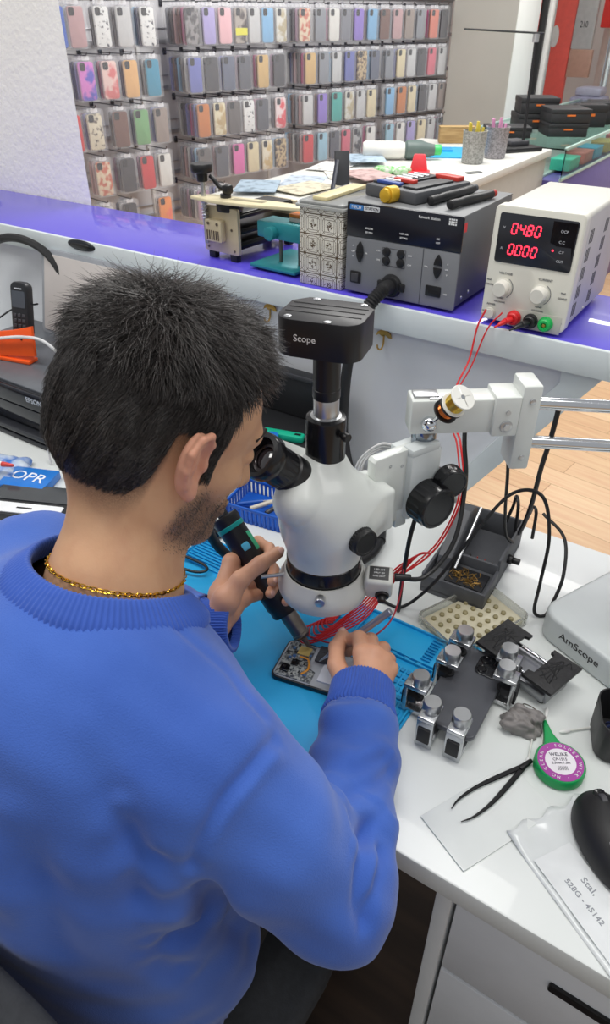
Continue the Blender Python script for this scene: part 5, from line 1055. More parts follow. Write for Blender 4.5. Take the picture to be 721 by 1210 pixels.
v, F_ = f.mesh(); v[:, 2] = np.maximum(v[:, 2], 0); npmesh('crinkle', v, F_, [noise_mat('lime', (90, 190, 80), (222, 226, 214), 60, .35)], o)
o = thing('phone_stand', 'black easel phone stand on the sales counter behind the patterned box', 'stand', (-1.45, 2.42, 1.0003), R(38))
g = G().at(Matrix.Rotation(R(-16), 4, 'X')); g.prism(rr(.055, .013, .004, 3), 0, .115, .002); g.build('back_plate', M('easel_black', (50, 52, 56), .45), o)
g = G(); g.tube([(-.02, .0, .085), (-.045, -.09, .006)], .008, 10, flat=.5); g.tube([(.015, .02, .05), (.02, .07, .006)], .008, 10, flat=.5); g.build('leg', M('easel_dark', (34, 38, 54), .45), o)
# papers and leaflets
PC = [((226, 224, 216), 'white'), ((196, 208, 222), 'pale blue'), ((214, 198, 196), 'pinkish'), ((222, 214, 190), 'cream'), ((170, 190, 206), 'blue grey'), ((232, 232, 230), 'bright white'), ((206, 176, 172), 'salmon')]
PP = [(-1.62, 2.42, 20, 1, 'at the left edge of the sales counter'), (-1.56, 2.62, 40, 0, 'left of the red wedge'), (-1.68, 2.72, 10, 5, 'nearest the case wall'), (-1.52, 2.28, -10, 3, 'before the phone stand'), (-1.3, 2.5, 25, 2, 'right of the phone stand'), (-1.2, 2.66, 50, 6, 'in front of the red wedge'), (-1.66, 2.18, 30, 4, 'at the near left corner of the counter'), (-1.24, 2.28, 15, 5, 'behind the bit tray'), (-1.62, 2.9, 35, 4, 'before the heat gun'), (-1.42, 2.56, 60, 6, 'behind the phone stand')]
for i, (x, y, a, ci, lb) in enumerate(PP):
    g = G(); g.prism(rr(.15, .21, .002, 2), 0, .0012+.0002*i); P_ = noise_mat('leaflet_print', tuple(max(0, q-50) for q in PC[ci][0]), PC[ci][0], 26, .4, pos=(.36, .5))
    one(g, 'leaflet', P_, f'{PC[ci][1]} printed leaflet lying {lb}', 'leaflet', 'leaflets on the sales counter', (x, y, 1.0003+.0022*i), R(a))
g = G(); g.prism(rr(.07, .03, .006, 3), 0, .004, .001); one(g, 'cable_grommet', M('grommet_grey', (110, 112, 110), .4), 'grey flat oval piece lying on the right edge of the sales counter', 'grommet', None, (-1.145, 2.93, 1.0003), R(60))
# ================================================================== LEFT END OF THE BENCH
pr = thing('inkjet_printer', 'black inkjet printer with raised lid left of the person', 'printer', (-1.33, .92, .7502))
p_b = M('printer_black', (36, 38, 44), .4, var=.06); p_g = M('printer_gloss', (20, 24, 34), .12)
g = G(); g.box((0, .0, .115), (.42, .285, .03), .006); g.box((-.19, 0, .055), (.04, .285, .11), .006); g.box((.19, 0, .055), (.04, .285, .11), .006); g.box((0, .06, .055), (.36, .16, .105), .003); g.box((0, 0, .006), (.42, .285, .012), .003); g.build('body', p_b, pr)
g = G(); g.box((0, .005, .1325), (.415, .27, .006), .002); g.build('scanner_bed', M('bed_grey', (96, 100, 106), .3), pr)
g = G(); g.box((0, -.138, .112), (.34, .012, .036), .003); fr_ = g.build('front_panel', p_g, pr)
g = G().at(Matrix.Translation((0, -.13, .062)) @ Matrix.Rotation(R(16), 4, 'X')); g.box((0, 0, 0), (.335, .008, .06), .003); g.build('smoked_flap', p_g, pr)
g = G(); g.box((.0, -.125, .024), (.32, .04, .012), .003); g.build('paper_tray', M('tray_dark', (48, 50, 56), .4), pr)
text('EPSON', .016, M('print_silver', (190, 196, 206), .4, var=0), fr_, Matrix.Translation((.145, -.1445, .116)) @ Matrix.Rotation(PI/2, 4, 'X'))
lidm = Matrix.Translation((.07, .103, .132)) @ Matrix.Rotation(R(76), 4, 'X')
g = G().at(lidm); g.prism(rr(.38, .195, .012, 4, 0, .0975), -.010, .004, .003); ld = g.build('raised_lid', M('lid_frame', (150, 154, 160), .45), pr)
g = G().at(lidm); g.prism(rr(.355, .173, .008, 4, 0, .0975), .0041, .007, .001); g.build('lid_pad', M('lid_pad', (196, 190, 186), .55, var=.02), ld)
ph_ = thing('cordless_phone', 'black cordless phone standing in the orange cradle on the printer', 'phone', (-1.385, .918, .888), R(12))
CO = Matrix.Rotation(R(-14), 4, 'X')
g = G().at(CO @ Matrix.Translation((0, 0, .025)) @ FX); g.prism(rr(.046, .122, .014, 5, 0, .061), -.011, .011, .004); pb_ = g.build('handset', M('handset_black', (30, 32, 36), .38), ph_)
g = G().at(CO @ Matrix.Translation((0, -.0112, .025)) @ FX); g.prism(rr(.036, .036, .003, 3, 0, .085), 0, .001); g.build('screen', M('handset_screen', (74, 80, 88), .15), pb_)
g = G()
for i in range(3):
    for j in range(4): g.at(CO @ Matrix.Translation((0, -.0112, .025)) @ FX); g.box((-.012+.012*i, .016+.0115*j, .0006), (.0085, .007, .0016), .0005, 1)
g.build('keypad', M('keys_dark', (64, 66, 72), .4), pb_)
g = G().at(CO @ Matrix.Translation((0, -.0112, .025)) @ FX); g.box((0, .108, .0004), (.02, .003, .0008)); g.build('name_strip', M('strip_grey', (180, 184, 190), .4), pb_)
oc = thing('orange_cradle', 'orange stand with white cable across it on top of the printer', 'stand', (-1.372, .855, .8862), R(12))
orm = M('cradle_orange', (246, 92, 28), .4, var=.03)
g = G().at(Matrix.Rotation(R(-8), 4, 'X') @ FX); g.prism([(-.08, .0), (.085, .02), (.085, .085), (.05, .075), (.03, .07), (-.02, .06), (-.03, .075), (-.07, .07), (-.085, .05), (-.075, .02)], -.006, .002, .0015); g.build('face_plate', orm, oc)
g = G(); g.box((0, .01, .004), (.14, .03, .008), .002); g.build('foot', orm, oc)
for x in (-.06, .055):
    g = G().at(Matrix.Rotation(R(-8), 4, 'X')); g.ell((x, -.0025, .055), (.003, .0012, .004), 12); g.build('slot', blk, oc)
cord('white_cable', [(-1.50, .845, .892), (-1.455, .838, .90), (-1.42, .842, .925), (-1.36, .853, .94), (-1.30, .868, .95), (-1.25, .88, .945), (-1.2, .90, .892)], .0035, wb_, 'white cable curving across the orange stand')
cord('thick_cable', [(-1.72, 1.02, .90), (-1.66, 1.04, 1.03), (-1.58, 1.05, 1.075), (-1.50, 1.055, 1.085), (-1.43, 1.06, 1.065), (-1.385, 1.06, 1.02), (-1.375, 1.062, .96), (-1.40, 1.068, .885)], .0095, hose, 'thick black cable arching against the grey panel at far left')
cord('thin_wire', [(-1.56, .93, .888), (-1.5, .95, .93), (-1.43, .948, .965), (-1.36, .96, .985)], .002, cable_blk, 'thin black wire crossing behind the cordless phone')
bl = M('bag_blue', (40, 120, 206), .25); bl2 = M('bag_film', (150, 186, 222), .15, var=.2, scale=60)
o = thing('blue_box', 'blue carton with white O P letters lying before the printer', 'box', (-1.105, .672, .7502), R(22))
g = G(); g.box((0, 0, .009), (.10, .07, .018), .003); g.build('carton', bl, o); text('OPR', .04, M('letter_white', (240, 242, 246), .4, var=0), o, Matrix.Translation((0, 0, .0184)) @ Matrix.Rotation(R(-8), 4, 'Z'))
o = thing('blister_pack', 'crumpled blue and clear film pack left of the blue carton', 'pack', (-1.2, .66, .7502), R(30))
f = Field((-.09, -.07, -.01), (.09, .07, .05), .004)
for k in range(14): f.ell(TR(rz=RNG.uniform(0, 3)), (RNG.uniform(-.05, .05), RNG.uniform(-.04, .04), .008), (.035, .015, .016), .005)
v, F_ = f.mesh(); v[:, 2] = np.maximum(v[:, 2], 0); npmesh('film', v, F_, [noise_mat('film_blue', (60, 120, 206), (206, 218, 232), 40, .2)], o)
o = thing('red_pen', 'red and white pen lying on the blue film pack', 'pen', (-1.175, .64, .795), R(20))
g = G(); g.cyl((-.05, 0, 0), (.03, 0, 0), .005, n=12, bev=.001); g.build('barrel', M('pen_white', (224, 220, 220), .4), o); g = G(); g.cyl((.03, 0, 0), (.055, 0, 0), .0055, .003, n=12, bev=.001); g.build('cap', M('pen_red', (206, 64, 60), .4), o)
cord('white_loop', [(-1.13, .745, .752), (-1.135, .752, .785), (-1.115, .756, .80), (-1.095, .752, .785), (-1.10, .742, .752)], .0022, wb_, 'small loop of white cable in front of the printer')
pk = thing('phone_package', 'black and white boxed screen lying nearest the blue collar', 'package', (-1.035, .625, .7502), R(24))
g = G(); g.box((0, 0, .008), (.17, .10, .016), .002); g.build('tray', M('pack_black', (30, 32, 36), .35), pk); g = G(); g.prism(rr(.16, .05, .006, 3, 0, .02), .0162, .0175); g.build('dark_screen', M('pack_screen', (64, 68, 72), .12), pk)
g = G(); g.prism(rr(.155, .03, .004, 3, -.005, -.03), .0162, .018); ws = g.build('white_strip', M('pack_white', (232, 234, 236), .4), pk); g = G(); g.box((.0, -.03, .0182), (.03, .004, .0006)); g.build('black_bar', blk, ws)
tp = thing('tablet_case', 'pale blue flat case under the boxed screen', 'case', (-.93, .60, .7502), R(24))
g = G(); g.box((0, 0, .006), (.14, .2, .012), .003); g.build('cover', M('case_paleblue', (104, 150, 222), .35), tp); g = G(); g.box((.05, 0, .0135), (.03, .19, .003), .001); g.build('green_band', M('band_green', (120, 190, 90), .4), tp)
# black equipment box under the counter with green cutter, red tipped pen
bb = thing('black_toolbox', 'black open toolbox under the counter behind the microscope', 'box', (-.745, 1.0, .7502), R(0))
g = G(); g.box((0, 0, .05), (.24, .15, .1), .006); g.box((0, .06, .145), (.24, .03, .09), .004); g.box((-.114, 0, .12), (.012, .15, .05), .003); g.build('body', M('box_matt_black', (26, 27, 30), .5, var=.1), bb)
g = G(); g.box((0, -.0755, .085), (.242, .006, .012), .002); g.build('ledge', M('ledge_black', (40, 41, 45), .4), bb); g = G(); g.box((0, .042, .188), (.24, .008, .008), .002); g.build('ledge', M('ledge_black', (40, 41, 45), .4), bb)
cu_ = thing('side_cutter', 'turquoise handled craft cutter lying on the black toolbox', 'cutter', (-.69, .958, .8505), R(14))
g = G(); g.prism(rr(.085, .02, .006, 4), 0, .014, .003); g.build('handle', M('cutter_green', (20, 176, 140), .4), cu_); g = G(); g.box((-.06, 0, .006), (.04, .012, .003), .001); g.build('blade', silver, cu_); g = G(); g.box((.03, 0, .0142), (.012, .006, .001)); g.build('slider', blk, cu_)
o = thing('blue_dome', 'blue cap beside the turquoise cutter on the black toolbox', 'cap', (-.70, .935, .8505)); g = G(); g.lathe([(.014, 0), (.015, .002), (.013, .016), (.001, .018)], 20); g.build('dome', bl, o); g = G(); g.ring((0, 0, 0), (0, 0, 1), .017, .014, .004); g.build('rim', M('cap_white', (220, 224, 228), .4), o)
o = thing('marker_pen', 'dark marker pen with red tip behind the microscope', 'pen', (-.655, .975, .8555), R(-12))
g = G(); g.cyl((0, 0, 0), (.08, 0, 0), .0045, n=12, bev=.001); g.build('barrel', M('marker_grey', (70, 70, 72), .4), o); g = G(); g.cyl((-.02, 0, 0), (0, 0, 0), .003, .0048, n=12, bev=.001); g.build('red_tip', M('marker_red', (222, 60, 50), .4), o)
# small blue basket
bk = thing('blue_basket', 'small slotted blue plastic basket on the bench left of the microscope', 'basket', (-.655, .855, .7502), R(8))
bk_m = M('basket_blue', (32, 96, 196), .4, var=.05); W2, D2, H2 = .13, .09, .034
g = G(); g.box((0, 0, .002), (W2, D2, .004), .001); g.box((0, -D2/2, .031), (W2, .004, .006), .001); g.box((0, D2/2, .031), (W2, .004, .006), .001); g.box((-W2/2, 0, .031), (.004, D2, .006), .001); g.box((W2/2, 0, .031), (.004, D2, .006), .001)
for i in range(15): x = -W2/2+.002+i*(W2-.004)/14; g.box((x, -D2/2, .016), (.0045, .003, .03)); g.box((x, D2/2, .016), (.0045, .003, .03))
for i in range(10): y = -D2/2+i*D2/9; g.box((-W2/2, y, .016), (.003, .0045, .03)); g.box((W2/2, y, .016), (.003, .0045, .03))
g.build('slotted_tub', bk_m, bk)
for i, (x, c, nm) in enumerate(((-.03, (30, 90, 180), 'blue'), (.0, (214, 206, 190), 'cream'), (.03, (60, 60, 66), 'dark'))):
    o = thing('small_tool', f'small {nm} handled tool lying inside the blue basket', 'tool', (-.655+x, .85, .7565), R(35+20*i)); g = G(); g.cyl((-.03, 0, .006+.008*i), (.02, 0, .012+.008*i), .0045, n=12, bev=.001); g.build('handle', M('tool_'+nm, c, .4), o); g = G(); g.cyl((.02, 0, .012+.008*i), (.04, 0, .014+.008*i), .0015, n=8); g.build('shaft', silver, o)
o = thing('dark_tray', 'shallow dark grey tray behind the blue basket', 'tray', (-.80, .80, .7502), R(12)); g = G(); g.box((0, 0, .006), (.12, .16, .012), .004); g.build('body', M('tray_grey', (58, 60, 64), .4), o); g = G(); g.box((0, 0, .0135), (.1, .14, .003), .001); g.build('insert', M('tray_light', (150, 154, 158), .4), o)
o = thing('black_puck', 'small black rounded device beside the hot air hose', 'device', (-.70, .745, .7502), R(20)); g = G(); g.prism(rr(.05, .03, .012, 5), 0, .018, .005); g.build('body', blk_gloss, o); g = G(); g.prism(rr(.03, .012, .005, 4), .0182, .0195); g.build('top_plate', M('puck_grey', (90, 92, 96), .3), o)
cord('black_loop', [(-.78, .64, .78), (-.74, .655, .772), (-.69, .66, .764), (-.645, .662, .762), (-.632, .652, .762), (-.65, .638, .762), (-.70, .63, .766), (-.75, .632, .776)], .0024, cable_blk, 'thin black cable loop lying on the left of the blue mat')
# ================================================================== PERSON
PB = np.array([-.45, .2, 0.]); I4 = Matrix.Identity(4)
HM = Matrix.Translation((-.456, .4345, 1.188)) @ Matrix.Rotation(R(-22), 4, 'Z') @ Matrix.Rotation(R(-29), 4, 'X')
HMi = np.linalg.inv(np.array(HM)); HMn = np.array(HM)
def hp(x, y, z): return np.array((HM @ Vector((x, y, z)))[:])
def rot(x=0, y=0, z=0): return Euler((R(x), R(y), R(z))).to_matrix()
NECK = np.array([-.447, .325, 1.045]); SR = np.array([-.292, .272, .955]); SL = np.array([-.602, .345, .975])
ER = np.array([-.166, .300, .815]); EL = np.array([-.70, .40, .80])
RHJ = dict(w=(-.2494, .5126, .8), i0=(-.2963, .5789, .828), m0=(-.2827, .5839, .83), r0=(-.2708, .5884, .822), l0=(-.2603, .5892, .81), t0=(-.29, .5356, .803), t1=(-.3233, .5604, .806), t2=(-.3401, .5878, .806), t3=(-.3474, .6156, .803),
    i1=(-.3185, .6092, .818), i2=(-.3364, .6111, .803), i3=(-.3432, .6047, .793), m1=(-.308, .6222, .808), m2=(-.3269, .6191, .79), m3=(-.3337, .6079, .784), r1=(-.2904, .6276, .797), r2=(-.3069, .6207, .78), r3=(-.3164, .6093, .776), l1=(-.2774, .622, .788), l2=(-.2905, .6138, .774), l3=(-.3007, .6033, .774))
LHJ = dict(w=(-.4839, .4985, .839), i0=(-.5135, .5814, .8821), m0=(-.5044, .5743, .8665), r0=(-.4906, .5674, .8562), l0=(-.4763, .5617, .847), t0=(-.4713, .5195, .8799), t1=(-.4636, .5406, .9023), t2=(-.452, .5688, .9143), t3=(-.4467, .6021, .9147),
    i1=(-.511, .6394, .8791), i2=(-.4821, .6298, .8885), i3=(-.4627, .6074, .8936), m1=(-.4908, .6358, .8555), m2=(-.465, .616, .866), m3=(-.4487, .591, .8702), r1=(-.4752, .6305, .8405), r2=(-.4565, .612, .850), r3=(-.448, .584, .8535), l1=(-.4622, .6245, .8267), l2=(-.4335, .6116, .8374), l3=(-.4258, .5904, .8445))
WR = np.array([-.2575, .507, .806]); WL = np.array(LHJ['w'])
def hand_field(J, elbow):
    J = {k: np.array(v) for k, v in J.items()}; P = np.array(list(J.values())); f = Field(P.min(0)-.05, P.max(0)+.03, .00135)
    w = J['w']; u = (elbow-w)/np.linalg.norm(elbow-w); f.cone(w, w+u*.045, .0235, .026, .01)
    for k, r in zip('imrl', (.0115, .0118, .0112, .0105)): f.cone(w+(J[k+'0']-w)*.12, J[k+'0'], .0155, r, .012)
    f.cone((w+J['i0'])/2*1.0, (w+J['l0'])/2, .013, .013, .012)
    f.cone(w+(J['t0']-w)*.3, J['t0'], .017, .0165, .012); f.cone(J['t0'], (J['i0']+w)/2, .013, .012, .014)
    f.chain([J['t0'], J['t1'], J['t2'], J['t3']], [.0165, .0118, .0105, .0088], .005)
    for k, s in zip('imrl', (1, 1.02, .97, .88)):
        f.chain([J[k+'0'], J[k+'1'], J[k+'2'], J[k+'3']], [.0108*s, .0098*s, .0086*s, .0074*s], .0022)
        f.cone(J[k+'0'], J[k+'0']+.001, .0112*s, .0112*s, .006); f.cone(J[k+'1'], J[k+'1']+.001, .0102*s, .0102*s, .003)
    v, F = f.mesh(); return relax(v, F, 2, .45), F
def head_field():
    f = Field((-.60, .23, 1.0), (-.32, .58, 1.37), .0023)
    f.ell(HM, (0, -.012, .025), (.075, .096, .087), .02); f.ell(HM, (0, .03, .02), (.064, .062, .065), .02); f.ell(HM, (0, -.04, -.02), (.062, .06, .06), .03)
    f.ell(HM, (0, .04, -.045), (.056, .052, .068), .025)
    for s in (-1, 1):
        f.cone(hp(s*.052, .0, -.07), hp(s*.012, .076, -.108), .016, .015, .022)
        f.ell(HM, (s*.042, .055, -.03), (.02, .024, .02), .015)
        f.ell(HM, (s*.058, .0, -.045), (.018, .03, .04), .02)
    f.ell(HM, (0, .079, -.106), (.021, .018, .018), .018)
    f.cone(hp(-.034, .081, .014), hp(.034, .081, .014), .011, .011, .016)
    for s in (-1, 1):
        f.ell(HM, (s*.031, .098, -.006), (.016, .014, .012), .012, True); f.ell(HM, (s*.031, .080, -.008), (.0145, .0135, .0125), .004)
    f.cone(hp(0, .092, .0), hp(0, .114, -.043), .0085, .0125, .012)
    for s in (-1, 1): f.ell(HM, (s*.0125, .103, -.046), (.0085, .009, .0075), .006)
    f.ell(HM, (0, .086, -.075), (.026, .014, .02), .012)
    f.cone(hp(-.018, .094, -.0705), hp(.018, .094, -.0705), .0055, .0055, .004); f.cone(hp(-.016, .094, -.081), hp(.016, .094, -.081), .0062, .0062, .004)
    f.cone(hp(-.022, .1005, -.0757), hp(.022, .1005, -.0757), .0016, .0016, .003, True)
    # neck
    f.cone(hp(0, -.03, -.045), NECK, .045, .049, .03); f.cone(hp(0, .015, -.085), NECK+np.array([.005, .035, -.01]), .036, .042, .03)
    f.cone(NECK+np.array([0, -.005, .02]), NECK+np.array([0, -.01, -.06]), .05, .08, .03)
    for q in (SR, SL): f.cone(NECK+np.array([0, -.01, -.01]), NECK+(q-NECK)*.6+np.array([0, 0, .0]), .036, .036, .04)
    # ears
    for s in (-1, 1):
        X = HM @ Matrix.Translation((s*.0755, -.008, -.012)) @ Euler((R(12), R(0), R(s*24))).to_matrix().to_4x4() @ Matrix.Scale(1.12, 4)
        f.ell(X, (s*.007, -.004, .002), (.0065, .0175, .029), .004)
        f.ell(X, (s*.0145, .003, .002), (.0085, .0105, .0175), .003, True)
        pts = [(s*.006, .013, .0), (s*.011, .012, .018), (s*.0135, .004, .029), (s*.0145, -.009, .029), (s*.0145, -.018, .018), (s*.0135, -.0185, .002), (s*.011, -.012, -.014), (s*.009, -.004, -.023)]
        pw = [np.array((X @ Vector(p))[:]) for p in pts]; f.chain(pw, [.003, .0032, .0034, .0036, .0036, .0033, .0032, .0035], .003)
        f.ell(X, (s*.009, .001, -.025), (.005, .0075, .0085), .005); f.ell(X, (s*.008, .012, -.003), (.004, .004, .006), .003)
        f.ell(X, (s*.0115, -.008, .008), (.0035, .0035, .012), .003)
    v, F = f.mesh(); return relax(v, F, 2, .4), F
def hloc(v): return v@HMi[:3, :3].T+HMi[:3, 3]
def sst(x): x = np.clip(x, 0, 1); return x*x*(3-2*x)
def earmask(L): return sst((np.abs(L[:, 0])-.0772)/.003)*(L[:, 1] > -.03)*(L[:, 1] < .021)*(L[:, 2] < .027)*(L[:, 2] > -.06)
def hairline(L):
    y = L[:, 1]; zh = np.interp(y, [-.13, -.06, -.045, -.034, -.026, .006, .011, .013, .027, .029, .036, .047, .066, .09], [-.072, -.068, -.064, -.046, .006, .010, .006, -.036, -.036, .030, .055, .075, .09, .10])
    return L[:, 2]-zh
def beardmask(L):
    y, z = L[:, 1], L[:, 2]; top = np.interp(y, [-.01, .008, .02, .034, .05, .07, .085, .11], [-.055, -.04, -.03, -.032, -.042, -.052, -.055, -.055]); front = sst((y+.008)/.016)
    low = np.interp(y, [-.01, .03, .07, .1], [-.10, -.122, -.13, -.13])
    m = front*sst((top-z)/.022)*sst((z-low)/.03); lips = sst(1-np.sqrt((L[:, 0]/.022)**2+((z+.0757)/.0095)**2)*.9)*(y > .08)
    return np.clip(m-lips, 0, 1), lips
vh, Fh = head_field(); Lh = hloc(vh); em = earmask(Lh)
hm_ = sst(hairline(Lh)/.016)*(1-em)*(Lh[:, 2] > -.09); fade = sst((hairline(Lh)+.03)/.045)*(1-em)*(Lh[:, 1] < .0)*.8; bmk, lips = beardmask(Lh); bmk = bmk*(1-em)
stub = np.clip(np.maximum(np.maximum(bmk*.72, hm_), fade), 0, 1)
# torso and arms of the body under the clothes
f = Field((-.80, -.02, .42), (-.05, .66, 1.12), .007)
f.ell(I4, (-.45, .235, .60), (.15, .10, .15), .05); f.ell(I4, (-.455, .21, .76), (.15, .11, .2), .06); f.ell(I4, (-.45, .26, .92), (.165, .11, .16), .06)
f.cone(NECK, NECK-np.array([0, .02, .1]), .055, .09, .05)
for q in (SR, SL): f.cone(NECK-np.array([0, 0, .05]), q, .05, .05, .05)
for a, b, c in ((SR, ER, WR), (SL, EL, WL)): f.chain([a, b, c], [.05, .038, .026], .03)
for s in (-1, 1): f.chain([np.array([-.46+s*.1, .24, .56]), np.array([-.46+s*.12, .58, .54]), np.array([-.46+s*.12, .62, .10])], [.075, .055, .04], .03)
vt, Ft = f.mesh()
def to_bm(v, F, st, li, fl):
    bm = bmesh.new(); L = [bm.verts.layers.float.new(k) for k in ('stubble', 'lips', 'flush')]; vv = [bm.verts.new(p) for p in v.tolist()]
    for i, q in enumerate(vv):
        for l_, arr_ in zip(L, (st, li, fl)): q[l_] = float(arr_[i])
    for f_ in F.tolist():
        try: bm.faces.new([vv[i] for i in f_])
        except ValueError: pass
    bm.normal_update(); return bm
def cut(bm, p, n):
    "keep the side the normal points away from"
    bmesh.ops.bisect_plane(bm, geom=bm.verts[:]+bm.edges[:]+bm.faces[:], plane_co=Vector(p), plane_no=Vector(n), clear_outer=True)
def cutlocal(bm, p, n, r):
    gs = [f_ for f_ in bm.faces if (f_.calc_center_median()-Vector(p)).length < r]; es = {e for f_ in gs for e in f_.edges}; vs = {q for f_ in gs for q in f_.verts}
    bmesh.ops.bisect_plane(bm, geom=list(vs)+list(es)+gs, plane_co=Vector(p), plane_no=Vector(n)); n = Vector(n)
    kill = [q for q in bm.verts if (q.co-Vector(p)).length < r and (q.co-Vector(p)).dot(n) > 1e-6]; bmesh.ops.delete(bm, geom=kill, context='VERTS')
z0 = np.zeros; bmt = to_bm(vt, Ft, z0(len(vt)), z0(len(vt)), z0(len(vt))); bmh = to_bm(vh, Fh, stub, lips, em)
cut(bmh, (0, 0, 1.022), (0, 0, -1)); cut(bmt, (0, 0, 1.012), (0, 0, 1)); pieces = [bmh]
for J, e, W_q in ((RHJ, ER, np.array(RHJ['w'])), (LHJ, EL, np.array(LHJ['w']))):
    a, b = hand_field(J, e); hb = to_bm(a, b, z0(len(a)), z0(len(a)), np.full(len(a), .55)); d = (e-W_q)/np.linalg.norm(e-W_q)
    cut(hb, W_q+d*.030, d); pieces.append(hb)
for W_q, e in ((WR, ER), (WL, EL)):
    d = (e-W_q)/np.linalg.norm(e-W_q); cutlocal(bmt, W_q+d*.042, -d, .085)
me_b = bpy.data.meshes.new('person')
for q in pieces: tmp = bpy.data.meshes.new('tmp'); q.to_mesh(tmp); bmt.from_mesh(tmp); q.free(); bpy.data.meshes.remove(tmp)
def loops():
    es = {e for e in bmt.edges if e.is_boundary}; out = []
    while es:
        e = es.pop(); L = [e]; st_ = [e]
        while st_:
            c = st_.pop()
            for q in c.verts:
                for e2 in q.link_edges:
                    if e2 in es: es.discard(e2); L.append(e2); st_.append(e2)
        c = sum(((e.verts[0].co+e.verts[1].co)/2 for e in L), Vector())/len(L); out.append((c, L))
    return out
LP_ = loops()
for p in (np.array([*NECK[:2], 1.017]), np.array(RHJ['w']), WL):
    near = sorted(LP_, key=lambda q: (q[0]-Vector(p)).length)[:2]
    try: bmesh.ops.bridge_loops(bmt, edges=near[0][1]+near[1][1])
    except Exception as ex: print('bridge', ex)
bmesh.ops.delete(bmt, geom=[q for q in bmt.verts if not q.link_faces], context='VERTS')
rest = [e for e in bmt.edges if e.is_boundary]
if rest: bmesh.ops.holes_fill(bmt, edges=rest, sides=0)
def skin_mat():
    m = bpy.data.materials.new('skin'); m.use_nodes = True; nt = m.node_tree; n = nt.nodes; l = nt.links; b = n['Principled BSDF']; tc = n.new('ShaderNodeTexCoord')
    def mix(a, b_, f_):
        x = n.new('ShaderNodeMix'); x.data_type = 'RGBA'
        if isinstance(a, tuple): x.inputs['A'].default_value = lin(a)+(1,)
        else: l.new(a, x.inputs['A'])
        x.inputs['B'].default_value = lin(b_)+(1,); l.new(f_, x.inputs['Factor']); return x.outputs['Result']
    def attr(k): x = n.new('ShaderNodeAttribute'); x.attribute_name = k; return x.outputs['Fac']
    def noise(s, d=3): x = n.new('ShaderNodeTexNoise'); x.inputs['Scale'].default_value = s; x.inputs['Detail'].default_value = d; l.new(tc.outputs['Object'], x.inputs['Vector']); return x.outputs['Fac']
    def ramp(v, p0, p1, c0=0., c1=1.):
        x = n.new('ShaderNodeMapRange'); x.inputs[1].default_value = p0; x.inputs[2].default_value = p1; x.inputs[3].default_value = c0; x.inputs[4].default_value = c1; l.new(v, x.inputs[0]); return x.outputs[0]
    def mul(a, b_):
        x = n.new('ShaderNodeMath'); x.operation = 'MULTIPLY'; l.new(a, x.inputs[0])
        if isinstance(b_, float): x.inputs[1].default_value = b_
        else: l.new(b_, x.inputs[1])
        return x.outputs[0]
    c = mix((208, 162, 126), (186, 132, 100), ramp(noise(35), .4, .75, 0, .5)); c = mix(c, (222, 158, 134), mul(attr('flush'), .75)); c = mix(c, (176, 108, 96), mul(attr('lips'), .8))
    c = mix(c, (44, 36, 33), mul(attr('stubble'), ramp(noise(900, 2), .36, .6, .62, 1.)))
    l.new(c, b.inputs['Base Color']); b.inputs['Roughness'].default_value = .5; b.inputs['Subsurface Weight'].default_value = .12; b.inputs['Subsurface Scale'].default_value = .004
    b.inputs['Subsurface Radius'].default_value = (1, .4, .25)
    bp = n.new('ShaderNodeBump'); bp.inputs['Strength'].default_value = .12; bp.inputs['Distance'].default_value = .001; l.new(noise(420), bp.inputs['Height']); l.new(bp.outputs['Normal'], b.inputs['Normal']); return m
skin = skin_mat()
bmesh.ops.recalc_face_normals(bmt, faces=bmt.faces)
for q in bmt.verts: q.co -= Vector(PB)
for q in bmt.faces: q.smooth = True
bmt.to_mesh(me_b); bmt.free(); me_b.materials.append(skin); person = bpy.data.objects.new('person', me_b); COL.objects.link(person)
person.location = PB; tag(person, 'seated person in a blue sweatshirt with dark hair bending to the microscope', 'person')
for s in (-1, 1):
    g = G(); c = HM @ Vector((s*.031, .0822, -.008))-Vector(PB); d = (HM.to_3x3() @ Vector((s*.05, 1, -.1))).normalized(); X = frame(c, d)
    g.mat(0); g.ell((0, 0, 0), (.0118, .0118, .0118), 20, X); g.mat(1); g.lathe([(.0056, .0104), (.003, .0117), (.0001, .012)], 18, X, cap=False)
    g.build('eye', [M('eye_white', (232, 226, 220), .2, var=0), M('iris_brown', (52, 34, 24), .15, var=0)], person)
    g = G(); A = [HM @ Vector((s*x, y, z)) - Vector(PB) for x, y, z in ((.012, .0965, .014), (.024, .0975, .020), (.038, .0905, .021), (.05, .077, .014))]; g.tube(spline(A, 5), [.002+.0028*math.sin(PI*min(1, i/15+.1)) for i in range(16)], 8, flat=.6); g.build('eyebrow', M('brow_dark', (36, 28, 24), .6), person)
# nails on thumbs and fingers in view
nailm = M('nail', (232, 184, 168), .25, var=0)
def nail(J, k, up):
    a, b = np.array(J[k+'2']), np.array(J[k+'3']); d = (b-a)/np.linalg.norm(b-a); u = np.array(up)/np.linalg.norm(up); u = u-d*(u@d); u /= np.linalg.norm(u); sd_ = np.cross(d, u)
    r = .0088 if k == 't' else .0072; c = b+u*r*.72-PB; m = Matrix(((sd_[0], d[0], u[0], c[0]), (sd_[1], d[1], u[1], c[1]), (sd_[2], d[2], u[2], c[2]), (0, 0, 0, 1)))
    g = G(); g.ell((0, .001, 0), (r*.62, r*.8, r*.34), 14, m); g.build('fingernail', nailm, person)
cv = np.array([.486, -.597, .65]); nail(LHJ, 't', cv); nail(LHJ, 'm', cv+np.array([.5, .3, 0])); nail(LHJ, 'r', cv+np.array([.5, .3, 0])); nail(RHJ, 't', np.array([-.3, -.1, 1])); nail(RHJ, 'i', np.array([-.5, .3, .6]))
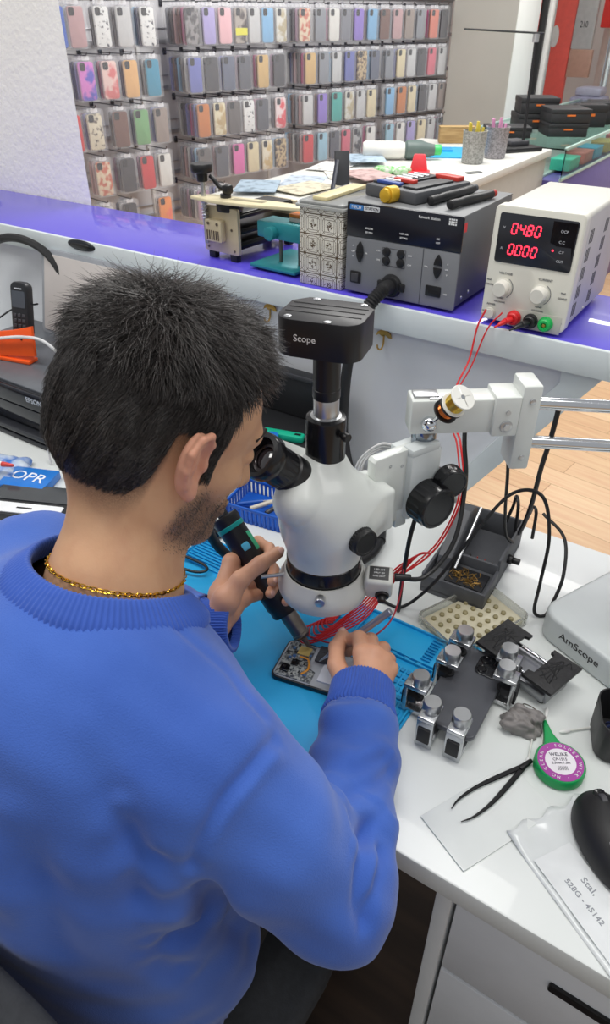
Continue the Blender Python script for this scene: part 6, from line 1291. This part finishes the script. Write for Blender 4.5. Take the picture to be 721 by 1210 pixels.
# ------------------------------------------------------------------ hair
def noise3(p, s, seed=0):
    r = np.random.default_rng(seed); out = np.zeros(len(p))
    for k in range(7): d = r.normal(0, 1, 3); out += np.sin(p@d*s+r.uniform(0, 6.28))
    return out/7**.5
def hair_len(L):
    y, z = L[:, 1], L[:, 2]; t = sst((z-.045)/.05); fr = sst((y-.01)/.07)*sst((z-.03)/.04); hl = hairline(L)
    return .004+.012*sst(hl/.05)+t*(.018-.010*sst((y-.025)/.03))
nH = vnormals(vh, Fh); LnH = nH@HMi[:3, :3].T
keepv = hm_ > .35; fk = keepv[Fh].all(1)
thick = hair_len(Lh)*.24*sst((hm_-.35)/.5); cl = .5+.5*np.clip(noise3(Lh, 140, 3)*.6+noise3(Lh, 260, 4)*.4, -1, 1)
cap = vh+nH*(thick*(.8+.25*cl)-.0006*(1-sst((hm_-.35)/.4)))[:, None]
used = np.unique(Fh[fk]); mp = -np.ones(len(vh), int); mp[used] = np.arange(len(used))
capv = cap[used]; capF = mp[Fh[fk]]
# strands
tri = vh[Fh[fk]]; ar = .5*np.linalg.norm(np.cross(tri[:, 2]-tri[:, 0], tri[:, 3]-tri[:, 1]), axis=1); rng = np.random.default_rng(21)
NS = 34000; pick = rng.choice(len(ar), NS, p=ar/ar.sum()); w4 = rng.dirichlet((1, 1, 1, 1), NS)
rootp = (tri[pick]*w4[:, :, None]).sum(1); rn = (nH[Fh[fk]][pick]*w4[:, :, None]).sum(1); rn /= np.linalg.norm(rn, axis=1, keepdims=True)
rl_ = hloc(rootp); rnl = rn@HMi[:3, :3].T; ln = hair_len(rl_)*rng.uniform(.75, 1.25, NS)*1.25
rth = (hair_len(rl_)*.5)
whorl = np.array([.012, -.05, .10]); rad = rl_-whorl; rad[:, 2] *= .4; rad /= np.linalg.norm(rad, axis=1, keepdims=True)+1e-6
top = sst((rl_[:, 2]-.035)/.05)[:, None]; comb = rad*top*np.array([1, 1, .3])+np.array([.12, .75, .0])*top*sst((rl_[:, 1:2]+.03)/.06)+(1-top)*np.stack([np.zeros(NS), -.35*np.ones(NS)-.2*(rl_[:, 1] < 0), -1*np.ones(NS)], 1)
fs_ = sst((rl_[:, 1:2]-.012)/.04)*sst((rl_[:, 2:3]-.03)/.03); comb = comb*(1-fs_)+fs_*np.array([.8, -.1, .35])*np.sign(rl_[:, 0:1]*0+1)+fs_*rng.normal(0, .5, (NS, 3))
cid = np.round(rl_/.011); ch = np.modf(np.sin(cid@np.array([12.9898, 78.233, 37.719]))*43758.5453)[0]; ch2 = np.modf(np.sin(cid@np.array([39.3, 11.1, 83.7]))*24634.63)[0]
wn = np.exp(-(np.linalg.norm((rl_-whorl)*np.array([1, 1, .3]), axis=1)/.03)**2)[:, None]; comb = comb+wn*rng.normal(0, .9, (NS, 3)); comb = comb+np.stack([ch, ch2, .3*ch*ch2], 1)*(.22+.5*top)
comb -= rnl*(comb*rnl).sum(1, keepdims=True); comb /= np.linalg.norm(comb, axis=1, keepdims=True)+1e-6
lift = (.30+.22*top[:, 0]+.22*ch+.55*fs_[:, 0])[:, None]; K = 6; pts = np.zeros((NS, K, 3)); cur = rl_+rnl*(rth*.35)[:, None]; d0 = comb+rnl*lift; d0 /= np.linalg.norm(d0, axis=1, keepdims=True)
curl = rng.normal(0, .35, (NS, 3))*(.25+top); seg = ln/(K-1)
for k in range(K):
    pts[:, k] = cur; t = k/(K-1); dd = d0*(1-t*.35)+comb*.35*t+curl*t*.8-rnl*(.35*t)*(1-.3*top)+np.array([0, .0, -.25])*t*top*(1-fs_); dd /= np.linalg.norm(dd, axis=1, keepdims=True); cur = cur+dd*seg[:, None]
wp_ = pts@HMn[:3, :3].T+HMn[:3, 3]
wd = np.where(top[:, 0] > .4, .0006, .00046)*rng.uniform(.7, 1.3, NS)
def strands(P, W):
    n, K, _ = P.shape; T = np.gradient(P, axis=1); T /= np.linalg.norm(T, axis=2, keepdims=True)+1e-9; a = np.cross(T, np.array([.31, .52, .79])); a /= np.linalg.norm(a, axis=2, keepdims=True)+1e-9; b = np.cross(T, a)
    tap = np.linspace(1, .12, K)[None, :, None]*W[:, None, None]; ring = [P+(a*math.cos(q)+b*math.sin(q))*tap for q in (0, 2*PI/3, 4*PI/3)]
    Vv = np.stack(ring, 2).reshape(-1, 3); base = (np.arange(n)*K*3)[:, None, None]; kk = (np.arange(K-1)*3)[None, :, None]; ff = []
    for s in range(3): s2 = (s+1) % 3; ff.append(np.stack([base+kk+s, base+kk+s2, base+kk+3+s2, base+kk+3+s], -1).reshape(-1, 4))
    return Vv, np.concatenate(ff)
sv, sf = strands(wp_, wd)
fr_i = np.where((rl_[:, 1] > .035) & (rl_[:, 2] > .05))[0]; fr_i = rng.choice(fr_i, 260); NCu, KC = 260, 16; tt = np.linspace(0, 1, KC)[None, :, None]; cd = np.stack([rng.normal(.1, .4, NCu), rng.uniform(.5, 1., NCu), rng.uniform(-.1, .6, NCu)], 1); cd /= np.linalg.norm(cd, axis=1, keepdims=True)
ca = np.cross(cd, rng.normal(0, 1, (NCu, 3))); ca /= np.linalg.norm(ca, axis=1, keepdims=True); cb = np.cross(cd, ca); ph_c = rng.uniform(3.5, 7, NCu)[:, None, None]; cr = rng.uniform(.003, .0065, NCu)[:, None, None]
cp = (rl_+rnl*.004)[fr_i][:, None]+cd[:, None]*tt*rng.uniform(.016, .034, NCu)[:, None, None]+cr*tt**.5*(ca[:, None]*(np.cos(ph_c*tt)-1)+cb[:, None]*np.sin(ph_c*tt)); cv_, cf_ = strands(cp@HMn[:3, :3].T+HMn[:3, 3], np.full(NCu, .0005)); sf = np.concatenate([sf, cf_+len(sv)]); sv = np.concatenate([sv, cv_])
hairm = bpy.data.materials.new('dark_hair'); hairm.use_nodes = True; b = hairm.node_tree.nodes['Principled BSDF']; b.inputs['Base Color'].default_value = lin((38, 33, 31))+(1,); b.inputs['Roughness'].default_value = .3; b.inputs['Specular IOR Level'].default_value = .8
no = hairm.node_tree.nodes.new('ShaderNodeTexNoise'); no.inputs['Scale'].default_value = 500; rp = hairm.node_tree.nodes.new('ShaderNodeValToRGB'); rp.color_ramp.elements[0].color = lin((16, 13, 12))+(1,); rp.color_ramp.elements[1].color = lin((96, 88, 84))+(1,); rp.color_ramp.elements[0].position = .38; rp.color_ramp.elements[1].position = .78
tc = hairm.node_tree.nodes.new('ShaderNodeTexCoord'); hairm.node_tree.links.new(tc.outputs['Object'], no.inputs['Vector']); hairm.node_tree.links.new(no.outputs['Fac'], rp.inputs['Fac']); hairm.node_tree.links.new(rp.outputs['Color'], b.inputs['Base Color'])
capm = M('hair_base', (24, 20, 19), .75, var=.3, scale=300)
ho = npmesh('hair', np.concatenate([capv, sv])-PB, np.concatenate([capF, sf+len(capv)]), [hairm, capm], person); ho.data.polygons.foreach_set('material_index', [1]*len(capF)+[0]*len(sf))
# beard stubble strands
bw = bmk[Fh].mean(1); tb4 = vh[Fh]; arb = .5*np.linalg.norm(np.cross(tb4[:, 2]-tb4[:, 0], tb4[:, 3]-tb4[:, 1]), axis=1)*bw; NB = 3500; pk_ = rng.choice(len(arb), NB, p=arb/arb.sum()); w4 = rng.dirichlet((1, 1, 1, 1), NB)
bp0 = (tb4[pk_]*w4[:, :, None]).sum(1); bn = (nH[Fh][pk_]*w4[:, :, None]).sum(1); dn = HMn[:3, :3]@np.array([0, .3, -1]); bd_ = bn*.7+dn*.6+rng.normal(0, .25, (NB, 3)); bd_ /= np.linalg.norm(bd_, axis=1, keepdims=True)
Pb = np.stack([bp0, bp0+bd_*.001, bp0+bd_*.002], 1); bv, bf = strands(Pb, np.full(NB, .00022)); npmesh('beard', bv-PB, bf, [hairm], person)
# ------------------------------------------------------------------ sweatshirt
f = Field((-.86, -.06, .44), (-.02, .68, 1.16), .0046)
f.ell(I4, (-.44, .24, .60), (.19, .135, .15), .06); f.ell(I4, (-.45, .23, .74), (.19, .14, .2), .08); f.ell(I4, (-.452, .245, .90), (.205, .142, .19), .08); f.ell(I4, (-.445, .275, .985), (.15, .10, .09), .06)
NC = NECK+np.array([0, -.005, -.005])
f.cone(NC-np.array([0, .0, .03]), NC-np.array([0, .03, .12]), .062, .11, .05)
for q in (SR, SL): f.cone(NC-np.array([0, 0.01, .055]), q, .05, .07, .06)
f.chain([SR, SR+(ER-SR)*.5+np.array([.006, 0, 0]), ER], [.072, .068, .059], .014); f.chain([ER, ER+(WR-ER)*.35, ER+(WR-ER)*.72, WR], [.059, .055, .050, .045], .014)
f.chain([SL, SL+(EL-SL)*.5, EL], [.075, .072, .066], .035); f.chain([EL, EL+(WL-EL)*.4, EL+(WL-EL)*.75, WL], [.066, .058, .05, .042], .03)
vs_, Fs_ = f.mesh(); vs_ = relax(vs_, Fs_, 6, .5)
def cutplane(v, F, p, n): k = ((v-p)@n < 0)[F].all(1); return F[k]
def seg_t(v, a, b): ab = b-a; t = ((v-a)@ab)/(ab@ab); d = np.linalg.norm(v-a-np.clip(t, 0, 1)[:, None]*ab, axis=1); return t, d
def ortho(d): d = d/np.linalg.norm(d); a = np.cross(d, [0, 0, 1.]); a /= np.linalg.norm(a); return d, a, np.cross(d, a)
# open the neck, the hem and the cuffs
up = np.array([.0, .35, .94]); up /= np.linalg.norm(up); keep = np.ones(len(vs_), bool)
dN = np.linalg.norm(np.cross(vs_-NC, up), axis=1); hN = (vs_-NC)@up; th_ = np.arctan2((vs_-NC)@ortho(up)[2], (vs_-NC)@ortho(up)[1]); bins = np.zeros(48)
for k in range(48):
    q = -PI+(k+.5)*2*PI/48; dq = np.abs((th_-q+PI) % (2*PI)-PI); sel = (dq < .14) & (np.abs(dN-.088) < .008) & (hN > -.15); bins[k] = np.median(hN[sel]) if sel.any() else -.05
fb = np.fft.rfft(bins); fb[5:] = 0; bins = np.fft.irfft(fb, 48)
def coll_h(q): return np.interp(q, -PI+(np.arange(-1, 49)+.5)*2*PI/48, np.concatenate([bins[-1:], bins, bins[:1]]))
keep &= ~((dN < .082) & (hN > -.13))
for W_q, E_q in ((WR, ER), (WL, EL)): dq = (W_q-E_q)/np.linalg.norm(W_q-E_q); keep &= ~(((vs_-W_q)@dq > -.008) & (np.linalg.norm(vs_-W_q, axis=1) < .09))
keep &= vs_[:, 2] > .515
Fs_ = Fs_[keep[Fs_].all(1)]
ns = vnormals(vs_, Fs_); disp = np.zeros(len(vs_))
def fold(pts, A, w, side=None):
    pts = [np.array(p, float) for p in spline(pts, 8)]; best = np.full(len(vs_), 9.); 
    for a, b in zip(pts[:-1], pts[1:]): t, d = seg_t(vs_, a, b); best = np.minimum(best, d)
    ends = np.minimum(np.linalg.norm(vs_-pts[0], axis=1), np.linalg.norm(vs_-pts[-1], axis=1)); return A*np.exp(-(best/w)**2)*sst(ends/(w*2.5))
FOLDS = [
 ([(-.24, .318, .985), (-.233, .291, 1.002), (-.233, .265, 1.001), (-.236, .242, .996), (-.238, .222, .982), (-.242, .207, .96), (-.247, .195, .927)], -.0045, .0065),
 ([(-.228, .31, .985), (-.224, .286, .998), (-.224, .262, .997), (-.227, .238, .99), (-.229, .218, .976), (-.233, .204, .955)], .003, .009),
 ([(-.36, .325, 1.066), (-.344, .317, 1.059), (-.319, .32, 1.041), (-.297, .324, 1.024), (-.269, .317, 1.014), (-.244, .314, .998)], -.0025, .006),
 ([(-.246, .197, .931), (-.26, .185, .942), (-.277, .177, .956), (-.288, .178, .981), (-.298, .184, 1.005)], -.010, .013),
 ([(-.26, .172, .925), (-.28, .162, .94), (-.30, .165, .97)], .006, .016),
 ([(-.245, .197, .923), (-.24, .211, .876), (-.25, .222, .81), (-.253, .207, .80), (-.263, .181, .815), (-.276, .161, .835)], -.011, .014),
 ([(-.258, .185, .90), (-.262, .18, .86), (-.268, .17, .845)], .007, .016),
 ([(-.374, .133, .995), (-.354, .127, .961), (-.343, .12, .917), (-.334, .107, .853), (-.33, .1, .78)], -.008, .022),
 ([(-.40, .125, .98), (-.385, .115, .93), (-.375, .1, .86)], .006, .02),
 ([(-.276, .153, .815), (-.266, .168, .773), (-.258, .198, .73)], -.008, .014),
 ([(-.287, .172, .959), (-.281, .167, .922), (-.272, .167, .875)], -.008, .013),
 ([(-.257, .236, .776), (-.261, .265, .69), (-.262, .283, .629)], -.007, .014),
 ([(-.168, .373, .856), (-.147, .317, .882), (-.131, .283, .866), (-.118, .275, .83)], -.007, .008), ([(-.155, .365, .846), (-.137, .318, .87), (-.124, .29, .855)], .004, .008),
 ([(-.145, .36, .845), (-.14, .341, .853), (-.126, .298, .861), (-.117, .272, .841)], -.006, .007),
 ([(-.188, .461, .836), (-.201, .415, .856), (-.216, .387, .863)], -.006, .008), ([(-.18, .457, .823), (-.182, .408, .851), (-.194, .375, .867), (-.19, .34, .875)], -.006, .008), ([(-.176, .43, .83), (-.172, .39, .85), (-.17, .35, .868)], .004, .008),
 ([(-.209, .472, .841), (-.219, .436, .855), (-.246, .427, .848)], -.005, .008), ([(-.22, .485, .836), (-.235, .466, .846), (-.258, .46, .838)], .004, .008),
 ([(-.345, .202, 1.056), (-.313, .182, 1.018), (-.3, .167, .968)], -.004, .02)]
def sleeve_folds(S, E, W, ph):
    global disp
    t, d = seg_t(vs_, E, W); on = (d < .085)*sst((t+.12)/.25); ax = (W-E)/np.linalg.norm(W-E); inn = (S-E)-ax*((S-E)@ax); inn /= np.linalg.norm(inn); c = ((vs_-E)@inn)/.06; oth = np.cross(ax, inn); c2 = ((vs_-E)@oth)/.06
    ang = np.arctan2(c2, c); wv = np.sin(t*21+1.3*np.sin(ang+ph)+.8*np.sin(2*ang+ph*2)+ph)
    disp += on*sst((1.0-t)/.15)*wv*(.002+.006*np.exp(-((t-.82)/.16)**2)+.0045*np.exp(-((t-.1)/.2)**2)*sst(.5+.5*c))*(.6+.4*np.sin(ang*1.5+ph))
    t, d = seg_t(vs_, S, E); on = (d < .095)*sst((t-.3)/.4)*sst((1.25-t)/.2); c = ((vs_-E)@((W-E)/np.linalg.norm(W-E)))/.06; wv = np.sin(t*17+1.5*c+ph); disp += on*wv*.004*sst(.4+.6*c)
sleeve_folds(SR, ER, WR, .7); sleeve_folds(SL, EL, WL, 2.)
disp += .0022*noise3(vs_*np.array([1, 1, .55]), 30, 8)+.0012*noise3(vs_, 62, 9)
for q in FOLDS: disp += 1.35*fold(*q)
vs_ = vs_+ns*disp[:, None]; vs_ = relax(vs_, Fs_, 1, .3)
vs_[:, 2] = np.where((vs_[:, 1] > .40) & (vs_[:, 2] < .762) & (vs_[:, 2] > .70), np.maximum(vs_[:, 2], .7595), vs_[:, 2])
swm = bpy.data.materials.new('blue_fleece'); swm.use_nodes = True; nt = swm.node_tree; n = nt.nodes; l = nt.links; b = n['Principled BSDF']; tc = n.new('ShaderNodeTexCoord')
no = n.new('ShaderNodeTexNoise'); no.inputs['Scale'].default_value = 9; no.inputs['Detail'].default_value = 5; l.new(tc.outputs['Object'], no.inputs['Vector']); rp = n.new('ShaderNodeValToRGB'); rp.color_ramp.elements[0].position = .3; rp.color_ramp.elements[1].position = .72
rp.color_ramp.elements[0].color = lin((52, 92, 180))+(1,); rp.color_ramp.elements[1].color = lin((66, 108, 198))+(1,); l.new(no.outputs['Fac'], rp.inputs['Fac']); l.new(rp.outputs['Color'], b.inputs['Base Color'])
b.inputs['Roughness'].default_value = .85; b.inputs['Sheen Weight'].default_value = .25; b.inputs['Sheen Roughness'].default_value = .5
n2 = n.new('ShaderNodeTexNoise'); n2.inputs['Scale'].default_value = 700; l.new(tc.outputs['Object'], n2.inputs['Vector']); bp = n.new('ShaderNodeBump'); bp.inputs['Strength'].default_value = .35; bp.inputs['Distance'].default_value = .0015; l.new(n2.outputs['Fac'], bp.inputs['Height']); l.new(bp.outputs['Normal'], b.inputs['Normal'])
used = np.unique(Fs_); mp = -np.ones(len(vs_), int); mp[used] = np.arange(len(used)); swt = npmesh('sweatshirt', vs_[used]-PB, mp[Fs_], [swm], person)
md = swt.modifiers.new('cloth', 'SOLIDIFY'); md.thickness = .003; md.offset = -1
rib = M('rib_knit', (52, 90, 182), .85, var=.05, sheen=.2)
def ribbed(name, path, prof, n, parent=None, closed=True, depth=.0017, every=2):
    "a ribbed band: path(t) -> centre, outward, along;  prof = [(outward, along)] cross-section"
    vs = []; fs = []; k = len(prof)
    for i in range(n):
        c, o, a = path(i/n); r = depth*(1, 0, -1, 0)[i % 4]
        for (x, y) in prof: vs.append(c+o*(x+r)+a*y)
    for i in range(n):
        j = (i+1) % n
        for q in range(k-1): fs.append((i*k+q, i*k+q+1, j*k+q+1, j*k+q))
    v = np.array(vs); v[:, 2] = np.where(v[:, 1] > .40, np.maximum(v[:, 2], .759), v[:, 2]); v = v-PB; return npmesh(name, v, np.array(fs), [rib], parent or swt)
def cuff(W, E, ra, rb, L):
    d, a, b_ = ortho(W-E)
    def path(t): q = 2*PI*t; o = a*math.cos(q)+b_*math.sin(q); return W, o, d
    pr = [(ra-.004, -L), (ra+.001, -L+.004), (rb+.004, -L*.55), (rb+.003, -.004), (rb+.001, .0), (rb-.003, .0005), (rb-.004, -.012)]
    return ribbed('cuff', path, pr, 240, depth=.0012)
cuff(WR+(WR-ER)/np.linalg.norm(WR-ER)*.045, ER, .046, .038, .058); cuff(WL+(WL-EL)/np.linalg.norm(WL-EL)*.032, EL, .045, .031, .06)
_, a_, b_ = ortho(up)
def collar_path(t):
    q = 2*PI*t; o = a_*math.cos(q)+b_*math.sin(q); qq = (q+PI) % (2*PI)-PI; c = NC+up*coll_h(qq); return c, o/np.linalg.norm(o), up
ribbed('collar', collar_path, [(.101, -.013), (.0995, -.005), (.093, .002), (.085, .009), (.079, .014), (.0765, .0148), (.0745, .012), (.077, .003), (.081, -.008)], 440, depth=.0013)
hem_c = np.array([-.44, .24, .52])
def hem_path(t): q = 2*PI*t; o = np.array([math.cos(q), math.sin(q), 0]); r = 1/math.sqrt((math.cos(q)/.163)**2+(math.sin(q)/.118)**2); return hem_c+o*r, o, np.array([0, 0, 1.])
ribbed('hem_band', hem_path, [(.0, .03), (.004, .02), (.0, -.03), (-.005, -.034), (-.008, -.028)], 520, depth=.001)
# ------------------------------------------------------------------ necklace
gold_c = M('gold_chain', (232, 188, 70), .25, 1., var=0); g = G(); nn = 74
from mathutils.bvhtree import BVHTree
nb_ = BVHTree.FromPolygons(vh.tolist(), Fh.tolist())
def neck_pt(t):
    q = 2*PI*t; o = a_*math.cos(q)+b_*math.sin(q); c = NC+up*(.030-.010*o[1])+np.array([0, .004, 0]); h_ = nb_.ray_cast(Vector(c+o*.2), Vector(-o)); p = h_[0] if h_[0] is not None else Vector(c+o*.06)
    return p+Vector(o)*.0014-Vector(PB)
for i in range(nn):
    p = neck_pt(i/nn); q = neck_pt((i+1)/nn); d = (q-p).normalized(); X = frame((p+q)/2, d, (1, 0, 0) if i % 2 else (0, 0, 1)); Lk = (q-p).length
    g.tube([X @ Vector((.0018*math.sin(a), 0, Lk*.7*math.cos(a))) for a in [k*2*PI/10 for k in range(10)]], .0006, 5, closed=True)
nk = g.build('necklace', gold_c, person); nk['label'] = 'thin gold chain necklace'
# ------------------------------------------------------------------ trousers, shoes
f = Field((-.72, -.02, .06), (-.2, .76, .66), .009)
f.ell(I4, (-.45, .235, .56), (.165, .105, .09), .05)
for s in (-1, 1): f.chain([np.array([-.46+s*.09, .22, .545]), np.array([-.46+s*.12, .575, .545]), np.array([-.46+s*.12, .62, .11])], [.088, .07, .052], .04)
v, F = f.mesh(); v = relax(v, F, 2); v = v+vnormals(v, F)*(.003*noise3(v, 45, 5))[:, None]; npmesh('trousers', v-PB, F, [M('trouser_black', (22, 22, 25), .8, var=.1)], person)
for s in (-1, 1):
    f = Field((-.46+s*.12-.08, .5, -.02), (-.46+s*.12+.08, .86, .16), .006); x = -.46+s*.12
    f.cone((x, .62, .05), (x, .76, .035), .042, .036, .02); f.cone((x, .60, .05), (x, .62, .11), .045, .045, .02); f.put(lambda X, Y, Z: Z-.004+X*0+Y*0, (x-.1, .4, -.05), (x+.1, .9, .004), .002, True)
    v, F = f.mesh(); npmesh('shoe', v-PB, F, [M('shoe_black', (28, 28, 30), .5)], person)
# ------------------------------------------------------------------ chair
ch_ = thing('office_chair', 'black office chair with charcoal fabric back under the seated person', 'chair', (-.45, .275, 0))
cf = M('chair_fabric', (46, 48, 52), .85, var=.15, scale=120, bump=.3, bscale=400)
g = G(); g.prism(rr(.48, .42, .12, 8, 0, .0), .375, .43, .018, 3); g.build('seat', cf, ch_)
g = G(); g.at(Matrix.Translation((0, -.202, .66)) @ Matrix.Rotation(R(87), 4, 'X')); g.prism(rr(.42, .34, .1, 8), -.0, .035, .012, 3); g.build('backrest', cf, ch_)
g = G(); g.tube(spline([(0, -.05, .365), (0, -.2, .365), (0, -.27, .45), (0, -.258, .6)], 6), .018, 10, flat=.5); g.build('back_bracket', blk, ch_)
g = G(); g.cyl((0, 0, .09), (0, 0, .385), .028, n=18); g.cyl((0, 0, .35), (0, 0, .38), .09, n=18, bev=.004); g.build('gas_column', blk, ch_)
for k in range(5):
    a = 2*PI*k/5+.3; e = (.29*math.cos(a), .29*math.sin(a), .07); g = G(); g.tube([(0, 0, .10), e], [.026, .016], 10); lg = g.build('leg', blk, ch_)
    g = G(); u = Vector((-math.sin(a), math.cos(a), 0)); g.cyl(Vector(e)-u*.022+Vector((0, 0, -.042)), Vector(e)+u*.022+Vector((0, 0, -.042)), .027, n=16, bev=.004); g.cyl(Vector(e)+Vector((0, 0, -.03)), Vector(e), .008, n=8); g.build('castor', blk_soft, lg)
